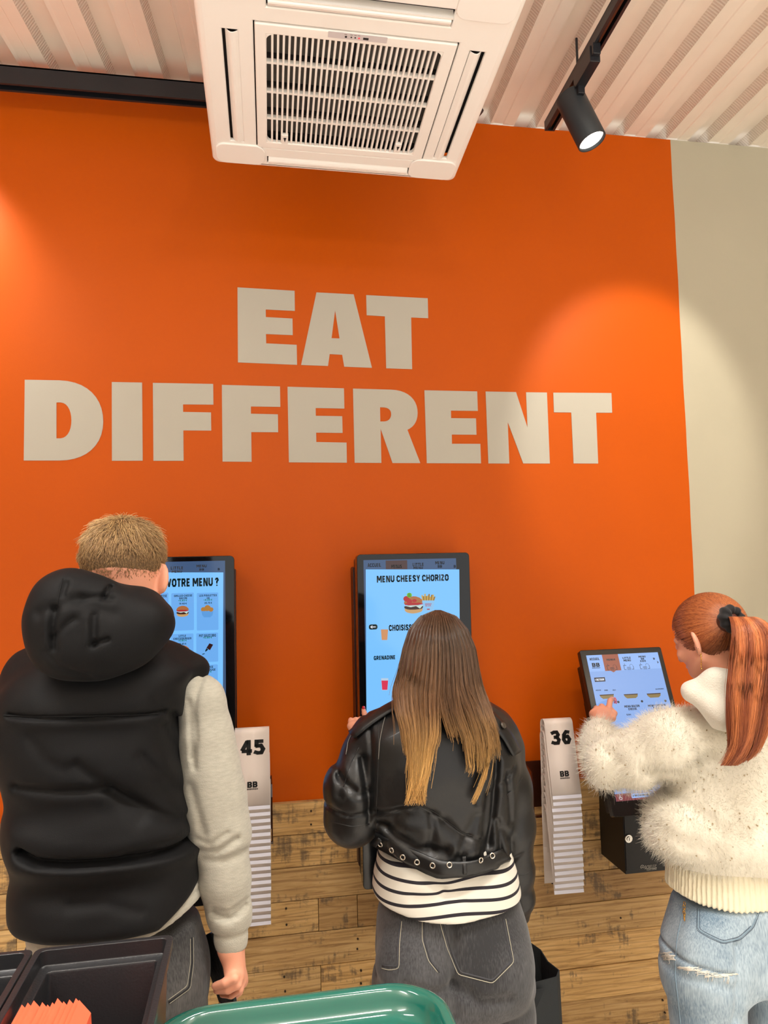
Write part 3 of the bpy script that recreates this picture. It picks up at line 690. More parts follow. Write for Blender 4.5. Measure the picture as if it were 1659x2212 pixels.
# lower equipment of kiosk 2 (hidden by the person): payment terminal and receipt slot
def kiosk_bottom(root, xl, xr):
    bm = bmesh.new(); box(bm, xl+0.10, xr-0.10, -0.20, -0.149, 0.80, 0.93); t = bobj('payment_terminal', bm, m_kmatt, root, bev=0.006)
    bm = bmesh.new(); box(bm, xl+0.12, xr-0.12, -0.2015, -0.199, 0.88, 0.92); bobj('terminal_display', bm, m_kblack, t)
    bm = bmesh.new()
    for i in range(3):
        for j_ in range(4): box(bm, xl+0.13+0.045*i, xl+0.155+0.045*i, -0.204, -0.1995, 0.812+0.016*j_, 0.822+0.016*j_)
    bobj('keys', bm, mat('grey_key', (120, 120, 122), rough=0.5), t)
    bm = bmesh.new(); box(bm, xl+0.11, xr-0.11, -0.158, -0.149, 0.70, 0.74); bobj('receipt_slot', bm, m_kmatt, root)
kiosk_bottom(K2, XL, XR)
adopt(K2)
# ---- kiosk 1
XR1 = aty(506, 1202, -0.15)[0]; XL1 = XR1-(XR-XL); ZT1 = aty(430, 1201.5, -0.15)[2]
K1, K1p = kiosk('tall black wall kiosk asking VOTRE MENU, beside the fair haired person', XL1, XR1, ZT1, 0)
kiosk_bottom(K1, XL1, XR1)
x0p = 270
scr = put('screen', [rect(KP, x0p, 1215.5, 489, 1650, 0.0)], c_blue_dim, K1)
put('brown_tab', [rect(KP, 316, 1217, 356, 1237, 0.0003)], c_brown_dim, scr)
put('tab_text', [txt(KP, 'LITTLE', 369, 1224, 395.5, 1230), txt(KP, 'MENU', 371, 1232.5, 393.5, 1237), txt(KP, 'MENU', 424.5, 1220, 446.5, 1225.5), txt(KP, 'BB', 430.5, 1228, 441, 1232.5), txt(KP, 'B', 470.5, 1227, 475, 1232),
     txt(KP, 'MENUS', 324, 1228, 348, 1235), txt(KP, 'ACCUEIL', 278, 1225, 308, 1232)], MATS['dimmed_tab_ink'], scr)
pop = put('menu_page', [poly(KP, [(278, 1236.5), (482.5, 1236.5), (481, 1650), (278, 1650)], 0.0006)], c_blue, K1)
put('headline', [txt(KP, 'COMPLETEZ VOTRE MENU ?', 262, 1252.5, 473, 1265.5, bold=0.05)], c_ink, pop)
for nm, (ax0, ay0, ax1, ay1) in (('product_card', (370, 1281.5, 419, 1361)), ('product_card', (425, 1281, 472, 1360.5)), ('product_card', (370, 1370, 418, 1432)), ('product_card', (424, 1368, 471.5, 1429)), ('product_card', (424, 1437, 471, 1520)), ('product_card', (315, 1281.5, 364, 1361)), ('product_card', (315, 1370, 364, 1432))):
    put(nm, [rect(KP, ax0, ay0, ax1, ay1, 0.0008, r=0.003)], c_blue_card, pop)
put('product_text', [txt(KP, 'CROQUE CHEESE', 318, 1285.5, 360.5, 1290), txt(KP, 'GRILLED CHEESE\nBACON', 376, 1285, 415, 1294), txt(KP, '19,40 €', 387, 1302, 403.5, 1306), txt(KP, 'LES POULETTES\nX4', 430.5, 1284.5, 468.5, 1293.5), txt(KP, '20,75 €', 441.5, 1300.5, 458, 1304.5),
     txt(KP, 'LITTLE\nCHEESEBURGER', 374.5, 1372, 413.5, 1381), txt(KP, '20,45 €', 386, 1389, 402.5, 1393), txt(KP, 'POT SAUCE BBQ', 430, 1370.5, 466.5, 1375), txt(KP, 'POT SAUCE\nPIMENT ROUGE', 426, 1439.5, 465.5, 1448.5)], c_ink, pop)
put('price_text', [txt(KP, '+4,00 €', 341, 1292, 350, 1295.5), txt(KP, '+4,80 €', 385, 1295.5, 404, 1299), txt(KP, '+4,20 €', 440, 1294, 458.5, 1297.8), txt(KP, '+5,80 €', 384.5, 1382, 403.5, 1385.5), txt(KP, '+0,80 €', 438.5, 1375.5, 458, 1379), txt(KP, '+0,80 €', 438, 1449.5, 457, 1453)], c_green, pop)
g = burger(KP, 394.5, 1321, 27, pop, 'grilled_cheese_picture')
burger(KP, 393, 1409, 33, pop)
bw = put('nuggets_picture', [poly(KP, [(435, 1320), (461, 1320), (459, 1329), (454, 1333.5), (441, 1333.5), (437, 1329)], 0.0012)], e_bowl, pop)
put('nuggets', [blob(KP, 440, 1316.5, 6, 5, 0.0011, 14, 0.1, seed=2), blob(KP, 448, 1313.5, 7.5, 6.5, 0.00105, 14, 0.1, seed=3), blob(KP, 456, 1316.5, 5.5, 5, 0.0013, 14, 0.1, seed=4)], e_nug, bw)
bt = put('sauce_picture', [poly(KP, [(452.5, 1389.5), (460.5, 1392.5), (453.5, 1404.5), (446, 1399.5)], 0.0012)], e_brown, pop)
put('sauce_drip', [poly(KP, [(446, 1400), (450, 1403), (446.5, 1406), (443.5, 1408), (443.5, 1405)], 0.0013), poly(KP, [(436, 1413), (441, 1411), (443, 1412), (438, 1414)], 0.0013)], c_ink, bt)
adopt(K1)
# ---- kiosk 3: small, tilted back on its bracket
TLp, BLp = aty(1266, 1416, -0.17), None
yb3 = -0.345
BLp = aty(1338, 1731, yb3)
dv = nrm(TLp-BLp); P3 = Plane(TLp, (1, 0, 0), dv)
K3 = thing('ordering_kiosk', 'small tilted black kiosk screen used by the red haired person', 'kiosk', (1.3, 0, 0.55))
T3 = P3.T(0)
def g3(px, py): return P3.uv(px, py)
tl = g3(1252, 1404.5); tr = g3(1431, 1402); wS = tr[0]-tl[0]
scrw = g3(1421.5, 1413)[0]; vb = g3(1338, 1731)[1]
fx0, fx1 = tl[0], scrw+ -tl[0]*0.9
bm = bmesh.new(); prism(bm, rrect(fx0, fx1, vb-0.045, tl[1], 0.008, 5), -0.026, -0.0006, T3); bobj('screen_frame', bm, mat('black_screen_bezel', (30, 28, 26), rough=0.12), K3, bev=0.003)
bm = bmesh.new(); prism(bm, rrect(fx0+0.006, fx1-0.01, vb-0.03, tl[1]-0.045, 0.006, 4), -0.060, -0.026, T3); bobj('housing', bm, m_kbody, K3)
bm = bmesh.new(); prism(bm, rrect(fx0+0.02, fx1-0.02, vb+0.02, tl[1]-0.16, 0.006, 4), -0.095, -0.060, T3); bobj('bracket', bm, MATS['red_reflection_side_panel'], K3)  # same painted wall reflection on the black bracket
e3 = emis('small_screen_blue', (140, 176, 236), 0.92); e3b = emis('small_screen_pale', (152, 188, 246), 0.95); e3t = emis('small_screen_terracotta', (176, 104, 84), 0.8)
e3i = mat('small_screen_ink', (40, 48, 60), rough=0.2, emit=0.4, ecol=(58, 62, 66))
def r3(u0, v0, u1, v1, d):
    bm = bmesh.new(); bm.faces.new([bm.verts.new(T3 @ Vector((x, y, d))) for x, y in ((u0, v1), (u1, v1), (u1, v0), (u0, v0))])
    me = bpy.data.meshes.new('r'); bm.to_mesh(me); bm.free(); return me
SW = scrw
s3 = put('screen', [r3(0, 0, SW, vb, 0.0002)], e3, K3)
vt = g3(1300, 1450)[1]
put('tab_bar', [r3(0, 0, SW, vt, 0.0004)], e3b, s3)
ut = g3(1300, 1416)[0]; ut2 = g3(1335, 1416)[0]
tb = put('active_tab', [r3(ut, 0, ut2, vt, 0.0006), shape([[(0.5*(ut+ut2)-0.010, vt), (0.5*(ut+ut2)+0.010, vt), (0.5*(ut+ut2), vt-0.006)]], P3.T(0.0007), 0.0001)], e3t, s3)
put('accessibility_bar', [r3(0, vb, SW, vb+0.022, 0.0005)], emis('small_screen_rose', (150, 82, 84), 0.75), s3)
put('accessibility_button', [r3(0.055, vb+0.006, 0.135, vb+0.020, 0.0008)], e3b, s3)
def t3(s, u0, v0, u1, v1, bold=0.05, d=0.0010):
    return textmesh(s, frame(P3.w((u0+u1)/2, (v0+v1)/2, d), P3.ux, P3.uy, P3.n), abs(u1-u0), abs(v1-v0), bold)
def t3p(s, px0, py0, px1, py1, bold=0.05):
    a = g3(px0, (py0+py1)/2); c = g3(px1, (py0+py1)/2); m0 = g3((px0+px1)/2, py0)[1]; m1 = g3((px0+px1)/2, py1)[1]
    return t3(s, a[0], m1, c[0], m0, bold)
put('tab_text', [t3p('ACCUEIL', 1273, 1421, 1294.5, 1426.5), t3p('MENUS', 1310, 1423, 1329, 1427), t3p('LITTLE\nMENU', 1345, 1419, 1362.5, 1429), t3p('MENU\nBB\nKIDS', 1380, 1416.5, 1395.5, 1430), t3p('B', 1410.5, 1421, 1414.5, 1425), t3p('>', 1419, 1428, 1422.5, 1433)], e3i, s3)
lg = put('logo', [t3p('BB', 1278.5, 1432, 1295.5, 1441, 0.09), t3p('BIOBURGER', 1279, 1442, 1296.5, 1444)], e3i, s3)
def icon(px, py):
    out = []
    a = g3(px, py)
    def R(u0, v0, u1, v1): out.append(r3(a[0]+u0, a[1]+v0, a[0]+u1, a[1]+v1, 0.0011))
    R(-0.018, -0.008, -0.0165, 0.006); R(-0.018, -0.008, -0.010, -0.0065); R(-0.0195, 0.006, -0.008, 0.0075); R(-0.014, 0.0075, -0.0128, 0.014)
    R(0.0165, -0.008, 0.018, 0.003); R(0.010, -0.008, 0.018, -0.0065); R(-0.007, -0.0085, 0.007, -0.007); R(-0.008, -0.0045, 0.008, -0.003); R(-0.007, -0.001, 0.007, 0.0005)
    for k in range(7):
        t = PI*k/6; R(0.0105+0.006*math.cos(t)-0.0008, 0.004+0.006*math.sin(t)-0.0008, 0.0105+0.006*math.cos(t)+0.0008, 0.004+0.006*math.sin(t)+0.0008)
    return out
put('meal_icon', icon(1322, 1442.5)+icon(1358, 1441.5)+icon(1392.5, 1440), e3i, s3)
rb = put('return_button', [rect(P3, 1283, 1464, 1308, 1472, 0.0006)], mat('grey_button', (40, 40, 44), emit=0.4, ecol=(88, 84, 90)), s3)
put('button_text', [t3p('< RETOUR', 1285, 1466, 1305, 1470.5)], e_white, rb)
put('filter_text', [t3p('POTATO', 1287, 1490, 1298, 1492.5), t3p('COMBO', 1305, 1490, 1313, 1492.5), t3p('SOLO', 1323, 1489.5, 1330, 1492), t3p('ALLERGENES', 1415.5, 1487, 1433.5, 1489.5)], e3i, s3)
for i, (px, py) in enumerate(((1311, 1504), (1363, 1503), (1412.5, 1501.5))):
    a = g3(px, py); w = 0.026
    pc = put('burger_picture', shape([[(a[0]-w, a[1]+0.006), (a[0]+w, a[1]+0.006), (a[0]+w*0.9, a[1]-0.003), (a[0]+w*0.6, a[1]-0.0085), (a[0]-w*0.6, a[1]-0.0085), (a[0]-w*0.9, a[1]-0.002)]], P3.T(0.0008), 0.0001), emis('picture_bread', (160, 138, 88), 0.7), s3)
    put('filling', shape([[(a[0]-w, a[1]+0.006), (a[0]+w, a[1]+0.006), (a[0]+w*0.95, a[1]+0.003), (a[0]-w*0.95, a[1]+0.003)]], P3.T(0.0010), 0.0001), e_meat, pc)
put('product_text', [t3p('MENU', 1298, 1524.5, 1312, 1529), t3p('MENU BACON\nCHEESE', 1349, 1523, 1382, 1534), t3p('15,20 €', 1353, 1542, 1363, 1546), t3p('MENU CHICKEN\nBACON', 1400, 1521.5, 1438, 1532)], e3i, s3)
put('info_mark', [blob(P3, 1335.5, 1516.5, 2.6, 2.6, 0.001, 12), blob(P3, 1386.5, 1515, 2.6, 2.6, 0.001, 12), blob(P3, 1437, 1514, 2.6, 2.6, 0.001, 12)], e3i, s3)
put('fries_picture', [poly(P3, [(1328, 1577), (1345, 1573), (1344, 1580), (1330, 1581)], 0.0009), poly(P3, [(1362, 1574), (1372, 1576), (1371, 1580), (1364, 1580)], 0.0009)], e_fry2, s3)
wc = [0.017, vb+0.009]; arc_ = [(wc[0]+0.0055*math.cos(t), wc[1]+0.0055*math.sin(t)) for t in np.linspace(1.9, 6.1, 14)]+[(wc[0]+0.0042*math.cos(t), wc[1]+0.0042*math.sin(t)) for t in np.linspace(6.1, 1.9, 14)]
put('wheelchair_mark', [shape([arc_], P3.T(0.0009), 0.0001), r3(0.0160, vb+0.0095, 0.0174, vb+0.0165, 0.0009), r3(0.0160, vb+0.0092, 0.0215, vb+0.0106, 0.0009), r3(0.0205, vb+0.0050, 0.0218, vb+0.0100, 0.0009), r3(0.0152, vb+0.0172, 0.0176, vb+0.0196, 0.0009)], e_white, s3)
put('accessibility_text', [t3('X RECOMMENCER', 0.058, vb+0.0105, 0.128, vb+0.0155, 0.05)], c_ink, s3)
# printer box under the small kiosk
xb0 = 1.222; yf = -0.2
bm = bmesh.new(); xb1 = aty(1452, 1882, yf)[0]
zb0, zt0 = aty(1352, 1889, yf)[2], 0.93
pts = [(0, zb0+0.002), (-yf, zb0), (-yf, zb0+0.265), (-yf-0.055, zb0+0.33), (-yf-0.055, zt0-0.03), (0, zt0)]
Tq = frame((xb0, 0, 0), (0, -1, 0), (0, 0, 1), (-1, 0, 0))
prism(bm, pts, -(xb1-xb0), 0, Tq); pb = bobj('printer_box', bm, m_kmatt, K3, bev=0.002)
bm = bmesh.new(); box(bm, xb0+0.003, xb1-0.003, yf-0.003, yf+0.001, zb0+0.012, zb0+0.255); dr_ = bobj('printer_door', bm, m_kmatt, pb, bev=0.001)
lk = aty(1357, 1811, yf-0.003)
Tl = frame(lk, (1, 0, 0), (0, 0, 1), (0, -1, 0))
bm = bmesh.new(); circ = lambda r, n=24: [(r*math.cos(2*PI*k/n), r*math.sin(2*PI*k/n)) for k in range(n)]
prism(bm, circ(0.0135), 0, 0.005, Tl); prism(bm, circ(0.008), 0.005, 0.008, Tl)
l_ = bobj('lock', bm, mat('chrome_lock', (190, 188, 182), rough=0.2, metal=1.0), dr_, bev=0.001)
bm = bmesh.new(); box(bm, -0.001, 0.001, -0.005, 0.005, 0.0078, 0.0085, Tl); bobj('keyhole', bm, m_dark, l_)
PB = Plane((0, yf-0.0035, 0), (1, 0, 0), (0, 0, 1))
e_logo = mat('silver_print', (196, 192, 184), rough=0.4)
put('maker_name', [txt(PB, 'ACRELEC', 1392.5, 1869.5, 1418.5, 1875.5, d=0.0003, bold=0.0), txt(PB, 'A GLORY COMPANY', 1397, 1876.7, 1418.5, 1878.7, d=0.0003, bold=0.0)], e_logo, dr_)
a = PB.uv(1387.5, 1873); ringp = [(a[0]+0.007*math.cos(t), a[1]+0.007*math.sin(t)) for t in np.linspace(-0.6, PI+0.6, 14)]+[(a[0]+0.0055*math.cos(t), a[1]+0.0055*math.sin(t)) for t in np.linspace(PI+0.6, -0.6, 14)]
put('maker_emblem', [shape([ringp], PB.T(0.0003), 0.0001), shape([[(a[0]-0.004, a[1]-0.004), (a[0], a[1]+0.003), (a[0]+0.004, a[1]-0.004), (a[0]+0.0025, a[1]-0.004), (a[0], a[1]+0.0005), (a[0]-0.0025, a[1]-0.004)]], PB.T(0.0003), 0.0001)], e_logo, dr_)
bm = bmesh.new(); prism(bm, [(yq, zq) for yq, zq in ((0.03, 0.90), (0.25, 0.90), (0.22, 0.985), (0.03, 0.99))], -0.15, 0, frame((xb0-0.03, 0, 0), (0, -1, 0), (0, 0, 1), (-1, 0, 0)))
bobj('screen_arm', bm, m_kmatt, K3, bev=0.003)
adopt(K3)

# ------------------------------------------------------------------ racks of table number cards
m_card = mat('white_number_card', (226, 214, 206), rough=0.35, spec=0.5)
m_cardedge = mat('white_card_foot', (226, 226, 238), rough=0.4)
m_ink = mat('black_print', (16, 18, 18), rough=0.45)
m_rack = mat('smoked_acrylic', (58, 28, 20), rough=0.08, coat=0.5)
ORD = ['first', 'second', 'third', 'fourth', 'fifth', 'sixth', 'seventh', 'eighth', 'ninth', 'tenth', 'eleventh', 'twelfth', 'thirteenth', 'fourteenth', 'fifteenth', 'sixteenth', 'seventeenth', 'eighteenth']
def card_prof(spread, Hc, n=10):
    """side profile of a folded card: rear leaf up, rounded fold, front leaf down; (y towards viewer, z)"""
    r = 0.019; z = Hc-r
    out = [(-r, 0.0), (-r, z*0.5)]
    for k in range(n+1):
        t = PI-PI*k/n; out.append((r*math.cos(t), z+r*math.sin(t)))
    out += [(r+spread*0.5, z*0.5), (r+spread, 0.0)]
    return out
def make_card(x0, x1, spread, Hc):
    pr = card_prof(spread, Hc); bm = bmesh.new(); th = 0.0011
    outer, inner = [], []
    for k, p in enumerate(pr):
        a = np.array(pr[max(k-1, 0)]); c = np.array(pr[min(k+1, len(pr)-1)]); t = nrm(c-a); nn = np.array([-t[1], t[0]])
        outer.append(np.array(p)); inner.append(np.array(p)-nn*th)
    vs = []
    for x in (x0, x1):
        vs.append([bm.verts.new((x, -p[0], p[1])) for p in outer]); vs.append([bm.verts.new((x, -p[0], p[1])) for p in inner])
    oL, iL, oR, iR = vs; n = len(pr)
    for k in range(n-1):
        bm.faces.new((oL[k], oR[k], oR[k+1], oL[k+1])); bm.faces.new((iL[k], iL[k+1], iR[k+1], iR[k]))
        bm.faces.new((oL[k], oL[k+1], iL[k+1], iL[k])); bm.faces.new((oR[k], iR[k], iR[k+1], oR[k+1]))
    bm.faces.new((oL[0], iL[0], iR[0], oR[0])); bm.faces.new((oL[-1], oR[-1], iR[-1], iL[-1]))
    bmesh.ops.recalc_face_normals(bm, faces=bm.faces)
    me = bpy.data.meshes.new('card'); bm.to_mesh(me); bm.free()
    me.polygons.foreach_set('use_smooth', [True]*len(me.polygons)); return me
def foot_mesh(x0, x1, spread, Hc):
    """white band printed along the lower edge of the front leaf"""
    r = 0.019; z = Hc-r; f = lambda zz: -(r+spread*(1-zz/z)+0.0006)
    bm = bmesh.new(); bm.faces.new([bm.verts.new(p) for p in ((x0, f(0), 0.0), (x1, f(0), 0.0), (x1, f(0.0105), 0.0105), (x0, f(0.0105), 0.0105))])
    me = bpy.data.meshes.new('foot'); bm.to_mesh(me); bm.free(); return me
def rack(cx, ytop, ztop, w, Hc, spread, n, dz, number, where, group, dyk=0.0006, shiftx=0.0, lean=0.0):
    me = make_card(-w/2, w/2, spread, Hc); fm = foot_mesh(-w/2, w/2, spread, Hc)
    for i, mm in enumerate((me,)): mm.materials.append(m_card)
    fm.materials.append(m_cardedge)
    rng = random.Random(int(number or 7))
    for k in range(n):
        lab = ('white number card reading %s, top of the rack %s' % (number, where)) if (k == 0 and number) else 'white folded number card, %s from the top, rack %s' % (ORD[k], where)
        o = bpy.data.objects.new('number_card', me); COL.objects.link(o); tag(o, lab, 'number card', group)
        o.location = (cx+shiftx*k+rng.uniform(-0.0012, 0.0012), ytop+dyk*k+lean*k, ztop-Hc-dz*k)
        o.rotation_euler = (0, rng.uniform(-0.010, 0.010), rng.uniform(-0.02, 0.02))
        f = bpy.data.objects.new('printed_foot', fm); COL.objects.link(f); f.parent = o
        if k == 0 and number:
            r = 0.019; z = Hc-r; sl = nrm(np.array([0, spread/z, 1.0]))
            def pl(u, zz, d=0.0009): return frame((u, -(r+spread*(1-zz/z))-d, zz), (1, 0, 0), sl, np.cross([1, 0, 0], sl))
            for nm, me2 in (('number_print', textmesh(number, pl(0.002, Hc-0.058), w*0.74, 0.046, 0.06)), ('logo_print', joinmesh([textmesh('BB', pl(0.0, Hc-0.170), 0.032, 0.018, 0.09), textmesh('BIOBURGER', pl(0.0, Hc-0.1835), 0.033, 0.0045, 0.03)], 'l'))):
                q = link(nm, me2, m_ink, o)
    root = thing('card_rack', 'dark acrylic rack holding the folded number cards %s' % where, 'rack', (cx, 0, ztop-0.42))
    bm = bmesh.new()
    pr = [(0.0, -0.075), (0.075, -0.10), (0.098, -0.30), (0.0, -0.265)]
    y0 = -ytop
    Tq = frame((0, 0, 0), (0, -1, 0), (0, 0, 1), (-1, 0, 0))
    return root, me
def holder(root, x, ya, yb_, za, zb_, th=0.004):
    """side cheek with a round shoulder, seen edge on beside the cards"""
    bm = bmesh.new(); n = 8
    pts = [(yb_, zb_), (ya, zb_+0.035), (ya, za-0.03)]
    for k in range(n+1):
        t = PI-PI/2*k/n; pts.append((ya+0.03+0.03*math.cos(t), za-0.03+0.03*math.sin(t)))
    pts += [(yb_-0.01, za-0.012), (yb_, za-0.05)]
    prism(bm, pts, 0, th, frame((x, 0, 0), (0, -1, 0), (0, 0, 1), (-1, 0, 0)))
    return bobj('cheek', bm, m_rack, root)
HC = 0.245
# rack beside kiosk 1
a, c = aty(508, 1575, -0.16), aty(582, 1572, -0.16); wcd = c[0]-a[0]
cx = (a[0]+c[0])/2
r1, me1 = rack(cx, -0.155, a[2]+0.002, wcd, HC, 0.018, 18, 0.0208, '45', 'beside the left kiosk', 'number cards in the rack beside the left kiosk', shiftx=-0.0001)
holder(r1, cx+wcd/2+0.008, 0.02, 0.12, 0.98, 0.79); holder(r1, cx-wcd/2-0.004, 0.02, 0.12, 0.98, 0.79)
bm = bmesh.new(); box(bm, cx-wcd/2-0.004, cx+wcd/2+0.008, -0.028, -0.022, 0.80, 0.97); bobj('back_plate', bm, m_rack, r1); bm = bmesh.new(); tube(bm, [(cx-wcd/2-0.004, -0.125, 0.79), (cx+wcd/2+0.008, -0.125, 0.79)], 0.005, 8); bobj('rod', bm, m_rack, r1); adopt(r1)
# rack beside kiosk 3
a, c = aty(1171, 1555, -0.19), aty(1232, 1551, -0.19); wcd = c[0]-a[0]; cx = (a[0]+c[0])/2
r3_, me3 = rack(cx, -0.185, a[2]+0.002, wcd, HC, 0.050, 16, 0.0202, '36', 'near the right kiosk', 'number cards in the rack near the right kiosk', shiftx=0.0)
p = aty(1160, 1650, -0.10)
hx = cx-wcd/2-0.010
zt_ = 1.0; holder(r3_, hx, 0.022, 0.115, aty(1162, 1650, -0.05)[2], aty(1180, 1800, -0.12)[2])
bm = bmesh.new(); box(bm, hx-0.0045, hx-0.0035, -0.062, -0.060, 0.85, 0.875); box(bm, hx-0.0045, hx-0.0035, -0.062, -0.060, 0.91, 0.935); bobj('slot', bm, m_dark, r3_)
holder(r3_, cx+wcd/2+0.010, 0.022, 0.115, 0.97, 0.80)
bm = bmesh.new(); box(bm, hx, cx+wcd/2+0.010, -0.028, -0.022, 0.80, 0.96); bobj('back_plate', bm, m_rack, r3_); bm = bmesh.new(); tube(bm, [(hx, -0.125, 0.80), (cx+wcd/2+0.010, -0.125, 0.80)], 0.005, 8); bobj('rod', bm, m_rack, r3_); adopt(r3_)
# rack beside kiosk 2, nearly hidden by the person
a = aty(1092, 1556, -0.16); cx = a[0]-wcd/2
r2, me2_ = rack(cx, -0.17, aty(1078, 1543, -0.16)[2], wcd, HC, 0.020, 3, 0.0205, None, 'behind the leather jacket', 'number cards in the rack behind the leather jacket')
holder(r2, cx+wcd/2+0.008, 0.02, 0.12, 0.98, 0.79); adopt(r2)

# ------------------------------------------------------------------ counter with trays and bins in the foreground
CT = 1.055
cn = thing('counter', 'counter in the foreground under the bins and the tray', 'counter', (0, -2.0, FLOOR))
bm = bmesh.new(); box(bm, -1.2, 0.29, -2.35, -1.605, CT-0.03, CT); bobj('worktop', bm, mat('pale_laminate', (232, 226, 216), rough=0.4), cn, bev=0.003)
bm = bmesh.new(); box(bm, -1.17, 0.26, -2.32, -1.63, FLOOR, CT-0.03); bobj('cabinet', bm, mat('plywood_front', (168, 134, 92), rough=0.6, var=0.1), cn); adopt(cn)
m_bin = mat('black_bin_plastic', (34, 34, 36), rough=0.30, bump=0.15, bscale=300)
m_binin = mat('black_bin_inside', (30, 24, 24), rough=0.25)
def bin_(x0, x1, y0, y1, zt, label):
    root = thing('storage_bin', label, 'bin', ((x0+x1)/2, (y0+y1)/2, CT))
    rim, wl = 0.0075, 0.004
    bm = bmesh.new()
    prof = [(0, zt-0.012), (0, zt), (rim, zt), (rim+0.001, zt-0.018), (rim+0.005, zt-0.020), (rim+0.010, zt-0.021), (rim+0.011, zt-0.024), (rim+0.013, CT+0.008)]
    lp = []
    for d, z in prof: lp.append([bm.verts.new((x, y, z)) for x, y in rrect(x0+d, x1-d, y0+d, y1-d, max(0.003, 0.010-d*0.3), 4)])
    prof2 = [(0.006, CT), (0.006, zt-0.012)]
    for a_, b_ in zip(lp[:-1], lp[1:]):
        n = len(a_)
        for k in range(n): bm.faces.new((a_[k], a_[(k+1) % n], b_[(k+1) % n], b_[k]))
    bm.faces.new(lp[-1])
    o1 = [bm.verts.new((x, y, zt-0.012)) for x, y in rrect(x0+0.006, x1-0.006, y0+0.006, y1-0.006, 0.008, 4)]
    o2 = [bm.verts.new((x, y, CT)) for x, y in rrect(x0+0.009, x1-0.009, y0+0.009, y1-0.009, 0.008, 4)]
    n = len(o1)
    for k in range(n):
        bm.faces.new((lp[0][k], o1[k], o1[(k+1) % n], lp[0][(k+1) % n])); bm.faces.new((o1[k], o2[k], o2[(k+1) % n], o1[(k+1) % n]))
    bm.faces.new(o2[::-1])
    bobj('bin_shell', bm, m_bin, root, bev=0.0012, seg=2)
    bm = bmesh.new(); prism(bm, rrect(x0+rim+0.0135, x1-rim-0.0135, y0+rim+0.0135, y1-rim-0.0135, 0.004, 3), CT+0.009, CT+0.0095); bobj('bin_base', bm, m_binin, root)
    adopt(root); return root
zr = 1.2
A = atz(374, 2022, zr); B = atz(79, 2044, zr); Cc = atz(305, 2212, zr)
bin_(B[0]+0.001, A[0], -1.90, (A[1]+B[1])/2, zr, 'black plastic bin holding folded orange papers, beside the teal tray')
bin_(B[0]-0.175, B[0]-0.001, -1.90, (A[1]+B[1])/2, zr, 'empty black plastic bin at the lower left, cut by the frame')
# folded orange papers standing in the bin
m_pap = mat('orange_folded_paper', (255, 106, 72), rough=0.55, var=0.05, vscale=40)
peaks = [(18, 2153), (47, 2170), (62, 2166), (74, 2161), (90, 2165), (104, 2170), (113, 2165), (126, 2156), (138, 2163), (150, 2159), (163, 2156), (170, 2160)]
prev = None
rp = random.Random(3)
for k, (px, py) in enumerate(peaks):
    zt_ = 1.150+0.0
    tip = atz(px+rp.uniform(-2, 2), py, 1.192)
    L_ = 0.14
    w_ = 0.030+rp.uniform(-0.004, 0.006)
    bm = bmesh.new()
    # a folded sheet: two leaves meeting at a creased ridge that runs away from the wall
    y1, y0_ = tip[1], max(tip[1]-L_, -1.862)
    x = tip[0]; zz = tip[2]
    up_, lo_ = rp.uniform(0.010, 0.014), 0.11
    prf = [(0, 0), (up_*0.9, -up_*1.1), (up_*1.35, -lo_), (-up_*0.5, -lo_), (-up_*0.35, -up_*0.9)]
    va = [bm.verts.new((x+a_, y1, zz+c_)) for a_, c_ in prf]; vb_ = [bm.verts.new((x+a_-0.004, y0_, zz+c_-0.004)) for a_, c_ in prf]
    bm.faces.new(va); bm.faces.new(vb_[::-1])
    for q in range(5): bm.faces.new((va[q], va[(q+1) % 5], vb_[(q+1) % 5], vb_[q]))
    o = bobj('folded_paper', bm, m_pap)
    sides = 'between its neighbours'
    tag(o, 'bright orange folded paper standing in the row inside the black bin', 'paper', 'orange folded papers in the black bin')

# teal serving tray
m_tray = mat('teal_glossy_tray', (26, 88, 76), rough=0.12, spec=0.6, coat=0.6)
zt = 1.12
TRY = None
x0 = -0.128; x1 = 0.232; y1 = atz(690, 2139, zt)[1]; y0 = -1.90
bm = bmesh.new(); loops = []
for d, z, r in ((0.000, zt-0.004, 0.072), (0.0008, zt-0.001, 0.072), (0.003, zt, 0.070), (0.011, zt-0.0005, 0.064), (0.014, zt-0.003, 0.062), (0.018, zt-0.012, 0.058), (0.023, zt-0.022, 0.053), (0.029, zt-0.0265, 0.048), (0.040, zt-0.028, 0.040)):
    loops.append([bm.verts.new((x, y, z)) for x, y in rrect(x0+d, x1-d, y0+d, y1-d, r, 12)])
for a_, b_ in zip(loops[:-1], loops[1:]):
    n = len(a_)
    for k in range(n): bm.faces.new((a_[k], a_[(k+1) % n], b_[(k+1) % n], b_[k]))
bm.faces.new(loops[-1])
tr_ = bobj('serving_tray', bm, m_tray, None, smooth=True)
md = tr_.modifiers.new('thickness', 'SOLIDIFY'); md.thickness = 0.003; md.offset = -1
tag(tr_, 'glossy teal serving tray with rounded corners at the bottom edge', 'tray')
bm = bmesh.new(); prism(bm, rrect(x0+0.04, x1-0.04, y0+0.04, y1-0.04, 0.04), CT, zt-0.033); tag(bobj('tray_riser', bm, mat('dark_riser', (40, 40, 42), rough=0.5), None, bev=0.003), 'dark block under the teal tray on the counter', 'riser')

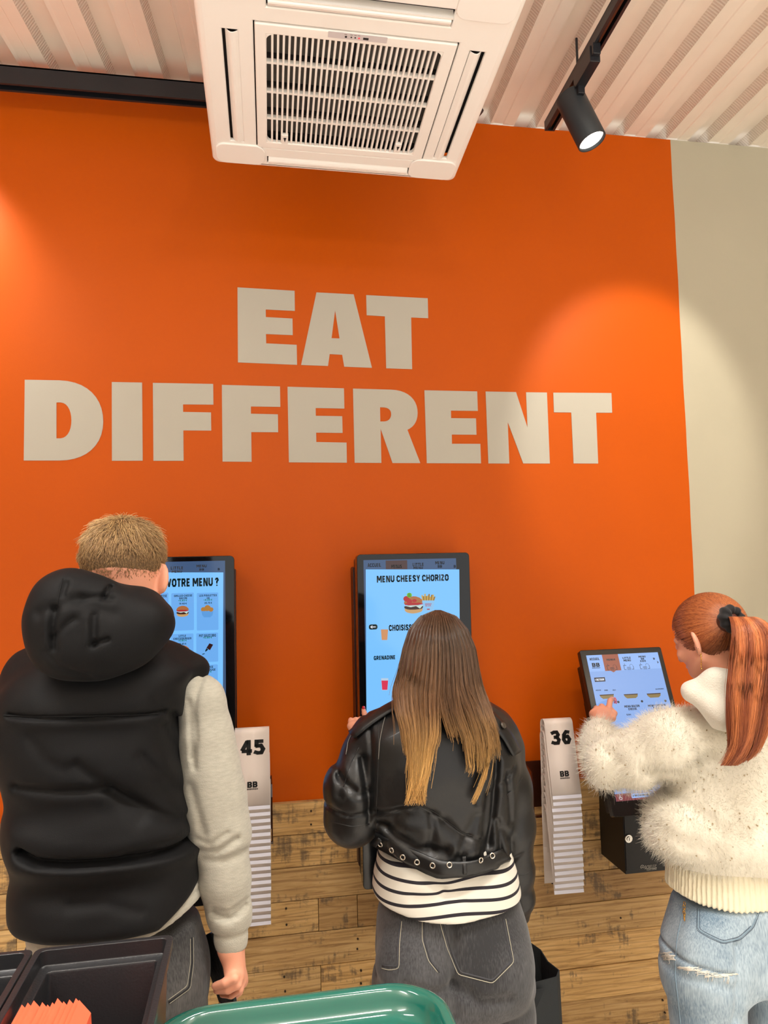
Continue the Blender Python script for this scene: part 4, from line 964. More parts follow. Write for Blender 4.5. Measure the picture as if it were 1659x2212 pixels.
# black shopping bag standing by the wall
bx0 = aty(1146, 2100, -0.62)[0]-0.12; pR = aty(1209, 2105, -0.60); pT = aty(1165, 2095, -0.60)
m_bag = mat('black_bag_fabric', (34, 37, 38), rough=0.75, bump=0.3, bscale=400)
m_bagin = mat('black_bag_lining', (10, 10, 11), rough=0.9)
bx1 = pR[0]; zt = pR[2]+0.004
bag = thing('shopping_bag', 'black open fabric bag beside the leg of the person in leather jacket', 'bag', ((bx0+bx1)/2, -0.55, FLOOR))
bm = bmesh.new(); ring_t, ring_b = [], []
yb0, yb1 = -0.62, -0.44
top = [(bx0, yb0), ((bx0+bx1)/2-0.01, yb0-0.004), (bx1-0.016, yb0), (bx1, yb0+0.02), (bx1-0.004, (yb0+yb1)/2), (bx1+0.002, yb1-0.02), (bx1-0.02, yb1), ((bx0+bx1)/2, yb1+0.006), (bx0, yb1)]
NL = 9
rows = []
for j in range(NL):
    t = j/(NL-1); z = FLOOR+t*(zt-FLOOR); row = []
    for k, (x, y) in enumerate(top):
        fold = 0.010*math.sin(k*2.1+t*5)*(1-t)*t*3
        row.append(bm.verts.new((x+0.012*(1-t)*(1 if x > (bx0+bx1)/2 else -1)+fold*0.5, y+fold, z-(0.008*math.sin(k*1.7) if j == NL-1 else 0))))
    rows.append(row)
n = len(top)
for a_, b_ in zip(rows[:-1], rows[1:]):
    for k in range(n): bm.faces.new((a_[k], a_[(k+1) % n], b_[(k+1) % n], b_[k]))
bm.faces.new(rows[0][::-1])
o = bobj('bag_body', bm, m_bag, bag, smooth=False); md = o.modifiers.new('t', 'SOLIDIFY'); md.thickness = 0.003
bm = bmesh.new()
for sx, y in ((bx0+0.10, yb0-0.006),):
    vs = [bm.verts.new(q) for q in ((bx1-0.085, y, zt-0.02), (bx1-0.06, y-0.012, zt-0.012), (bx1-0.012, y-0.006, zt-0.32), (bx1-0.13, y-0.016, zt-0.34), (bx1-0.135, y-0.004, zt-0.16))]
    bm.faces.new(vs)
o = bobj('front_flap', bm, m_bag, bag); md = o.modifiers.new('t', 'SOLIDIFY'); md.thickness = 0.004
adopt(bag)

# ------------------------------------------------------------------ organic surfaces: distance fields turned into meshes
f4 = np.float32
def iso(fn, lo, hi, h, q=4, margin=1.6):
    lo = np.asarray(lo, float); hi = np.asarray(hi, float)
    nc = np.ceil((hi-lo)/(h*q)).astype(int)
    n = nc*q
    gx = [lo[i]+np.arange(nc[i]+1)*h*q for i in range(3)]
    P = np.stack(np.meshgrid(*gx, indexing='ij'), -1).reshape(-1, 3).astype(f4)
    Cv = fn(P).reshape(nc+1)
    act = np.zeros(nc, bool); th = q*h*margin
    near = np.abs(Cv) < th; S = Cv < 0
    for a in (0, 1):
        for b_ in (0, 1):
            for c in (0, 1):
                sl = tuple(slice(o, o+nc[i]) for i, o in enumerate((a, b_, c)))
                act |= near[sl]
    cs = Cv[:-1, :-1, :-1]
    G = np.ones(n+1, f4)*0.1
    G[:-1, :-1, :-1] = cs.repeat(q, 0).repeat(q, 1).repeat(q, 2)
    mk = np.zeros(n+1, bool); A = act.repeat(q, 0).repeat(q, 1).repeat(q, 2)
    for a in (0, 1):
        for b_ in (0, 1):
            for c in (0, 1): mk[a:a+n[0], b_:b_+n[1], c:c+n[2]] |= A
    I = np.argwhere(mk)
    out = np.empty(len(I), f4)
    for s in range(0, len(I), 400000):
        out[s:s+400000] = fn((lo+I[s:s+400000]*h).astype(f4))
    G[mk] = out
    G[0] = G[-1] = 0.1; G[:, 0] = G[:, -1] = 0.1; G[:, :, 0] = G[:, :, -1] = 0.1
    S = G < 0
    cnt = np.zeros(n, np.int8)
    for a in (0, 1):
        for b_ in (0, 1):
            for c in (0, 1): cnt += S[a:a+n[0], b_:b_+n[1], c:c+n[2]]
    cell = (cnt > 0) & (cnt < 8)
    ci = np.argwhere(cell); vid = -np.ones(n, np.int32); vid[cell] = np.arange(len(ci))
    acc = np.zeros((len(ci), 3)); num = np.zeros(len(ci))
    cor = {(a, b_, c): G[ci[:, 0]+a, ci[:, 1]+b_, ci[:, 2]+c] for a in (0, 1) for b_ in (0, 1) for c in (0, 1)}
    for ax in range(3):
        for u in (0, 1):
            for v in (0, 1):
                k0 = [u, v]; k0.insert(ax, 0); k1 = list(k0); k1[ax] = 1
                g0, g1 = cor[tuple(k0)], cor[tuple(k1)]
                m = (g0 < 0) != (g1 < 0)
                t = np.where(m, g0/np.where(m, g0-g1, 1), 0)
                p = np.array(k0, float)[None, :].repeat(len(ci), 0); p[:, ax] = t
                acc += np.where(m[:, None], p, 0); num += m
    co = lo+(ci+acc/num[:, None])*h
    quads = []
    for ax in range(3):
        u, v = [i for i in range(3) if i != ax]
        s0 = [slice(None)]*3; s1 = [slice(None)]*3; s0[ax] = slice(0, -1); s1[ax] = slice(1, None)
        d = S[tuple(s0)] != S[tuple(s1)]
        E = np.argwhere(d); E = E[(E[:, u] > 0) & (E[:, v] > 0) & (E[:, u] < n[u]) & (E[:, v] < n[v])]
        def cid(du, dv):
            q_ = E.copy(); q_[:, u] += du; q_[:, v] += dv; return vid[q_[:, 0], q_[:, 1], q_[:, 2]]
        Q = np.stack([cid(-1, -1), cid(0, -1), cid(0, 0), cid(-1, 0)], 1)
        inside = S[E[:, 0], E[:, 1], E[:, 2]]
        flip = inside if ax != 1 else ~inside
        Q[~flip] = Q[~flip][:, ::-1]
        quads.append(Q)
    Q = np.concatenate(quads); Q = Q[(Q >= 0).all(1)]
    return co, Q
def mesh_np(name, co, Q, smooth=True):
    me = bpy.data.meshes.new(name); k = Q.shape[1]
    me.vertices.add(len(co)); me.vertices.foreach_set('co', np.asarray(co, f4).ravel())
    me.loops.add(Q.size); me.loops.foreach_set('vertex_index', Q.astype(np.int32).ravel())
    me.polygons.add(len(Q)); me.polygons.foreach_set('loop_start', (np.arange(len(Q))*k).astype(np.int32)); me.polygons.foreach_set('loop_total', np.full(len(Q), k, np.int32))
    me.polygons.foreach_set('use_smooth', np.full(len(Q), smooth)); me.update(); me.validate(); return me
def keep_big(co, Q):
    """drop stray islands: keep components that hold at least 4 percent of the vertices"""
    n = len(co); lab = np.arange(n)
    for _ in range(400):
        m = lab[Q].min(1); new = lab.copy()
        for k in range(Q.shape[1]): np.minimum.at(new, Q[:, k], m)
        new = new[new]; new = new[new]
        if (new == lab).all(): break
        lab = new
    cnt = np.bincount(lab, minlength=n); ok = cnt[lab] > 0.04*n
    idx = -np.ones(n, int); idx[ok] = np.arange(ok.sum())
    return co[ok], idx[Q[ok[Q[:, 0]]]]
def organic(name, fn, lo, hi, h, m, parent=None, q=4):
    co, Q = iso(fn, lo, hi, h, q); co, Q = keep_big(co, Q)
    return link(name, mesh_np(name, co, Q), m, parent)
def smin(a, b, k):
    hh = np.clip(0.5+0.5*(b-a)/k, 0, 1); return b*(1-hh)+a*hh-k*hh*(1-hh)
def smax(a, b, k): return -smin(-a, -b, k)
def cap(p, a, b, ra, rb):
    a = np.asarray(a, f4); b = np.asarray(b, f4); ab = b-a
    t = np.clip(((p-a) @ ab)/max(float(ab @ ab), 1e-9), 0, 1)
    d = p-a-t[:, None]*ab
    return np.sqrt((d*d).sum(1))-(ra+(rb-ra)*t)
def chain(p, pts, rs, k=0.012):
    d = None
    for i in range(len(pts)-1):
        e = cap(p, pts[i], pts[i+1], rs[i], rs[i+1]); d = e if d is None else smin(d, e, k)
    return d
def ell(p, c, r, R=None):
    d = p-np.asarray(c, f4)
    if R is not None: d = d @ np.asarray(R, f4)
    r = np.asarray(r, f4); e = d/r; k0 = np.sqrt((e*e).sum(1)); e2 = d/(r*r); k1 = np.sqrt((e2*e2).sum(1))+1e-6
    return k0*(k0-1)/k1
def spl(x, xs, ys):
    """smooth interpolation through a table"""
    xs = np.asarray(xs, float); ys = np.asarray(ys, float)
    m = np.gradient(ys, xs); i = np.clip(np.searchsorted(xs, x)-1, 0, len(xs)-2); h_ = xs[i+1]-xs[i]; t = np.clip((x-xs[i])/h_, 0, 1)
    return (2*t**3-3*t*t+1)*ys[i]+(t**3-2*t*t+t)*h_*m[i]+(-2*t**3+3*t*t)*ys[i+1]+(t**3-t*t)*h_*m[i+1]
class Stack:
    """rings: (py, pxL, pxR, depth_half, y_centre, exponent) read along the back of a body"""
    def __init__(s, rows, n=2.3):
        tab = []
        for r in rows:
            py, L, R, dp, yc = r[:5]; nn = r[5] if len(r) > 5 else n
            a = aty(L, py, yc); b_ = aty(R, py, yc)
            tab.append(((a[2]+b_[2])/2, (a[0]+b_[0])/2, yc, (b_[0]-a[0])/2, dp, nn))
        tab.sort(); s.t = np.array(tab)
    def __call__(s, p, grow=0.0, top=None, bot=None, k=0.02):
        z = p[:, 2]; t = s.t
        cx, cy, a, b_, nn = (spl(z, t[:, 0], t[:, i]) for i in range(1, 6))
        a = np.maximum(a+grow, 0.01); b_ = np.maximum(b_+grow, 0.01)
        dx, dy = np.abs(p[:, 0]-cx)/a, np.abs(p[:, 1]-cy)/b_
        r = (dx**nn+dy**nn)**(1/nn)
        d = (r-1)*np.minimum(a, b_)
        d = smax(d, z-((t[-1, 0] if top is None else top)+grow), k); d = smax(d, (t[0, 0] if bot is None else bot)-grow-z, k)
        return d.astype(f4)
def polydist(p, pts, yref):
    """distance, in the x-z plane, to a polyline given by points seen at depth yref"""
    W = [aty(a[0], a[1], yref)[[0, 2]] for a in pts]; q = p[:, [0, 2]]; d = None
    for a, b_ in zip(W[:-1], W[1:]):
        ab = b_-a; t = np.clip(((q-a) @ ab)/(ab @ ab), 0, 1); v = q-a-t[:, None]*ab; e = np.sqrt((v*v).sum(1)); d = e if d is None else np.minimum(d, e)
    return d
def crease(p, pts, yref, w, dep, side=-1):
    d = polydist(p, pts, yref); g = np.exp(-(d/w)**2)*dep
    return np.where(p[:, 1]*(-1) > -yref-0.2, g, 0) if side else g
def waves(p, f, seed, n=6, stretch=(1, 1, 1)):
    rr = np.random.RandomState(seed); s = 0
    for k in range(n):
        v = rr.normal(size=3); v /= np.linalg.norm(v); s = s+np.sin((p*np.asarray(stretch)) @ v*f*(0.7+0.9*rr.rand())+rr.rand()*7)
    return s/n
from mathutils.bvhtree import BVHTree
class Surf:
    """a finished surface, so that seams, straps and studs can be laid on it"""
    def __init__(s, *objs):
        vs, fs = [], []
        for o in objs:
            n0 = len(vs); vs += [tuple(v.co) for v in o.data.vertices]; fs += [[i+n0 for i in q.vertices] for q in o.data.polygons]
        s.b = BVHTree.FromPolygons(vs, fs)
    def at(s, px, py, off=0.0):
        r = ray(px, py); h, nn, i, d = s.b.ray_cast(Vector(CAM), Vector(r).normalized())
        if h is None: return None, None
        nn = np.array(nn); 
        if nn @ r > 0: nn = -nn
        return np.array(h)+nn*off, nn
    def line(s, pts, off, step=6):
        out = []
        for a, b_ in zip(pts[:-1], pts[1:]):
            n = max(2, int(math.dist(a, b_)/step))
            for k in range(n):
                t = k/n; q, _ = s.at(a[0]+(b_[0]-a[0])*t, a[1]+(b_[1]-a[1])*t, off)
                if q is not None: out.append(q)
        q, _ = s.at(*pts[-1], off)
        if q is not None: out.append(q)
        return out
def seam(name, S, lines, rad, m, parent, off=0.0):
    for L_ in lines:
        q = S.line(L_, off)
        if len(q) > 2:
            q = np.array(q); q[1:-1] = (q[:-2]+2*q[1:-1]+q[2:])/4
            bm = bmesh.new(); tube(bm, list(q), rad, 5); bobj(name, bm, m, parent, smooth=True)
def ribbon(name, S, pts, half, off, th, m, parent, step=7, bulge=0.0):
    """a strap laid on the surface along pts; half = half width in the units of pts"""
    P_ = []
    for a, b_ in zip(pts[:-1], pts[1:]):
        n = max(2, int(math.dist(a[:2], b_[:2])/step))
        for k in range(n): t = k/n; P_.append(tuple(np.array(a)+(np.array(b_)-np.array(a))*t))
    P_.append(pts[-1]); P_ = np.array(P_, float)
    tan = np.gradient(P_, axis=0); tan /= np.linalg.norm(tan, axis=1)[:, None]; nor = np.stack([-tan[:, 1], tan[:, 0]], 1)
    rows = []
    ref = None
    for p, nn in zip(P_, nor):
        row = []
        for f in (-1, -0.5, 0, 0.5, 1):
            q, w = S.at(p[0]+nn[0]*half*f, p[1]+nn[1]*half*f, off+bulge*(1-f*f))
            row.append(q)
        if any(q is None for q in row): continue
        rows.append(np.array(row))
    if len(rows) < 3: return None
    R_ = np.array(rows)
    for _ in range(3): R_[1:-1] = (R_[:-2]+2*R_[1:-1]+R_[2:])/4
    n, w = R_.shape[:2]
    Q = np.array([[i*w+j, i*w+j+1, (i+1)*w+j+1, (i+1)*w+j] for i in range(n-1) for j in range(w-1)])
    o = link(name, mesh_np(name, R_.reshape(-1, 3), Q), m, parent); md = o.modifiers.new('t', 'SOLIDIFY'); md.thickness = th; md.offset = 0
    return o
def strands(name, P_, R_, col, m, parent):
    """P_ (n,k,3) centre lines, R_ (n,k) radii, col (n,k,3): thin three-sided hairs in one mesh"""
    n, k = P_.shape[:2]
    T_ = np.gradient(P_, axis=1); T_ /= np.linalg.norm(T_, axis=2)[..., None]+1e-9
    ref = np.zeros_like(T_); ref[...] = (0.31, 0.2, 0.93)
    U = np.cross(T_, ref); U /= np.linalg.norm(U, axis=2)[..., None]+1e-9; V_ = np.cross(T_, U)
    ang = np.array([0, 2*PI/3, 4*PI/3])
    co = P_[:, :, None, :]+R_[:, :, None, None]*(np.cos(ang)[None, None, :, None]*U[:, :, None, :]+np.sin(ang)[None, None, :, None]*V_[:, :, None, :])
    i0 = (np.arange(n)[:, None, None]*k+np.arange(k-1)[None, :, None])*3+np.arange(3)[None, None, :]
    j = (np.arange(3)+1) % 3
    i1 = (np.arange(n)[:, None, None]*k+np.arange(k-1)[None, :, None])*3+j[None, None, :]
    Q = np.stack([i0, i1, i1+3, i0+3], -1).reshape(-1, 4)
    me = mesh_np(name, co.reshape(-1, 3), Q)
    a = me.attributes.new('tint', 'FLOAT_COLOR', 'POINT')
    c = np.ones((n*k*3, 4), f4); c[:, :3] = col[:, :, None, :].repeat(3, 2).reshape(-1, 3); a.data.foreach_set('color', c.ravel())
    return link(name, me, m, parent)
def tint_mat(name, rough=0.45, spec=0.5, aniso=0.0, sheen=0.0):
    m = bpy.data.materials.new(name); m.use_nodes = True; nt = m.node_tree; b = nt.nodes['Principled BSDF']
    b.inputs['Roughness'].default_value = rough; b.inputs['Specular IOR Level'].default_value = spec; b.inputs['Sheen Weight'].default_value = sheen
    at = nt.nodes.new('ShaderNodeAttribute'); at.attribute_name = 'tint'; nt.links.new(at.outputs['Color'], b.inputs['Base Color']); return m
m_hair = tint_mat('hair_strand', 0.38, 0.6)
def lc(c): return np.array(lin(c)[:3])
m_skin = mat('skin', (226, 160, 132), rough=0.5, var=0.06, vscale=14, bump=0.12, bscale=500, spec=0.4)
b_ = m_skin.node_tree.nodes['Principled BSDF']; b_.inputs['Subsurface Weight'].default_value = 0.12; b_.inputs['Subsurface Radius'].default_value = (0.012, 0.004, 0.002)
m_shoe = mat('white_shoe', (220, 218, 212), rough=0.5)
def person(label, body, group=None):
    tag(body, label, 'person'); body.name = 'person'; return body
def ear(p, c, sx, fwd):
    """outer ear: a rim around a hollow; fwd = forward unit vector, sx = side vector pointing outwards"""
    s = nrm(sx); f = nrm(fwd); u = nrm(np.cross(s, f)); u = u if u[2] > 0 else -u
    s2 = nrm(s*0.75-f*0.55); f2 = nrm(np.cross(u, s2)); R = np.stack([f2, s2, u], 1)
    R2 = R
    d = ell(p, c, (0.010, 0.012, 0.031), None)*0+ell(p, np.asarray(c)+s*0.004, (0.009, 0.017, 0.032), np.stack([np.cross(u, s2), s2, u], 1))
    cut = ell(p, np.asarray(c)+s*0.010+f*0.006+u*0.004, (0.006, 0.010, 0.019), np.stack([np.cross(u, s2), s2, u], 1))
    return smax(d, -cut, 0.004)
def head_sdf(p, c, fwd, up, s=1.0):
    """skull, face, nose, lips, brows, ears; c = centre of the cranium"""
    f = nrm(fwd); u = nrm(np.asarray(up)-f*(np.asarray(up) @ f)); r = np.cross(f, u); R = np.stack([r, f, u], 1); c = np.asarray(c)
    L_ = lambda x, y, z: c+(r*x+f*y+u*z)*s
    d = ell(p, L_(0, -0.006, 0.010), np.array((0.076, 0.094, 0.088))*s, R)
    d = smin(d, ell(p, L_(0, 0.030, -0.045), np.array((0.058, 0.058, 0.072))*s, R), 0.03*s)
    d = smin(d, ell(p, L_(0, 0.058, -0.092), np.array((0.028, 0.024, 0.022))*s, R), 0.03*s)
    for sx in (-1, 1):
        d = smin(d, cap(p, L_(sx*0.060, 0.012, -0.060), L_(sx*0.028, 0.060, -0.088), 0.014*s, 0.012*s), 0.02*s)
        d = smin(d, ell(p, L_(sx*0.036, 0.072, -0.036), np.array((0.020, 0.014, 0.014))*s, R), 0.02*s)
        d = smax(d, -ell(p, L_(sx*0.031, 0.094, -0.010), np.array((0.018, 0.012, 0.011))*s, R), 0.010*s)
        d = smin(d, ell(p, L_(sx*0.031, 0.078, -0.012), np.array((0.013, 0.012, 0.010))*s, R), 0.003*s)
        d = smin(d, cap(p, L_(sx*0.012, 0.088, 0.006), L_(sx*0.046, 0.074, 0.006), 0.007*s, 0.005*s), 0.010*s)
    d = smin(d, cap(p, L_(0, 0.084, 0.0), L_(0, 0.106, -0.042), 0.006*s, 0.010*s), 0.010*s)
    for sx in (-1, 1): d = smin(d, ell(p, L_(sx*0.011, 0.096, -0.046), np.array((0.008, 0.010, 0.007))*s, R), 0.005*s)
    d = smin(d, ell(p, L_(0, 0.086, -0.068), np.array((0.022, 0.010, 0.006))*s, R), 0.005*s)
    d = smin(d, ell(p, L_(0, 0.083, -0.078), np.array((0.019, 0.010, 0.006))*s, R), 0.005*s)
    for sx in (-1, 1): d = smin(d, ear(p, L_(sx*0.077, -0.006, -0.022), r*sx, f), 0.006*s)
    return d
def hand_sdf(p, w, pts_k, fingers, thumb, rp=0.014):
    """palm from the wrist to the four knuckles, then five separate digits given as joint chains"""
    d = None
    for k in pts_k:
        e = cap(p, w, k, 0.021, 0.0125); d = e if d is None else smin(d, e, 0.012)
    for a, b_ in zip(pts_k[:-1], pts_k[1:]): d = smin(d, cap(p, a, b_, 0.0115, 0.0115), 0.010)
    for f, r0 in zip(fingers, (0.0090, 0.0093, 0.0087, 0.0077)):
        d = smin(d, chain(p, f, [r0+0.0012, r0, r0*0.93, r0*0.80][:len(f)], 0.003), 0.004)
    d = smin(d, chain(p, thumb, [0.015, 0.0115, 0.0105, 0.0092][:len(thumb)], 0.005), 0.008)
    return d
def leg_shoe(name, parent, x, y, dirx=0.0):
    bm = bmesh.new()
    def fn(p):
        q = p.copy(); d = ell(q, (x+dirx*0.06, y+0.07, FLOOR+0.045), (0.048, 0.145, 0.050)); d = smin(d, ell(q, (x, y, FLOOR+0.085), (0.045, 0.065, 0.055)), 0.03)
        return smax(d, FLOOR+0.0-q[:, 2], 0.004)
    bm.free()
    return organic(name, fn, (x-0.08, y-0.12, FLOOR-0.01), (x+0.09, y+0.24, FLOOR+0.16), 0.006, m_shoe, parent)
def denim(name, dark, light, scale=7.0):
    m = bpy.data.materials.new(name); m.use_nodes = True; nt = m.node_tree; b = nt.nodes['Principled BSDF']; N = nt.nodes; L = nt.links
    b.inputs['Roughness'].default_value = 0.85; b.inputs['Sheen Weight'].default_value = 0.15
    tc = N.new('ShaderNodeTexCoord')
    n1 = N.new('ShaderNodeTexNoise'); n1.inputs['Scale'].default_value = scale; n1.inputs['Detail'].default_value = 6; L.new(tc.outputs['Object'], n1.inputs['Vector'])
    mp = N.new('ShaderNodeMapping'); mp.inputs['Scale'].default_value = (1, 1, 0.12); L.new(tc.outputs['Object'], mp.inputs['Vector'])
    n2 = N.new('ShaderNodeTexNoise'); n2.inputs['Scale'].default_value = 420; n2.inputs['Detail'].default_value = 2; L.new(mp.outputs['Vector'], n2.inputs['Vector'])
    ad = N.new('ShaderNodeMath'); ad.operation = 'MULTIPLY_ADD'; ad.inputs[1].default_value = 0.55; L.new(n2.outputs['Fac'], ad.inputs[0]); L.new(n1.outputs['Fac'], ad.inputs[2])
    r = N.new('ShaderNodeValToRGB'); r.color_ramp.elements[0].position = 0.62; r.color_ramp.elements[0].color = lin(dark); r.color_ramp.elements[1].position = 0.98; r.color_ramp.elements[1].color = lin(light)
    L.new(ad.outputs[0], r.inputs['Fac']); L.new(r.outputs['Color'], b.inputs['Base Color'])
    bp = N.new('ShaderNodeBump'); bp.inputs['Strength'].default_value = 0.25; bp.inputs['Distance'].default_value = 0.001; L.new(n2.outputs['Fac'], bp.inputs['Height']); L.new(bp.outputs['Normal'], b.inputs['Normal'])
    return m

# ------------------------------------------------------------------ person in a black padded vest
YM = -1.0
A3 = lambda px, py, y=YM: aty(px, py, y)
m_vest = mat('black_padded_nylon', (9, 9, 11), rough=0.66, bump=0.10, bscale=700, sheen=0.02, spec=0.25)
m_grey = mat('heather_grey_fleece', (174, 170, 157), rough=0.9, var=0.12, vscale=45, bump=0.4, bscale=500, sheen=0.2)
nt = m_grey.node_tree
for n_ in nt.nodes:
    if n_.type == 'TEX_NOISE' and abs(n_.inputs['Scale'].default_value-45) < 1:
        mp = nt.nodes.new('ShaderNodeMapping'); mp.inputs['Rotation'].default_value = (0.3, 0.6, 0.2); mp.inputs['Scale'].default_value = (1.0, 1.0, 4.0)
        tc = [q for q in nt.nodes if q.type == 'TEX_COORD'][0]; nt.links.new(tc.outputs['Object'], mp.inputs['Vector']); nt.links.new(mp.outputs['Vector'], n_.inputs['Vector']); n_.inputs['Scale'].default_value = 70
m_bdenim = denim('washed_black_denim', (38, 38, 40), (84, 83, 82))
m_thread = mat('pale_stitching', (150, 146, 132), rough=0.8)
m_seamdark = mat('dark_seam', (14, 14, 15), rough=0.8)
HC_ = A3(266, 1232, -1.0)                       # centre of the cranium
hf = nrm((0.10, 0.96, -0.22)); hu = nrm((0.0, 0.22, 0.97))
# right hand hangs beside the thigh holding a phone
wr = A3(499, 2048, -1.03)
kn = [A3(500, 2100, -1.045), A3(511, 2106, -1.045), A3(518, 2113, -1.03), A3(521, 2119, -1.01)]
fg = [[kn[0]+0, A3(507, 2112, -1.065), A3(487, 2122, -1.062), A3(464, 2130, -1.045)],
      [kn[1]+0, A3(513, 2126, -1.060), A3(493, 2137, -1.055), A3(468, 2139, -1.035)],
      [kn[2]+0, A3(517, 2136, -1.040), A3(500, 2148, -1.030), A3(480, 2147, -1.010)],
      [kn[3]+0, A3(517, 2142, -1.005), A3(503, 2156, -0.995), A3(478, 2168, -0.985)]]
th = [A3(490, 2062, -1.00), A3(472, 2076, -0.955), A3(452, 2080, -0.935), A3(447, 2101, -0.93)]
def man_body(p):
    d = head_sdf(p, HC_, hf, hu, 1.0)
    nk = A3(256, 1330, -1.03); d = smin(d, cap(p, HC_+np.array([0, -0.030, -0.07]), nk+np.array([0, 0, -0.03]), 0.060, 0.068), 0.03)
    ch = A3(215, 1480, -1.0)
    d = smin(d, ell(p, ch+np.array([0, 0, -0.10]), (0.15, 0.085, 0.24)), 0.05)
    d = smin(d, ell(p, A3(230, 1800), (0.14, 0.08, 0.26)), 0.05)
    for s, x in ((-1, 95), (1, 375)):
        d = smin(d, ell(p, A3(x, 1470, -1.0), (0.042, 0.045, 0.05)), 0.03)
    # right arm down to the hand
    d = smin(d, chain(p, [A3(420, 1490), A3(468, 1740, -1.02), A3(496, 1960, -1.025), wr], [0.036, 0.036, 0.024, 0.022], 0.02), 0.02)
    # left arm reaches forward to the screen
    d = smin(d, chain(p, [A3(92, 1500, -0.97), A3(88, 1695, -0.85), A3(150, 1560, -0.55), A3(190, 1500, -0.36)], [0.036, 0.036, 0.028, 0.024], 0.02), 0.02)
    w2 = A3(190, 1500, -0.36); e = np.array([0.02, 0.0, 0.02])
    k2 = [w2+np.array((dx, 0.075, 0.035)) for dx in (0.030, 0.010, -0.010, -0.028)]
    f2 = [[k2[0], k2[0]+(0.004, 0.030, 0.012), k2[0]+(0.006, 0.060, 0.014), k2[0]+(0.006, 0.082, 0.012)]]+[[k, k+np.array((0, 0.022, -0.010)), k+np.array((0, 0.018, -0.032)), k+np.array((0, -0.002, -0.038))] for k in k2[1:]]
    d = smin(d, hand_sdf(p, w2, k2, f2, [w2+np.array((0.02, 0.02, 0)), w2+np.array((0.042, 0.042, 0.0)), w2+np.array((0.036, 0.072, -0.004))]), 0.012)
    d = smin(d, hand_sdf(p, wr, kn, fg, th), 0.010)
    for s, px in ((-1, 150), (1, 345)):
        hp = A3(px, 2080, -1.0); kneez = np.array([hp[0]-0.005*s, -0.98, 0.42]); an = np.array([hp[0]-0.01*s, -1.02, 0.0])
        d = smin(d, chain(p, [hp, kneez, an], [0.066, 0.052, 0.040], 0.03), 0.03)
    return d
man = organic('person', man_body, (-0.72, -1.28, FLOOR+0.02), (0.06, -0.17, 1.80), 0.0042, m_skin)
person('person with short fair hair in black padded vest and grey hoodie, holding a phone', man)

rowsV = [(1385, 120, 372, 0.085, -1.01, 2.2), (1415, 70, 395, 0.105, -1.01, 2.3), (1445, 34, 423, 0.125, -1.01, 2.5), (1490, 6, 410, 0.145, -1.01, 2.6), (1550, -6, 402, 0.155, -1.0, 2.6), (1600, 0, 405, 0.16, -1.0, 2.6), (1650, 10, 409, 0.16, -1.0, 2.6),
         (1705, 24, 413, 0.15, -1.0, 2.6), (1745, 17, 418, 0.16, -1.0, 2.6), (1800, 20, 424, 0.162, -1.0, 2.6), (1858, 36, 432, 0.148, -1.0, 2.6), (1900, 28, 437, 0.160, -1.0, 2.6), (1960, 32, 441, 0.165, -1.0, 2.6), (2005, 48, 437, 0.15, -1.0, 2.5), (2040, 75, 420, 0.12, -1.0, 2.4), (2062, 110, 380, 0.08, -1.0, 2.2)]
SV = Stack(rowsV)
zA = lambda px, py, y=-1.15: A3(px, py, y)[2]
tilt = (A3(430, 1965, -1.15)[2]-A3(100, 2038, -1.15)[2])/(A3(430, 1965, -1.15)[0]-A3(100, 2038, -1.15)[0])
def vest(p):
    d = SV(p, k=0.03)
    # armhole on the right: the shell stops short of the sleeve
    sh = cap(p, A3(300, 1425), A3(418, 1447), 0.050, 0.030); d = smin(d, sh, 0.03)
    d = smin(d, cap(p, A3(180, 1420), A3(60, 1450), 0.055, 0.045), 0.04)
    Yb = -1.16
    C_ = lambda pts, w, dep: crease(p, pts, Yb, w, dep)
    d = d+C_([(6, 1552), (90, 1554), (200, 1552), (345, 1549)], 0.0045, 0.010)-C_([(6, 1566), (345, 1563)], 0.012, 0.003)
    d = d+C_([(22, 1712), (120, 1713), (228, 1709)], 0.009, 0.010)
    d = d+C_([(34, 1853), (75, 1868), (150, 1868), (250, 1862), (330, 1858), (420, 1856)], 0.008, 0.026)
    d = d-C_([(30, 1885), (200, 1885), (430, 1872)], 0.022, 0.008)-C_([(20, 1825), (200, 1832), (380, 1822)], 0.020, 0.006)
    for L_, w, dep in (([(345, 1585), (372, 1660), (410, 1735)], 0.010, 0.012), ([(165, 1655), (225, 1700), (300, 1775)], 0.012, 0.007), ([(240, 1710), (330, 1770), (405, 1815)], 0.010, 0.010), ([(360, 1560), (385, 1640), (407, 1690)], 0.008, 0.009),
                       ([(300, 1640), (350, 1700), (400, 1770)], 0.009, 0.006), ([(60, 1600), (90, 1640), (140, 1665)], 0.012, 0.004), ([(330, 1520), (380, 1600)], 0.010, 0.004), ([(270, 1850), (340, 1835), (410, 1838)], 0.008, 0.006), ([(150, 1965), (230, 1958), (300, 1975)], 0.010, 0.003)):
        d = d+C_(L_, w, dep)
    d = d+waves(p, 42, 5, 6, (1, 1, 1.2))*0.004+waves(p, 95, 8, 6)*0.0013
    # hem rises on the right side
    hem = (A3(100, 2046, -1.15)[2]+0.0)+(np.maximum(0, p[:, 0]-A3(340, 2000, -1.15)[0]))*0.62
    d = smax(d, hem-p[:, 2], 0.020)
    # neck hole
    d = smax(d, -cap(p, A3(256, 1310, -1.0), A3(240, 1390, -1.0), 0.075, 0.07), 0.02)
    return d.astype(f4)
o_v = organic('padded_vest', vest, (-0.66, -1.24, 0.80), (0.0, -0.78, 1.60), 0.0042, m_vest, man)
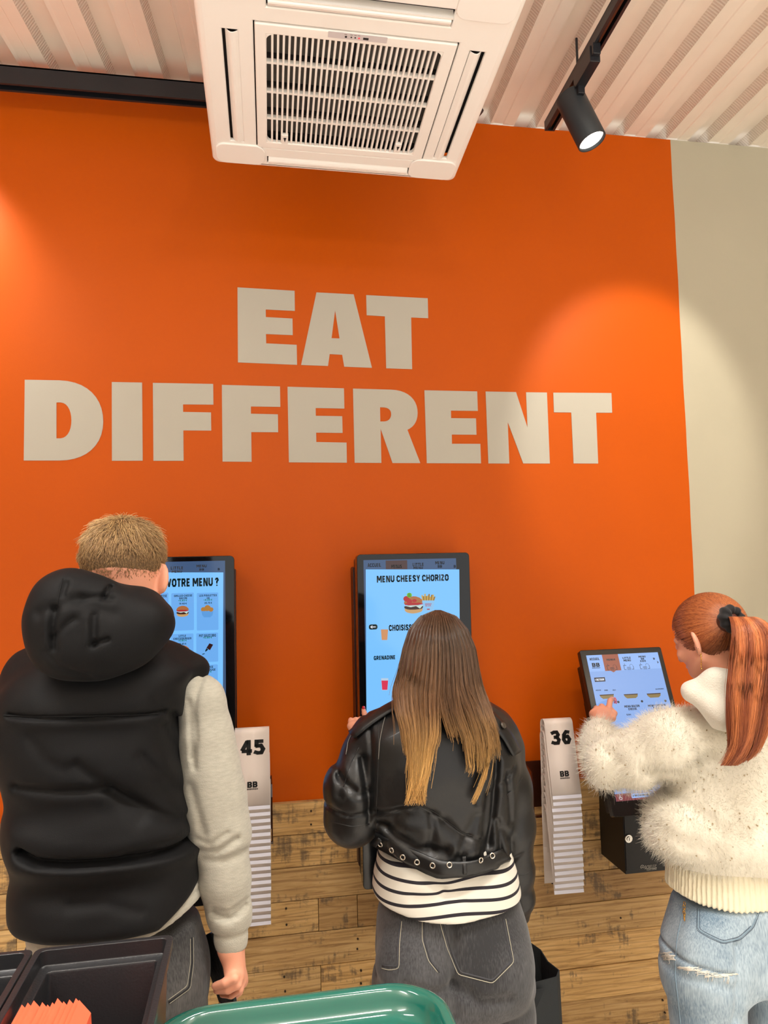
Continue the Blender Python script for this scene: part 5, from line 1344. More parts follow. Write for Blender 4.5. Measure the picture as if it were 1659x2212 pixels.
def hood(p):
    c = lambda px, py, y: A3(px, py, y)
    d = ell(p, c(168, 1345, -1.15), (0.094, 0.070, 0.096))
    d = smin(d, ell(p, c(290, 1350, -1.14), (0.075, 0.062, 0.060)), 0.05)
    d = smin(d, ell(p, c(205, 1400, -1.15), (0.100, 0.060, 0.055)), 0.04)
    d = smin(d, ell(p, c(140, 1280, -1.13), (0.048, 0.05, 0.038)), 0.03)
    d = smin(d, cap(p, c(300, 1312, -1.12), c(346, 1330, -1.08), 0.032, 0.028), 0.03)
    d = smin(d, cap(p, c(205, 1278, -1.11), c(310, 1316, -1.10), 0.022, 0.024), 0.03)
    for L_, w, dep in (([(120, 1318), (116, 1360), (118, 1400)], 0.0075, 0.014), ([(205, 1330), (206, 1362), (205, 1390)], 0.007, 0.009), ([(86, 1326), (125, 1308), (170, 1294)], 0.011, 0.006), ([(170, 1294), (200, 1310), (245, 1325)], 0.012, 0.005),
                       ([(232, 1270), (222, 1292)], 0.005, 0.008), ([(140, 1262), (136, 1285)], 0.006, 0.007), ([(205, 1390), (235, 1380)], 0.005, 0.009), ([(120, 1375), (150, 1345), (165, 1335)], 0.007, 0.007), ([(100, 1405), (130, 1440), (190, 1462)], 0.006, 0.004), ([(180, 1292), (215, 1290), (240, 1296)], 0.006, 0.006)):
        d = d+crease(p, L_, -1.2, w, dep)
    d = d-crease(p, [(110, 1330), (112, 1400)], -1.2, 0.010, 0.004)-crease(p, [(195, 1335), (197, 1385)], -1.2, 0.009, 0.004)
    d = d+waves(p, 55, 11, 6)*0.004
    # hollow for the neck
    return smax(d, -cap(p, A3(268, 1235, -1.00), A3(262, 1400, -0.97), 0.070, 0.074), 0.015).astype(f4)
o_h = organic('hood', hood, (-0.50, -1.30, 1.36), (-0.12, -0.98, 1.68), 0.0038, m_vest, man)
# trim of the armhole
Sv = Surf(o_v, o_h)
seam('yoke_piping', Sv, [[(8, 1546), (90, 1548), (200, 1546), (342, 1543)]], 0.0022, m_vest, man, 0.0005)
seam('hood_seam', Sv, [[(136, 1250), (128, 1280), (124, 1312)], [(232, 1266), (226, 1288)]], 0.0012, m_vest, man, 0.0)
# sleeve of the hoodie
slv = [(415, 1482, 34), (436, 1512, 42), (446, 1590, 48), (455, 1662, 55), (464, 1730, 58), (476, 1800, 55), (487, 1900, 46), (496, 1970, 38), (499, 2000, 35)]
def sleeve(p):
    d = chain(p, [A3(x, y, -1.01-0.00002*(y-1478)) for x, y, r in slv], [r*0.00101 for x, y, r in slv], 0.03)
    for L_, w, dep in (([(432, 1842), (470, 1838), (510, 1815)], 0.008, 0.009), ([(440, 1858), (480, 1858), (525, 1850)], 0.010, 0.006), ([(428, 1815), (455, 1822), (490, 1800)], 0.007, 0.005), ([(412, 1700), (430, 1760), (440, 1800)], 0.008, 0.006),
                       ([(460, 1985), (495, 1990), (528, 1972)], 0.007, 0.009), ([(462, 1972), (490, 1976), (530, 1958)], 0.007, 0.005), ([(408, 1520), (412, 1600), (420, 1660)], 0.006, 0.006), ([(436, 1465), (424, 1500), (418, 1540), (424, 1600), (416, 1640)], 0.006, 0.006)):
        d = d+crease(p, L_, -1.07, w, dep)
    d = d+waves(p, 60, 3, 6)*0.003+waves(p, 120, 4, 6)*0.0008
    cuff = chain(p, [A3(498, 1998, -1.022), A3(499, 2024, -1.025), A3(500, 2041, -1.026)], [0.0325, 0.0315, 0.030], 0.01)
    cut = (A3(500, 2044, -1.02)[2])-p[:, 2]
    cuff = smax(cuff, cut, 0.004)
    d = smax(d, A3(499, 2004, -1.02)[2]-p[:, 2], 0.006)
    d = smin(d, cuff, 0.004)
    return d.astype(f4)
o_s = organic('hoodie_sleeve', sleeve, (-0.22, -1.13, 0.86), (0.02, -0.90, 1.56), 0.0034, m_grey, man)
Ss = Surf(o_s)
def lsleeve(p):
    return (chain(p, [A3(92, 1500, -0.97), A3(88, 1695, -0.85), A3(150, 1560, -0.55), A3(184, 1508, -0.40)], [0.058, 0.060, 0.048, 0.034], 0.03)+waves(p, 60, 9)*0.003).astype(f4)
organic('hoodie_sleeve', lsleeve, (-0.66, -1.10, 1.05), (-0.20, -0.32, 1.55), 0.006, m_grey, man)
Sh = Stack([(1900, 60, 438, 0.140, -1.0), (1960, 62, 440, 0.145, -1.0), (2000, 66, 438, 0.145, -1.0), (2020, 70, 436, 0.143, -1.0)])
def hoodie_hem(p):
    d = Sh(p, k=0.01); d = smax(d, (A3(350, 2020, -1.14)[2]+(p[:, 0]-A3(350, 2020, -1.14)[0])*0.30)-p[:, 2], 0.006)
    d = d+crease(p, [(360, 1992), (430, 1962)], -1.14, 0.004, 0.003)+waves(p, 50, 6)*0.002
    return d.astype(f4)
organic('hoodie_hem', hoodie_hem, (-0.56, -1.18, 0.82), (-0.02, -0.82, 1.12), 0.0045, m_grey, man)
rowsJ = [(1985, 72, 428, 0.118, -1.0, 2.2), (2040, 66, 434, 0.125, -1.0, 2.2), (2100, 62, 437, 0.13, -1.0, 2.2), (2150, 62, 434, 0.13, -1.0, 2.2)]
SJ = Stack(rowsJ)
def jeans(p):
    d = SJ(p, k=0.02)
    for s, px in ((-1, 152), (1, 340)):
        hp = A3(px, 2110, -1.0)
        d = smin(d, chain(p, [hp, (hp[0], -0.985, 0.60), (hp[0]-0.004*s, -0.98, 0.42), (hp[0]-0.01*s, -1.01, 0.02)], [0.100, 0.094, 0.082, 0.078], 0.04), 0.03)
    d = d+waves(p, 40, 21)*0.005+waves(p, 90, 22)*0.0015
    return smax(d, -0.02-p[:, 2], 0.008).astype(f4)
o_j = organic('jeans', jeans, (-0.56, -1.18, -0.05), (-0.02, -0.82, 1.03), 0.0055, m_bdenim, man)
Sj = Surf(o_j)
seam('pocket_stitching', Sj, [[(417, 2025), (418, 2080), (411, 2135), (366, 2168)], [(411, 2028), (411, 2080), (404, 2130), (363, 2160)]], 0.0007, m_thread, man, 0.0006)
seam('pocket_edge', Sj, [[(414, 2025), (415, 2080), (408, 2134), (364, 2165)]], 0.0016, mat('dark_denim_edge', (34, 34, 36), rough=0.9), man, 0.0002)
for s, px in ((-1, 152), (1, 340)): leg_shoe('shoe', man, A3(px, 2110)[0]-0.01*s, -1.0)
# short fair hair: a close cap of strands combed forward from the crown
R_h = np.stack([np.cross(hf, hu), hf, hu], 1)
def man_cap(p):
    L_ = lambda x, y, z: HC_+R_h @ np.array((x, y, z))
    d = ell(p, L_(0, -0.006, 0.016), (0.078, 0.096, 0.090), R_h)
    low = (p-HC_) @ R_h
    line = -0.042+0.045*np.clip((low[:, 1]+0.03)/0.09, 0, 1)+0.02*np.clip(np.abs(low[:, 0])/0.08, 0, 1)
    return smax(d, (line-low[:, 2])*0.8, 0.012)
mh = mat('fair_hair_base', (104, 80, 54), rough=0.8)
organic('hair_cap', man_cap, HC_-0.15, HC_+0.15, 0.005, mh, man)
rr = np.random.RandomState(2)
n = 15000
v = rr.normal(size=(n, 3)); v /= np.linalg.norm(v, axis=1)[:, None]
line = -0.034+0.045*np.clip((v[:, 1]*0.1+0.03)/0.09, 0, 1)+0.02*np.clip(np.abs(v[:, 0]), 0, 1)
pz = 0.016+v[:, 2]*0.094
v = v[pz > line+0.004-rr.rand(n)**2*0.020]; n = len(v)
pz = 0.016+v[:, 2]*0.094
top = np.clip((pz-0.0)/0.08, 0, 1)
loc = np.stack([v[:, 0]*0.080, v[:, 1]*0.098-0.006, v[:, 2]*0.091+0.016], 1)
crown = np.array([0.008, -0.055, 0.095])
fl = loc-crown; fl -= v*((fl*v).sum(1))[:, None]; fl /= np.linalg.norm(fl, axis=1)[:, None]+1e-6
fl += rr.normal(size=(n, 3))*0.16+np.stack([np.sin(loc[:, 2]*90+loc[:, 0]*140)*0.30, np.zeros(n), np.zeros(n)], 1)
Ln = 0.0035+0.019*top*(0.7+0.6*rr.rand(n))
K = 5; P_ = np.zeros((n, K, 3))
for k in range(K):
    t = k/(K-1); lift = 0.35*math.sin(t*2.2)
    P_[:, k] = loc+fl*(Ln*t)[:, None]+v*(Ln*lift*(0.15+0.45*top)+0.0002)[:, None]+np.array([0, 0, -0.10])*(Ln*t*t)[:, None]
P_ = HC_+P_ @ R_h.T
base = lc((150, 112, 70)); lite = lc((238, 200, 142)); drk = lc((84, 60, 38))
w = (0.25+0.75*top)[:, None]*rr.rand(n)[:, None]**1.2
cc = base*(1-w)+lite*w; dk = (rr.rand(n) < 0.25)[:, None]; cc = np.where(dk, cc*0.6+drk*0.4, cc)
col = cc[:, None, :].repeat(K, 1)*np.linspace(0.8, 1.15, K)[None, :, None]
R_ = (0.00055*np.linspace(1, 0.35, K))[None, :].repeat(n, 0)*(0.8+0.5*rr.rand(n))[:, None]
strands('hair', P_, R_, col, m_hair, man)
# phone in the hanging hand
pc = A3(470, 2096, -0.985); ul = nrm(A3(494, 2152, -1.02)-A3(455, 2034, -0.98)); uw = nrm(np.array((-0.52, 0.84, -0.12))); uw = nrm(uw-ul*(uw @ ul)); un = np.cross(ul, uw)
Tp = frame(pc, ul, uw, un)
bm = bmesh.new(); prism(bm, rrect(-0.070, 0.070, -0.0345, 0.0345, 0.010, 6), -0.004, 0.004, Tp)
ph = bobj('phone', bm, mat('dark_slate_phone_edge', (40, 48, 52), rough=0.3, metal=0.4), None, bev=0.0018, seg=3)
tag(ph, 'dark phone held low in the right hand of the person in the padded vest', 'phone')
bm = bmesh.new(); prism(bm, rrect(-0.067, 0.067, -0.0315, 0.0315, 0.008, 6), -0.0043, -0.00405, Tp); bobj('phone_glass', bm, mat('mirror_dark_glass', (30, 30, 28), rough=0.03, spec=1.0, coat=1.0), ph)
bm = bmesh.new(); prism(bm, rrect(-0.064, 0.064, -0.0285, 0.0285, 0.006, 6), 0.00405, 0.0043, Tp); bobj('phone_back', bm, mat('slate_phone_back', (44, 50, 54), rough=0.2), ph)

# ------------------------------------------------------------------ person with long hair in a leather jacket
YW = -0.85
m_leather = mat('black_leather', (15, 15, 16), rough=0.42, bump=0.25, bscale=90, spec=0.5, coat=0.05)
m_jblack = denim('charcoal_denim', (34, 34, 37), (78, 78, 80), 5.0)
B3 = lambda px, py, y=YW: aty(px, py, y)
HW = B3(948, 1412, YW); wf = nrm((0.0, 0.90, -0.42)); wu = nrm((0, 0.42, 0.90))
lw = B3(784, 1600, -0.36)      # left wrist, raised to the screen
rw = B3(1088, 1965, -0.69)
def w_body(p):
    d = head_sdf(p, HW, wf, wu, 0.90)
    d = smin(d, cap(p, HW+np.array([0, -0.02, -0.05]), B3(945, 1540, -0.86), 0.050, 0.055), 0.03)
    d = smin(d, ell(p, B3(945, 1690), (0.145, 0.085, 0.21)), 0.05)
    d = smin(d, ell(p, B3(960, 1950), (0.120, 0.080, 0.15)), 0.05)
    for x in (800, 1082): d = smin(d, ell(p, B3(x, 1600), (0.045, 0.045, 0.05)), 0.03)
    el = B3(762, 1760, -0.82)
    d = smin(d, chain(p, [B3(802, 1605), el, lw], [0.036, 0.036, 0.024], 0.02), 0.02)
    k = [lw+np.array((dx, 0.072, 0.030)) for dx in (0.024, 0.008, -0.008, -0.024)]
    tips = [(0.020, 0.075, 0.062), (0.004, 0.082, 0.066), (-0.012, 0.078, 0.060), (-0.030, 0.066, 0.046)]
    f = [[a, a+np.array((0.0, 0.028, 0.016)), a+np.array((0.0, 0.052, 0.026)), a+np.array((0.0, 0.070, 0.034))] if i == 0 else [a, a+np.array((0, 0.020, 0.014)), a+np.array((0, 0.034, 0.006)), a+np.array((0, 0.030, -0.012))] for i, a in enumerate(k)]
    d = smin(d, hand_sdf(p, lw, k, f, [lw+np.array((0.02, 0.02, 0.0)), lw+np.array((0.040, 0.040, 0.012)), lw+np.array((0.042, 0.066, 0.020))]), 0.01)
    d = smin(d, chain(p, [B3(1078, 1610), B3(1104, 1800, -0.86), rw], [0.036, 0.034, 0.024], 0.02), 0.02)
    k = [rw+np.array((dx-0.02, 0.04, -0.070)) for dx in (-0.024, -0.008, 0.008, 0.024)]
    f = [[a, a+np.array((0, 0.006, -0.036)), a+np.array((-0.002, 0.016, -0.058)), a+np.array((-0.004, 0.028, -0.070))] for a in k]
    d = smin(d, hand_sdf(p, rw, k, f, [rw+np.array((-0.02, 0.01, -0.02)), rw+np.array((-0.040, 0.02, -0.05)), rw+np.array((-0.042, 0.03, -0.075))]), 0.01)
    for s, px in ((-1, 900), (1, 1055)):
        hp = B3(px, 2080, YW)
        d = smin(d, chain(p, [hp, (hp[0]+0.01*s, YW+0.01, 0.40), (hp[0]+0.015*s, YW-0.02, 0.0)], [0.070, 0.052, 0.038], 0.03), 0.03)
    return d.astype(f4)
w2 = organic('person', w_body, (0.16, -1.12, FLOOR+0.02), (0.66, -0.19, 1.66), 0.0042, m_skin)
person('person with long brown hair in black leather jacket, striped top and charcoal jeans', w2)
rowsL = [(1505, 870, 1035, 0.07, -0.86, 2.2), (1535, 820, 1068, 0.095, -0.86, 2.3), (1570, 782, 1098, 0.115, -0.86, 2.4), (1620, 770, 1112, 0.125, -0.86, 2.4), (1680, 776, 1116, 0.13, -0.86, 2.4), (1740, 790, 1108, 0.13, -0.86, 2.4), (1800, 806, 1100, 0.13, -0.86, 2.4), (1850, 812, 1098, 0.128, -0.86, 2.3), (1900, 818, 1096, 0.122, -0.86, 2.3)]
SL = Stack(rowsL)
def jacket(p):
    d = SL(p, k=0.03)
    d = smin(d, chain(p, [B3(905, 1540), B3(815, 1592), B3(788, 1630)], [0.040, 0.052, 0.055], 0.03), 0.03)
    d = smin(d, chain(p, [B3(990, 1535), B3(1062, 1585), B3(1088, 1620)], [0.040, 0.045, 0.048], 0.03), 0.03)
    # puffed left sleeve bending forward at the elbow
    e1 = B3(760, 1766, -0.86)
    sl = chain(p, [B3(792, 1640), B3(768, 1700, -0.87), e1], [0.062, 0.066, 0.062], 0.03)
    sl = smin(sl, chain(p, [e1, B3(762, 1700, -0.62), lw+np.array((0, -0.05, -0.02))], [0.058, 0.046, 0.034], 0.03), 0.03)
    d = smin(d, sl, 0.012)
    sr = chain(p, [B3(1082, 1625), B3(1096, 1700, -0.87), B3(1106, 1790, -0.87), B3(1114, 1880, -0.85), B3(1122, 1940, -0.83), B3(1126, 1980, -0.80)], [0.052, 0.054, 0.052, 0.045, 0.034, 0.020], 0.02)
    d = smin(d, sr, 0.010)
    Yb = -0.985; C_ = lambda pts, w, dep: crease(p, pts, Yb, w, dep)
    for L_, w, dep in (([(812, 1560), (812, 1650), (808, 1740), (806, 1800)], 0.0045, 0.004), ([(1062, 1560), (1048, 1650), (1030, 1735)], 0.0045, 0.004), ([(818, 1770), (870, 1752), (905, 1743), (940, 1760), (1000, 1805), (1040, 1817)], 0.0045, 0.005),
                       ([(838, 1800), (900, 1838), (960, 1842)], 0.014, 0.010), ([(932, 1760), (934, 1840)], 0.010, 0.006), ([(1030, 1765), (1010, 1800), (990, 1850)], 0.012, 0.008), ([(1060, 1720), (1050, 1790), (1052, 1850)], 0.012, 0.012), ([(1080, 1650), (1074, 1740), (1062, 1830)], 0.008, 0.014),
                       ([(795, 1660), (800, 1720), (806, 1770)], 0.009, 0.012), ([(742, 1700), (780, 1730), (805, 1728)], 0.009, 0.009), ([(735, 1655), (745, 1700), (740, 1735)], 0.010, 0.006), ([(715, 1770), (760, 1780), (800, 1775)], 0.005, 0.005), ([(870, 1760), (850, 1800)], 0.012, 0.006), ([(960, 1775), (985, 1800)], 0.012, 0.005),
                       ([(1090, 1700), (1108, 1690), (1125, 1670)], 0.006, 0.004), ([(1105, 1680), (1112, 1740), (1118, 1790)], 0.008, 0.006), ([(1100, 1880), (1130, 1890), (1150, 1872)], 0.006, 0.005), ([(1095, 1800), (1120, 1830), (1125, 1870)], 0.010, 0.006), ([(1082, 1780), (1090, 1850), (1100, 1900)], 0.008, 0.008)):
        d = d+C_(L_, w, dep)
    for L_, w, dep in (([(880, 1790), (925, 1790)], 0.020, 0.008), ([(985, 1835), (1020, 1840)], 0.016, 0.006), ([(755, 1745), (770, 1760)], 0.03, 0.004), ([(900, 1650), (1000, 1680)], 0.05, 0.004)):
        d = d-C_(L_, w, dep)
    d = d+waves(p, 38, 31)*0.0045+waves(p, 80, 32)*0.0018
    # hem: low on the right, higher on the left
    hx = B3(815, 1800, Yb); h0 = B3(812, 1822, Yb)[2]; 
    X_ = [B3(x, 1800, Yb)[0] for x in (760, 808, 860, 930, 1000, 1060, 1110)]; Z_ = [B3(x, y, Yb)[2] for x, y in ((760, 1822), (808, 1826), (860, 1868), (930, 1892), (1000, 1898), (1060, 1890), (1110, 1872))]
    hem = np.interp(p[:, 0], X_, Z_)
    near = np.minimum(SL(p), 1)
    arm = np.minimum(sl, sr)
    dd_ = smax(d, hem-p[:, 2], 0.008)
    d = np.where(arm < SL(p)-0.0, d, dd_)
    d = np.where(p[:, 2] < hem, np.where(arm+waves(p, 38, 31)*0.0045 < dd_, arm+waves(p, 38, 31)*0.0045+C_([(1100, 1880), (1130, 1890), (1150, 1872)], 0.006, 0.005), dd_), d)
    # neck
    d = smax(d, -cap(p, B3(946, 1470, -0.86), B3(946, 1540, -0.86), 0.058, 0.055), 0.012)
    return d.astype(f4)
o_jk = organic('leather_jacket', jacket, (0.12, -1.04, 0.76), (0.68, -0.34, 1.48), 0.0036, m_leather, w2)
def collar(p):
    c0 = B3(946, 1512, -0.865)
    q = p-c0; r = np.sqrt((q[:, 0]/1.35)**2+(q[:, 1]/1.05)**2)
    z = q[:, 2]+q[:, 1]*0.25
    d = np.abs(r-0.066-np.clip(-z, 0, 0.05)*0.7)-0.0055
    d = smax(d, np.abs(z)-0.030, 0.006)
    return d.astype(f4)
organic('jacket_collar', collar, B3(946, 1512, -0.865)-0.14, B3(946, 1512, -0.865)+0.14, 0.0035, m_leather, w2)
Sk = Surf(o_jk)
m_lseam = mat('leather_seam_thread', (24, 23, 23), rough=0.5)
m_lgrey = mat('grey_topstitch', (120, 116, 108), rough=0.7)
seam('jacket_seam', Sk, [[(818, 1560), (817, 1650), (813, 1740), (811, 1795)], [(1057, 1560), (1043, 1650), (1025, 1735)], [(820, 1765), (870, 1748), (905, 1739), (940, 1755), (1000, 1800), (1040, 1812)], [(715, 1775), (760, 1786), (798, 1780)], [(1102, 1882), (1130, 1893), (1150, 1877)], [(775, 1615), (757, 1650), (742, 1700)], [(1085, 1725), (1110, 1705), (1128, 1680)]], 0.0011, m_lseam, w2, 0.0)
seam('shoulder_topstitch', Sk, [[(836, 1535), (828, 1565), (821, 1600), (818, 1640)], [(762, 1583), (753, 1600), (748, 1630)], [(1054, 1570), (1050, 1610), (1044, 1650)]], 0.0009, m_lgrey, w2, 0.0012)
# belt with eyelets round the hem
bp_ = [(806, 1806), (822, 1823), (848, 1842), (880, 1858), (915, 1869), (955, 1875), (1000, 1874), (1040, 1865), (1075, 1852), (1092, 1842)]
belt = ribbon('belt', Sk, bp_, 15.5, 0.009, 0.006, m_leather, w2, bulge=0.001)
m_eye = mat('silver_eyelet', (205, 198, 186), rough=0.25, metal=1.0)
Sb_ = Surf(o_jk) if belt is None else Surf(o_jk, belt)
def eyelet(px, py, par):
    q, nn = Sb_.at(px, py, 0.0042)
    if q is None: return
    u = nrm(np.cross(nn, [0, 0, 1.])); v_ = np.cross(nn, u); bm = bmesh.new()
    ring = [q+u*0.0052*math.cos(t)+v_*0.0052*math.sin(t) for t in np.linspace(0, 2*PI, 17)[:-1]]
    for i in range(16):
        a = ring[i]; b_ = ring[(i+1) % 16]; tube(bm, [a, b_], 0.0016, 6, caps=False)
    bobj('eyelet', bm, m_eye, par, smooth=True)
for px, py in ((823, 1822), (848, 1835), (871, 1850), (901, 1861), (935, 1868.5), (970, 1868), (1036, 1857), (1062, 1848)): eyelet(px, py, belt if belt else w2)
if belt:
    ribbon('belt_loop', Sb_, [(1003, 1848), (1003, 1866), (1003, 1886)], 4.0, 0.0045, 0.004, m_leather, w2, step=5)
    ribbon('belt_tab', Sb_, [(812, 1815), (828, 1829), (842, 1839), (850, 1850)], 11.0, 0.0045, 0.003, m_leather, w2, step=5)
ribbon('shoulder_strap', Sk, [(868, 1521), (830, 1541), (790, 1568), (764, 1590)], 9, 0.006, 0.005, m_leather, w2, bulge=0.002)
ribbon('shoulder_strap', Sk, [(1040, 1538), (1066, 1560), (1092, 1592), (1112, 1628)], 11, 0.006, 0.005, m_leather, w2, bulge=0.002)
q, nn = Sk.at(1079, 1572, 0.013)
if q is not None:
    bm = bmesh.new(); tube(bm, [q, q+nn*0.002, q+nn*0.004], [0.0075, 0.0075, 0.005], 16); bobj('snap_button', bm, mat('dark_button', (70, 62, 54), rough=0.35, metal=0.3), w2, smooth=False)
# striped top
m_str = bpy.data.materials.new('striped_cotton'); m_str.use_nodes = True; nt = m_str.node_tree; b = nt.nodes['Principled BSDF']; b.inputs['Roughness'].default_value = 0.9
at = nt.nodes.new('ShaderNodeAttribute'); at.attribute_name = 'stripe'
fr_ = nt.nodes.new('ShaderNodeMath'); fr_.operation = 'FRACT'; nt.links.new(at.outputs['Fac'], fr_.inputs[0])
lt = nt.nodes.new('ShaderNodeMath'); lt.operation = 'LESS_THAN'; lt.inputs[1].default_value = 0.27; nt.links.new(fr_.outputs[0], lt.inputs[0])
mx = nt.nodes.new('ShaderNodeMixRGB'); mx.inputs['Color1'].default_value = lin((212, 207, 195)); mx.inputs['Color2'].default_value = lin((32, 28, 36)); nt.links.new(lt.outputs[0], mx.inputs['Fac']); nt.links.new(mx.outputs['Color'], b.inputs['Base Color'])
St = Stack([(1800, 822, 1092, 0.118, -0.86), (1850, 814, 1100, 0.124, -0.86), (1890, 808, 1112, 0.130, -0.86), (1940, 805, 1121, 0.136, -0.86), (1985, 804, 1126, 0.140, -0.86), (2010, 804, 1126, 0.140, -0.86)])
def shirt(p):
    d = St(p, k=0.01)
    hz = np.interp(p[:, 0], [B3(x, 1980, -0.98)[0] for x in (800, 850, 910, 1000, 1126)], [B3(x, y, -0.98)[2] for x, y in ((800, 1976), (850, 1984), (910, 1992), (1000, 1988), (1126, 1970))])
    d = smax(d, hz-p[:, 2], 0.004)
    for L_, w, dep in (([(815, 1850), (880, 1885), (960, 1925)], 0.010, 0.007), ([(1110, 1870), (1040, 1905), (965, 1935)], 0.012, 0.007), ([(860, 1870), (950, 1880), (1040, 1885)], 0.012, 0.006), ([(806, 1900), (830, 1915)], 0.008, 0.006), ([(900, 1950), (1000, 1945)], 0.015, 0.003)):
        d = d+crease(p, L_, -0.99, w, dep)
    return (d+waves(p, 45, 41)*0.0035).astype(f4)
o_st = organic('striped_top', shirt, (0.20, -1.05, 0.86), (0.64, -0.68, 1.12), 0.0030, m_str, w2)
co = np.array([v.co for v in o_st.data.vertices])
sx_ = (co[:, 0]-B3(965, 1980, -0.98)[0])
zz = co[:, 2]-0.02*np.exp(-(sx_/0.10)**2)*0.5
fold = 0.016*np.exp(-((co[:, 2]-(B3(960, 1905, -0.99)[2]))/0.030)**2)*np.exp(-(sx_/0.07)**2)
tt = (zz+fold+0.003*np.sin(co[:, 0]*22+1)-B3(965, 1988, -0.98)[2])/0.0262
a = o_st.data.attributes.new('stripe', 'FLOAT', 'POINT'); a.data.foreach_set('value', tt.astype(f4))
# jeans
SJ2 = Stack([(1915, 826, 1106, 0.112, -0.86), (1955, 818, 1118, 0.122, -0.86), (2000, 815, 1133, 0.128, -0.86), (2060, 811, 1141, 0.135, -0.855), (2110, 811, 1146, 0.136, -0.85), (2150, 814, 1149, 0.130, -0.85)])
def jeans2(p):
    d = SJ2(p, k=0.02)
    for s, px, pk in ((-1, 898, 905), (1, 1062, 1058)):
        b0 = B3(pk, 2100, -0.93); d = smin(d, ell(p, b0, (0.095, 0.066, 0.095)), 0.035)
        hp = B3(px, 2130, YW)
        d = smin(d, chain(p, [hp, (hp[0]+0.006*s, -0.85, 0.62), (hp[0]+0.008*s, -0.845, 0.40), (hp[0]+0.012*s, -0.87, 0.02)], [0.094, 0.090, 0.082, 0.088], 0.02), 0.02)
    for L_, w, dep in (([(984, 2010), (984, 2060), (983, 2120), (985, 2212)], 0.012, 0.012), ([(880, 2135), (940, 2150), (982, 2140)], 0.012, 0.008), ([(985, 2145), (1040, 2170), (1100, 2165)], 0.014, 0.008), ([(990, 2130), (1020, 2150)], 0.010, 0.006), ([(820, 2150), (870, 2180), (960, 2175)], 0.012, 0.005)):
        d = d+crease(p, L_, -1.0, w, dep)
    d = d+waves(p, 36, 51)*0.004+waves(p, 85, 52)*0.0012
    return smax(d, -0.03-p[:, 2], 0.008).astype(f4)
o_j2 = organic('jeans', jeans2, (0.18, -1.06, -0.06), (0.68, -0.66, 1.04), 0.0052, m_jblack, w2)
S2 = Surf(o_j2)
m_thr = mat('cream_stitching', (176, 170, 150), rough=0.8)
seam('pocket_stitching', S2, [[(868, 1990), (863, 2040), (862, 2092), (840, 2096), (824, 2091)], [(949, 1988), (966, 2050), (990, 2105), (1064, 2124), (1110, 2078), (1092, 1985)], [(912, 1992), (912, 2030), (925, 2075), (945, 2100)]], 0.0007, m_thr, w2, 0.0006)
seam('pocket_edge', S2, [[(865, 1990), (859, 2040), (858, 2088), (826, 2086)], [(956, 1988), (972, 2048), (994, 2100), (1063, 2118), (1105, 2076), (1087, 1985)], [(917, 1992), (917, 2030), (930, 2075), (950, 2100)]], 0.0018, mat('faded_denim_edge', (62, 62, 66), rough=0.9), w2, 0.0)
for s, px in ((-1, 898), (1, 1062)): leg_shoe('shoe', w2, B3(px, 2130)[0]+0.012*s, -0.88)
# long hair: each strand leaves the parting, follows the skull, then falls over the back
rr = np.random.RandomState(12); n = 9000
T_rows = [1318, 1335, 1360, 1400, 1450, 1500, 1560, 1620, 1680, 1745]
cxr = [945, 945, 946, 949, 952, 955, 958, 958, 958, 958]
def side(s, py):   # outline of the hair at row py for s in -1..1
    Lx = np.interp(py, [1318, 1330, 1360, 1400, 1450, 1500, 1540, 1600, 1660, 1740], [940, 908, 884, 872, 862, 848, 845, 862, 870, 872])
    Rx = np.interp(py, [1318, 1330, 1360, 1400, 1450, 1500, 1540, 1600, 1660, 1740], [952, 985, 1010, 1026, 1034, 1044, 1056, 1078, 1086, 1040])
    return (Lx+Rx)/2+(Rx-Lx)/2*s
s = np.clip(rr.uniform(-1, 1, n)+rr.normal(size=n)*0.02, -1.02, 1.02)
s = np.sign(s)*np.abs(s)**0.9
lay = rr.rand(n)
end = np.where(s < 0.02, 1590+152*rr.beta(1.6, 1.5, n), np.where(s < 0.30, 1470+140*rr.beta(1.5, 2, n), np.where(s < 0.72, 1500+190*rr.beta(1.6, 2.2, n), 1500+150*rr.beta(1.5, 2, n))))
long_ = (s > 0.60) & (s < 0.70) & (rr.rand(n) < 0.35); end = np.where(long_, rr.uniform(1690, 1738, n), end)
end = np.where(s < -0.88, rr.uniform(1500, 1640, n), end)
start = 1318+rr.rand(n)**1.3*70
K = 18; P_ = np.zeros((n, K, 3)); colr = np.zeros((n, K, 3)); Rr = np.zeros((n, K))
root = lc((80, 57, 40)); midc = lc((132, 92, 57)); tipc = lc((222, 172, 100))
flyb = 1+3.5*(rr.rand(n) < 0.03); tone = (0.55+0.75*rr.rand(n))[:, None]; fly = rr.normal(size=n)
ph_ = rr.rand(n)*7; clump = np.round(s*11)/11
Cs = B3(948, 1430, YW)
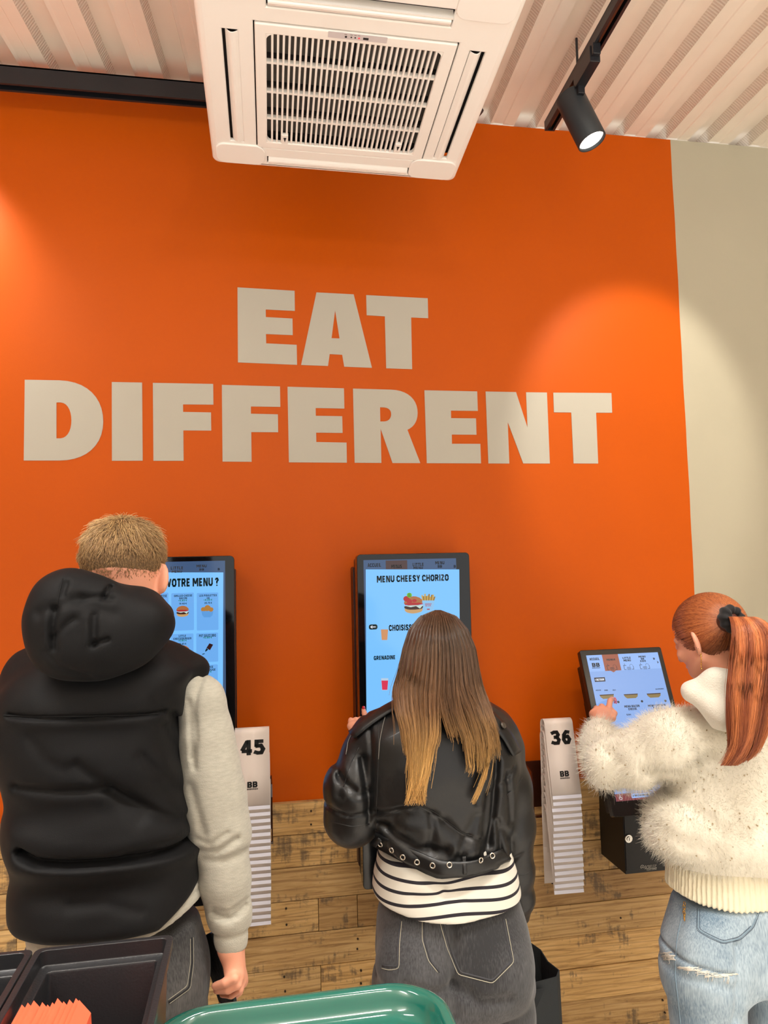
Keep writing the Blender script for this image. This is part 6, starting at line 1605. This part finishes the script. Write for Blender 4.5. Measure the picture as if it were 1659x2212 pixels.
for k in range(K):
    t = (k/(K-1))**0.92; py = start+(end-start)*t
    x = side(s, py)
    # locks: the left half gathers into one band, the rest into thinner ones
    g = np.clip((py-1480)/140, 0, 1)
    xl = 905+(s+0.5)*64*(1-0.62*np.clip((py-1600)/140, 0, 1))-8*np.clip((py-1640)/100, 0, 1)
    xr1 = 1050+(s-0.65)*70
    x = np.where(s < 0.02, x*(1-g)+xl*g, np.where(s < 0.45, x+(clump-s)*40*g, x*(1-g*0.6)+xr1*g*0.6+(clump-s)*30*g))
    x = np.where(long_, x*(1-g)+(1058-34*np.clip((py-1600)/130, 0, 1)**2)*g, x)
    x = x+fly*2.4*t*t*flyb+np.sin(py/60+ph_)*1.8*t+(-14*np.clip((py-1660)/80, 0, 1)**2)*(s < 0.02)*np.sign(np.sin(clump*40))
    # depth: on the back of the skull, then down along the jacket
    base_ = np.array([0.0])
    # ellipsoid of the hair volume in metres round the cranium
    wx = (x-side(0, py))/np.maximum(1, (side(1, py)-side(-1, py))/2)
    up_ = np.interp(py, [1318, 1330, 1350, 1380, 1420, 1480, 1520, 1600, 1750], [-0.850, -0.906, -0.944, -0.972, -0.984, -0.993, -1.000, -1.013, -1.024])
    out_ = np.interp(py, [1318, 1400, 1480, 1560, 1750], [-0.852, -0.896, -0.915, -0.980, -1.010])
    yy = up_+(out_-up_)*np.clip(np.abs(wx), 0, 1)**2.2+lay*0.016-0.003*np.sin(s*60+0.5)
    for i in range(0): pass
    r = (x-PP[0])[:, None]*(M @ np.array([1, 0, 0]))+(py-PP[1])[:, None]*(M @ np.array([0, 1, 0]))+F*(M @ np.array([0, 0, 1]))
    P_[:, k] = CAM+r*((yy-CAM[1])/r[:, 1])[:, None]
    q = np.clip((py-1380)/300, 0, 1)[:, None]
    c = np.where(q < 0.5, root*(1-q*2)+midc*(q*2), midc*(2-2*q)+tipc*(2*q-1))
    c = c*np.where(s[:, None] > 0.1, 0.80, 1.0)
    colr[:, k] = c*tone
    Rr[:, k] = 0.00075*(1-0.55*t)
strands('hair', P_, Rr, colr, m_hair, w2)
def wcap(p):
    R = np.stack([np.cross(wf, wu), wf, wu], 1)
    d = ell(p, HW+R @ np.array((0, -0.010, 0.010)), (0.070, 0.086, 0.084), R)
    d = smin(d, ell(p, B3(950, 1470, -0.875), (0.070, 0.045, 0.08)), 0.03)
    q = (p-HW) @ R
    return smax(d, q[:, 1]-0.060+0*q[:, 2], 0.02).astype(f4)
organic('hair_cap', wcap, HW-0.20, HW+0.16, 0.005, mat('brown_hair_base', (58, 40, 28), rough=0.6), w2)

m_nail_ = mat('red_nail_varnish', (190, 24, 40), rough=0.15, coat=0.8)
for q in (lw+np.array((0.024, 0.072+0.071, 0.030+0.036)), lw+np.array((-0.024, 0.072+0.034, 0.030+0.010))):
    bm = bmesh.new(); bmesh.ops.create_uvsphere(bm, u_segments=12, v_segments=8, radius=1.0, matrix=Matrix.Translation(Vector(q+np.array((0, -0.003, 0.004)))) @ Matrix.Diagonal((0.0055, 0.009, 0.0065, 1))); bobj('fingernail', bm, m_nail_, w2, smooth=True)

# ------------------------------------------------------------------ person with a red ponytail in a fluffy white jacket
YR = -0.80
E3 = lambda px, py, y=YR: aty(px, py, y)
m_knit = mat('white_fluffy_knit', (224, 217, 200), rough=0.95, sheen=0.5, bump=0.5, bscale=160)
m_rib = mat('cream_rib_knit', (220, 211, 184), rough=0.95, sheen=0.2, bump=0.3, bscale=400)
m_sherpa = mat('white_sherpa_lining', (226, 221, 206), rough=0.95, sheen=0.4, bump=0.8, bscale=260)
m_ljean = denim('light_blue_denim', (96, 118, 136), (168, 184, 194), 6.0)
HR = E3(1530, 1369, YR); rf = nrm((-0.40, 0.85, -0.34)); ru = nrm((-0.12, 0.26, 0.94)); ru = nrm(ru-rf*(ru @ rf)); rx = np.cross(rf, ru); RR = np.stack([rx, rf, ru], 1)
rwr = E3(1297, 1563, -0.430)
def scr_pt(px, py, off=0.0): return atplane(px, py, P3.O, P3.n)+P3.n*off
tip = scr_pt(1322, 1512, 0.009)
kk = [E3(1313, 1540, -0.36), E3(1301, 1535, -0.355), E3(1290, 1537, -0.355), E3(1282, 1543, -0.36)]
ff = [[kk[0], kk[0]*0.55+tip*0.45+np.array((0, 0, 0.018)), kk[0]*0.22+tip*0.78+np.array((0, 0, 0.010)), tip],
      [kk[1], E3(1300, 1526, -0.325), E3(1303, 1531, -0.297), E3(1306, 1543, -0.300)],
      [kk[2], E3(1288, 1530, -0.325), E3(1292, 1536, -0.300), E3(1296, 1549, -0.305)],
      [kk[3], E3(1279, 1539, -0.335), E3(1283, 1546, -0.312), E3(1287, 1556, -0.318)]]
tt_ = [rwr+np.array((0.016, 0.02, 0.0)), E3(1322, 1551, -0.375), E3(1326, 1541, -0.345), E3(1320, 1533, -0.315)]
def r_body(p):
    d = head_sdf(p, HR, rf, ru, 0.96)
    d = smin(d, cap(p, HR+np.array([0.015, -0.02, -0.06]), E3(1585, 1505, -0.83), 0.047, 0.055), 0.03)
    d = smin(d, ell(p, E3(1590, 1690), (0.14, 0.08, 0.20)), 0.05)
    d = smin(d, ell(p, E3(1592, 1930), (0.13, 0.085, 0.16)), 0.05)
    for x in (1520, 1690): d = smin(d, ell(p, E3(x, 1590), (0.045, 0.045, 0.05)), 0.03)
    d = smin(d, chain(p, [E3(1510, 1600), E3(1322, 1648, -0.70), rwr], [0.040, 0.036, 0.022], 0.02), 0.02)
    d = smin(d, hand_sdf(p, rwr, kk, ff, tt_), 0.008)
    ew = E3(1700, 1740, -0.78); w2_ = E3(1560, 1700, -0.50)
    d = smin(d, chain(p, [E3(1695, 1605), ew, w2_], [0.038, 0.036, 0.022], 0.02), 0.02)
    k = [w2_+np.array((-0.03, 0.07, dz)) for dz in (0.028, 0.010, -0.008, -0.026)]
    f = [[a, a+np.array((-0.012, 0.028, 0.004)), a+np.array((-0.016, 0.048, -0.004)), a+np.array((-0.012, 0.060, -0.014))] for a in k]
    d = smin(d, hand_sdf(p, w2_, k, f, [w2_+np.array((0, 0.02, 0.02)), w2_+np.array((-0.01, 0.045, 0.045)), w2_+np.array((-0.02, 0.07, 0.055))]), 0.01)
    for s, px in ((-1, 1525), (1, 1672)):
        hp = E3(px, 2070, YR)
        d = smin(d, chain(p, [hp, (hp[0]+0.005*s, YR+0.01, 0.40), (hp[0]+0.01*s, YR-0.02, 0.0)], [0.070, 0.052, 0.038], 0.03), 0.03)
    return d.astype(f4)
w3 = organic('person', r_body, (0.90, -1.0, FLOOR+0.02), (1.52, -0.20, 1.62), 0.0042, m_skin)
person('person with red ponytail in fluffy white jacket and ripped light jeans, touching small kiosk', w3)
SS = Stack([(1520, 1530, 1690, 0.08, YR, 2.2), (1560, 1500, 1712, 0.11, YR, 2.3), (1620, 1480, 1738, 0.125, YR), (1700, 1445, 1748, 0.13, YR), (1740, 1408, 1752, 0.135, YR), (1775, 1396, 1752, 0.14, YR), (1805, 1408, 1750, 0.138, YR), (1835, 1442, 1745, 0.126, YR), (1862, 1466, 1738, 0.11, YR)])
def sweater(p):
    d = SS(p, k=0.02)
    e = E3(1318, 1650, -0.70)
    arm = chain(p, [E3(1530, 1590), E3(1450, 1605, -0.79), E3(1380, 1640, -0.745), e], [0.080, 0.080, 0.072, 0.062], 0.03)
    arm = smin(arm, chain(p, [e, E3(1300, 1612, -0.58), E3(1296, 1580, -0.50)], [0.060, 0.050, 0.040], 0.03), 0.025)
    d = smin(d, arm, 0.025)
    d = smin(d, chain(p, [E3(1690, 1600), E3(1708, 1700, -0.80), E3(1650, 1715, -0.62)], [0.062, 0.06, 0.05], 0.03), 0.02)
    for L_, w, dep in (([(1440, 1690), (1500, 1685), (1560, 1640)], 0.014, 0.010), ([(1460, 1690), (1500, 1740), (1560, 1790)], 0.016, 0.009), ([(1345, 1600), (1380, 1640), (1400, 1680)], 0.012, 0.006), ([(1400, 1760), (1470, 1820), (1560, 1850)], 0.020, 0.006), ([(1570, 1700), (1600, 1800)], 0.02, 0.004), ([(1500, 1560), (1530, 1620), (1545, 1680)], 0.008, 0.004)):
        d = d+crease(p, L_, -0.92, w, dep)
    d = d+waves(p, 40, 61)*0.005+waves(p, 90, 62)*0.002
    return d.astype(f4)
o_sw = organic('fluffy_jacket', sweater, (0.86, -1.0, 0.84), (1.56, -0.44, 1.42), 0.0044, m_knit, w3)
SR = Stack([(1845, 1452, 1738, 0.108, YR), (1880, 1450, 1738, 0.112, YR), (1930, 1449, 1737, 0.115, YR), (1985, 1452, 1733, 0.114, YR)])
def rib(p):
    d = SR(p, k=0.008)
    hz = np.interp(p[:, 0], [E3(x, 1960, -0.90)[0] for x in (1440, 1480, 1530, 1600, 1660, 1740)], [E3(x, y, -0.90)[2] for x, y in ((1440, 1925), (1480, 1948), (1530, 1966), (1600, 1972), (1660, 1966), (1740, 1950))])
    d = smax(d, hz-p[:, 2], 0.006)
    c = SR.t[1]; a = np.arctan2((p[:, 1]-YR)/0.112, (p[:, 0]-c[1])/c[3])
    return (d-0.0022*np.cos(a*88)+waves(p, 40, 61)*0.002).astype(f4)
o_rb = organic('ribbed_hem', rib, (1.02, -0.96, 0.80), (1.50, -0.62, 1.04), 0.0030, m_rib, w3)
def hood3(p):
    d = cap(p, E3(1492, 1492, -0.84), E3(1548, 1474, -0.88), 0.022, 0.030)
    d = smin(d, cap(p, E3(1496, 1496, -0.86), E3(1570, 1545, -0.93), 0.020, 0.034), 0.03)
    d = smin(d, ell(p, E3(1592, 1535, -0.90), (0.082, 0.052, 0.078)), 0.03)
    d = smin(d, cap(p, E3(1548, 1474, -0.88), E3(1640, 1480, -0.88), 0.030, 0.030), 0.03)
    d = d+crease(p, [(1500, 1508), (1540, 1550), (1575, 1590)], -0.95, 0.005, 0.004)+waves(p, 60, 71)*0.003
    return smax(d, -cap(p, HR+np.array([0.0, 0.0, -0.02]), E3(1580, 1500, -0.80), 0.055, 0.058), 0.01).astype(f4)
o_hd = organic('hood', hood3, (1.0, -1.0, 1.24), (1.34, -0.76, 1.46), 0.0036, m_sherpa, w3)
# fluff
def fluff(name, objs, n, lmin, lmax, seed, zone=None):
    rr = np.random.RandomState(seed); P0, N0 = [], []
    for o in objs:
        me = o.data; nv = len(me.vertices); co = np.empty(nv*3, f4); me.vertices.foreach_get('co', co); co = co.reshape(-1, 3)
        no = np.empty(nv*3, f4); me.vertices.foreach_get('normal', no); P0.append(co); N0.append(no.reshape(-1, 3))
    P0 = np.concatenate(P0); N0 = np.concatenate(N0)
    vis = (P0[:, 0] < 1.50)
    P0, N0 = P0[vis], N0[vis]
    i = rr.randint(0, len(P0), n); b = P0[i]+rr.normal(size=(n, 3))*0.0015; nn = N0[i]
    L_ = rr.uniform(lmin, lmax, n)*(0.45+0.55*np.clip((1.30-b[:, 0])/0.25, 0, 1)); K = 4
    sw = rr.normal(size=(n, 3))*0.55+np.stack([np.sin(b[:, 2]*60)*0.4, np.zeros(n), np.sin(b[:, 0]*50)*0.4-0.25], 1)
    P_ = np.stack([b+nn*(L_*t)[:, None]+sw*(L_*t*t)[:, None]*0.7 for t in np.linspace(0, 1, K)], 1)
    col = np.ones((n, K, 3))*lc((230, 223, 206))*(0.85+0.25*rr.rand(n))[:, None, None]
    Rr = (0.00042*np.linspace(1, 0.2, K))[None].repeat(n, 0)
    return strands(name, P_, Rr, col, m_fluff, w3)
m_fluff = tint_mat('fluff_fibre', 0.9, 0.2, sheen=0.4)
fluff('fluff', [o_sw], 34000, 0.007, 0.019, 5)['kind'] = 'stuff'
# crystals sewn on the knit
S3 = Surf(o_sw)
rr = np.random.RandomState(3); bm = bmesh.new(); cnt = 0
for _ in range(900):
    px, py = rr.uniform(1265, 1659), rr.uniform(1520, 1862)
    q, nn = S3.at(px, py, 0.004)
    if q is None: continue
    m0 = Matrix.Translation(Vector(q)) @ Matrix.Scale(float(rr.choice([0.0011, 0.0016, 0.0024])), 4)
    bmesh.ops.create_icosphere(bm, subdivisions=1, radius=1.0, matrix=m0); cnt += 1
    if cnt > 170: break
o = bobj('crystals', bm, mat('small_crystal', (190, 172, 140), rough=0.1, metal=0.8), w3); o['kind'] = 'stuff'
# jeans
SJ3 = Stack([(1925, 1466, 1728, 0.110, YR), (1980, 1450, 1742, 0.118, YR), (2040, 1440, 1752, 0.125, YR), (2080, 1440, 1754, 0.122, YR), (2110, 1444, 1752, 0.115, YR)])
def jeans3(p):
    d = SJ3(p, k=0.02)
    d = smin(d, ell(p, E3(1545, 2060, -0.865), (0.090, 0.062, 0.10)), 0.03); d = smin(d, ell(p, E3(1672, 2060, -0.850), (0.090, 0.060, 0.10)), 0.03)
    for s, px, yy in ((-1, 1523, -0.83), (1, 1678, -0.78)):
        hp = E3(px, 2090, yy)
        d = smin(d, chain(p, [hp, (hp[0]-0.000*s, yy, 0.62), (hp[0]+0.0*s, yy, 0.38), (hp[0]+0.004*s, yy-0.02, 0.02)], [0.096, 0.094, 0.088, 0.094], 0.02), 0.035)
    for L_, w, dep in (([(1600, 2050), (1598, 2120), (1594, 2212)], 0.012, 0.012), ([(1486, 1960), (1470, 2040), (1462, 2120)], 0.006, 0.003), ([(1470, 2140), (1540, 2128), (1590, 2140)], 0.012, 0.005), ([(1500, 2100), (1585, 2106)], 0.004, 0.008)):
        d = d+crease(p, L_, -0.93, w, dep)
    d = d+waves(p, 34, 81)*0.004+waves(p, 80, 82)*0.0015
    return smax(d, -0.03-p[:, 2], 0.008).astype(f4)
o_j3 = organic('jeans', jeans3, (0.98, -1.02, -0.06), (1.56, -0.60, 1.0), 0.0055, m_ljean, w3)
SJ_ = Surf(o_j3)
seam('pocket_stitching', SJ_, [[(1506, 1962), (1505, 2010), (1532, 2026), (1562, 2039), (1600, 2030), (1628, 2004), (1642, 1968)], [(1512, 1964), (1511, 2007), (1535, 2020), (1562, 2032), (1596, 2024), (1622, 2000)]], 0.0007, mat('navy_stitching', (72, 84, 98), rough=0.9), w3, 0.0005)
seam('pocket_edge', SJ_, [[(1509, 1962), (1508, 2009), (1534, 2023), (1562, 2036), (1598, 2027), (1625, 2002), (1639, 1968)], [(1478, 1955), (1462, 2030), (1458, 2100), (1470, 2212)]], 0.0018, mat('faded_blue_edge', (120, 140, 154), rough=0.9), w3, 0.0)
def fray(pts, w0, n, seed):
    rr = random.Random(seed); bm = bmesh.new()
    for k in range(n):
        t = rr.random(); i = min(int(t*(len(pts)-1)), len(pts)-2); u = t*(len(pts)-1)-i
        x = pts[i][0]*(1-u)+pts[i+1][0]*u; y = pts[i][1]*(1-u)+pts[i+1][1]*u+rr.uniform(-w0, w0)*math.sin(PI*t)
        L_ = [(x-rr.uniform(4, 16), y+rr.uniform(-1.5, 1.5)), (x, y), (x+rr.uniform(4, 14), y+rr.uniform(-1.5, 2))]
        if rr.random() < 0.12: L_ = [(x, y), (x+1, y+8), (x-1, y+rr.uniform(10, 20))]
        q = SJ_.line(L_, 0.002, 3)
        if len(q) > 2: tube(bm, q, 0.0007, 4)
    return bobj('frayed_threads', bm, mat('white_thread', (226, 218, 204), rough=0.95), w3, smooth=True)
fray([(1476, 2089), (1500, 2094), (1530, 2104), (1560, 2108), (1584, 2102)], 4.5, 80, 1)
fray([(1439, 2058), (1445, 2066), (1449, 2073)], 4, 22, 2)
# gold chain at the belt loop
bm = bmesh.new()
for k in range(6):
    q, nn = SJ_.at(1481.5+0.3*k, 1957+6.2*k, 0.007)
    if q is None: continue
    u = nrm(np.cross(nn, [0, 0, 1.])); v_ = np.array([0, 0, 1.])
    if k % 2: u = nrm(u*0.5+nn*0.8)
    w_ = 0.0034 if k < 5 else 0.0015
    ring = [q+u*w_*math.cos(t)+v_*0.0052*math.sin(t) for t in np.linspace(0, 2*PI, 13)[:-1]]
    for i in range(12): tube(bm, [ring[i], ring[(i+1) % 12]], 0.0009, 5, caps=False)
m_gold = mat('gold_metal', (222, 170, 80), rough=0.2, metal=1.0)
bobj('belt_chain', bm, m_gold, w3, smooth=True)
for s, px, yy in ((-1, 1523, -0.83), (1, 1678, -0.78)): leg_shoe('shoe', w3, E3(px, 2090, yy)[0]+0.004*s, yy-0.02)
# earring, ring and nail gems
def beads(name, pts, r, m):
    bm = bmesh.new()
    for k, q in enumerate(pts): bmesh.ops.create_icosphere(bm, subdivisions=1, radius=r*(1 if k % 2 else 1.3), matrix=Matrix.Translation(Vector(q)))
    tube(bm, [pts[0], pts[-1]], r*0.4, 5); return bobj(name, bm, m, w3, smooth=True)
Sb3 = Surf(w3)
def onskin(px, py, off): 
    q, nn = Sb3.at(px, py, off); return q
q0 = HR+RR @ (np.array((-0.083, -0.008, -0.052))*0.96)
if q0 is not None: beads('earring', [q0+np.array((0.001*math.sin(k), -0.002, -0.0062*k)) for k in range(7)], 0.0017, m_gold)
bm = bmesh.new(); c0 = E3(1289, 1531, -0.338); ax_ = nrm(E3(1288, 1530, -0.325)-kk[2]); u = nrm(np.cross(ax_, [0, 0, 1.])); v_ = np.cross(ax_, u); c0 = (kk[2]+E3(1288, 1530, -0.325))/2
ring = [c0+(u*math.cos(t)+v_*math.sin(t))*0.0100 for t in np.linspace(0, 2*PI, 17)[:-1]]
for i in range(16): tube(bm, [ring[i], ring[(i+1) % 16]], 0.0013, 5, caps=False)
bobj('finger_ring', bm, m_gold, w3, smooth=True)
bm = bmesh.new(); rr = random.Random(6)
for k in range(11): bmesh.ops.create_icosphere(bm, subdivisions=1, radius=rr.uniform(0.0022, 0.0042), matrix=Matrix.Translation(Vector(tip*0.82+ff[0][2]*0.18+np.array((rr.uniform(-0.012, 0.010), -0.010+rr.uniform(-0.004, 0.003), -0.004+rr.uniform(-0.012, 0.010))))))
bobj('nail_gems', bm, mat('pink_crystal', (222, 140, 170), rough=0.12, metal=0.3), w3)
seam('small_tattoo', Sb3, [[(1504, 1398), (1507, 1410)], [(1501.5, 1402.5), (1508.5, 1401)]], 0.0008, mat('tattoo_ink', (50, 48, 54), rough=0.7), w3, 0.0)
# hair combed back into a ponytail
tie = E3(1578, 1338, -0.90)
tl_ = (tie-HR) @ RR
def cap3(p):
    q = (p-HR) @ RR
    d = ell(p, HR+RR @ np.array((0, -0.010, 0.012)), (0.0765, 0.0945, 0.0885), RR)
    d = smin(d, cap(p, HR+RR @ np.array((tl_*0.86)), tie, 0.026, 0.018), 0.02)
    hl = q[:, 1]*0.55+(-q[:, 2])*0.42-0.030+0.018*np.cos(q[:, 0]/0.08*2.0)
    nape = (-0.062-q[:, 2])*0.8
    return smax(smax(d, hl, 0.008), nape, 0.01).astype(f4)
organic('hair_cap', cap3, HR-0.17, HR+0.17, 0.004, mat('auburn_hair_base', (84, 38, 22), rough=0.6), w3)
rr = np.random.RandomState(22); n = 5200
v = rr.normal(size=(n*3, 3)); v /= np.linalg.norm(v, axis=1)[:, None]
loc = np.stack([v[:, 0]*0.0785, v[:, 1]*0.0965-0.010, v[:, 2]*0.0905+0.012], 1)
hl = loc[:, 1]*0.55-loc[:, 2]*0.42-0.030+0.018*np.cos(loc[:, 0]/0.08*2.0)
ok = (hl < 0.002) & (loc[:, 2] > -0.060); loc = loc[ok][:n]; n = len(loc)
K = 9; P_ = np.zeros((n, K, 3)); tdir = nrm(tl_-np.array((0, -0.010, 0.012))); T0 = tl_*0.92
for k in range(K):
    t = k/(K-1); q = loc*(1-t)+T0*t
    c = np.array((0, -0.010, 0.012)); e = (q-c)/np.array((0.0785, 0.0965, 0.0905)); r = np.linalg.norm(e, axis=1)[:, None]
    surf = c+(q-c)/np.maximum(r, 1e-3)*(1.012+0.02*math.sin(t*3))
    w = np.clip((t-0.72)/0.28, 0, 1)
    P_[:, k] = surf*(1-w)+(T0+rr.normal(size=(n, 3))*0.006)*w+v[ok][:n]*0.001
P_ = HR+P_ @ RR.T
aub = lc((132, 62, 34)); cop = lc((222, 134, 76)); dka = lc((70, 30, 20))
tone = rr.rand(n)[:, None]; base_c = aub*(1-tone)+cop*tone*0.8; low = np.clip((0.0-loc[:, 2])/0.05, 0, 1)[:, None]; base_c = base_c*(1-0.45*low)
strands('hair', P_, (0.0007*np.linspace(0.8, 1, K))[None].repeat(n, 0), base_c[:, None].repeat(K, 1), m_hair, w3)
# tail
n = 9000; K = 18
ctl = np.array([(1582, 1338, -0.905, 12), (1606, 1334, -0.935, 30), (1626, 1368, -0.955, 46), (1628, 1430, -0.965, 54), (1622, 1500, -0.985, 52), (1616, 1570, -1.0, 42), (1606, 1625, -1.005, 30), (1590, 1655, -1.005, 20)], float)
u_ = rr.rand(n)**0.5; a_ = rr.rand(n)*2*PI; du, dd2 = u_*np.cos(a_), u_*np.sin(a_)
lenf = np.where(du > 0.35, 0.55+0.42*rr.beta(2, 1.8, n), 0.62+0.38*rr.beta(2.6, 1.3, n))
P_ = np.zeros((n, K, 3)); colr = np.zeros((n, K, 3)); ts = np.linspace(0, 1, len(ctl)); ph_ = rr.rand(n)*6
cl = np.round(du*6)/6; fr3 = rr.normal(size=n)*(1+3*(rr.rand(n) < 0.05))
clf = np.round(du*26); tone = (0.45*rr.rand(n)+0.55*(np.sin(clf*12.9)*0.5+0.5))[:, None]
for k in range(K):
    t = lenf*k/(K-1)
    x = spl(t, ts, ctl[:, 0]); y = spl(t, ts, ctl[:, 1]); z = spl(t, ts, ctl[:, 2]); w = spl(t, ts, ctl[:, 3])
    cp = (t > 0.6)*(t-0.6)*0.9
    x = x+(du*(1-cp)+cl*cp)*w-26*np.clip(t-0.80, 0, 1)*5*(1-np.clip(du, 0, 1))*0.5+(2.5*np.sin(t*6+ph_)+2.2*np.sin(t*11+cl*9)+fr3*2.2)*t+6*np.maximum(0, du)*np.sin(t*3.1)
    z = z-dd2*w*0.0009
    r = (x-PP[0])[:, None]*(M @ np.array([1, 0, 0]))+(y-PP[1])[:, None]*(M @ np.array([0, 1, 0]))+F*(M @ np.array([0, 0, 1]))
    P_[:, k] = CAM+r*((z-CAM[1])/r[:, 1])[:, None]
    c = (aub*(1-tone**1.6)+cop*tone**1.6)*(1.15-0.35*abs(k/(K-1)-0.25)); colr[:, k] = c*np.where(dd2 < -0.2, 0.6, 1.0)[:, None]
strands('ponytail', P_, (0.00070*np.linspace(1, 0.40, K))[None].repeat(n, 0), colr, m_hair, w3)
def scr_(p):
    axd = nrm(E3(1600, 1330, -0.93)-tie); q = p-(tie+axd*0.004); h_ = q @ axd; rad = np.sqrt(np.maximum((q*q).sum(1)-h_*h_, 0)); an = np.arctan2(q[:, 2], q[:, 0])
    return (np.sqrt((rad-0.022)**2+(h_*0.75)**2)-0.0135-0.0018*np.sin(an*9)).astype(f4)
organic('hair_tie', scr_, tie-0.06, tie+0.06, 0.0030, mat('black_velvet', (14, 14, 16), rough=0.8, sheen=0.15), w3)

# ------------------------------------------------------------------ light
W_ = bpy.data.worlds.new('room_ambient'); SC.world = W_; W_.use_nodes = True
W_.node_tree.nodes['Background'].inputs['Color'].default_value = (1.0, 0.97, 0.93, 1); W_.node_tree.nodes['Background'].inputs['Strength'].default_value = 1.5
def spot(name, loc, target, power, ang, blend=0.5, col=(1.0, 0.92, 0.80), r=0.03):
    d = bpy.data.lights.new(name, 'SPOT'); d.energy = power; d.spot_size = math.radians(ang); d.spot_blend = blend; d.color = col; d.shadow_soft_size = r
    o = bpy.data.objects.new(name, d); COL.objects.link(o); o.location = loc
    v = Vector(target)-Vector(loc); o.rotation_euler = v.to_track_quat('-Z', 'Y').to_euler(); return o
def area(name, loc, target, power, sx, sy, col=(1.0, 0.9, 0.78)):
    d = bpy.data.lights.new(name, 'AREA'); d.shape = 'RECTANGLE'; d.size = sx; d.size_y = sy; d.energy = power; d.color = col
    o = bpy.data.objects.new(name, d); COL.objects.link(o); o.location = loc
    v = Vector(target)-Vector(loc); o.rotation_euler = v.to_track_quat('-Z', 'Y').to_euler(); return o
spot('spotlight_beam', tuple(Sf+ax*0.012), tuple(Sf+ax), 14, 70, 0.5)
spot('spotlight_right', (1.42, -1.15, 3.15), tuple(aty(1375, 900, 0)), 62, 42, 0.5)
spot('spotlight_left', (-1.15, -1.5, 3.15), (-0.75, 0.0, 1.9), 16, 70, 0.9)
spot('spotlight_centre', (0.3, -3.3, 3.15), (0.25, 0.0, 1.9), 22, 60, 0.9)
spot('spotlight_wall_left', (-1.06, -0.28, 3.12), (-1.02, 0.0, 2.75), 34, 80, 1.0, (1.0, 0.95, 0.92))
for i, (x, y, pw) in enumerate(((-1.3, -1.75, 21), (0.9, -1.75, 21), (-1.5, -3.0, 33), (0.3, -3.3, 33), (2.0, -3.0, 33), (-0.8, -5.2, 30), (1.4, -5.2, 30))):
    a_ = area('ceiling_strip_light', (x, y, 3.12), (x, y-0.05, 0), pw, 1.2, 0.10, (1.0, 0.97, 0.92)); a_.data.spread = math.radians(105)
for x in (-1.6, 0.4, 2.4):  # added upward fill behind the camera to brighten the ceiling; no fixture there
    area('ceiling_fill_light', (x, -3.4, 2.75), (x, -3.2, 4.0), 20, 1.4, 0.12, (1.0, 0.97, 0.92))
SC.view_settings.view_transform = 'Standard'; SC.view_settings.look = 'None'; SC.view_settings.gamma = 1.0; SC.view_settings.use_curve_mapping = False
SC.view_settings.exposure = 0.1
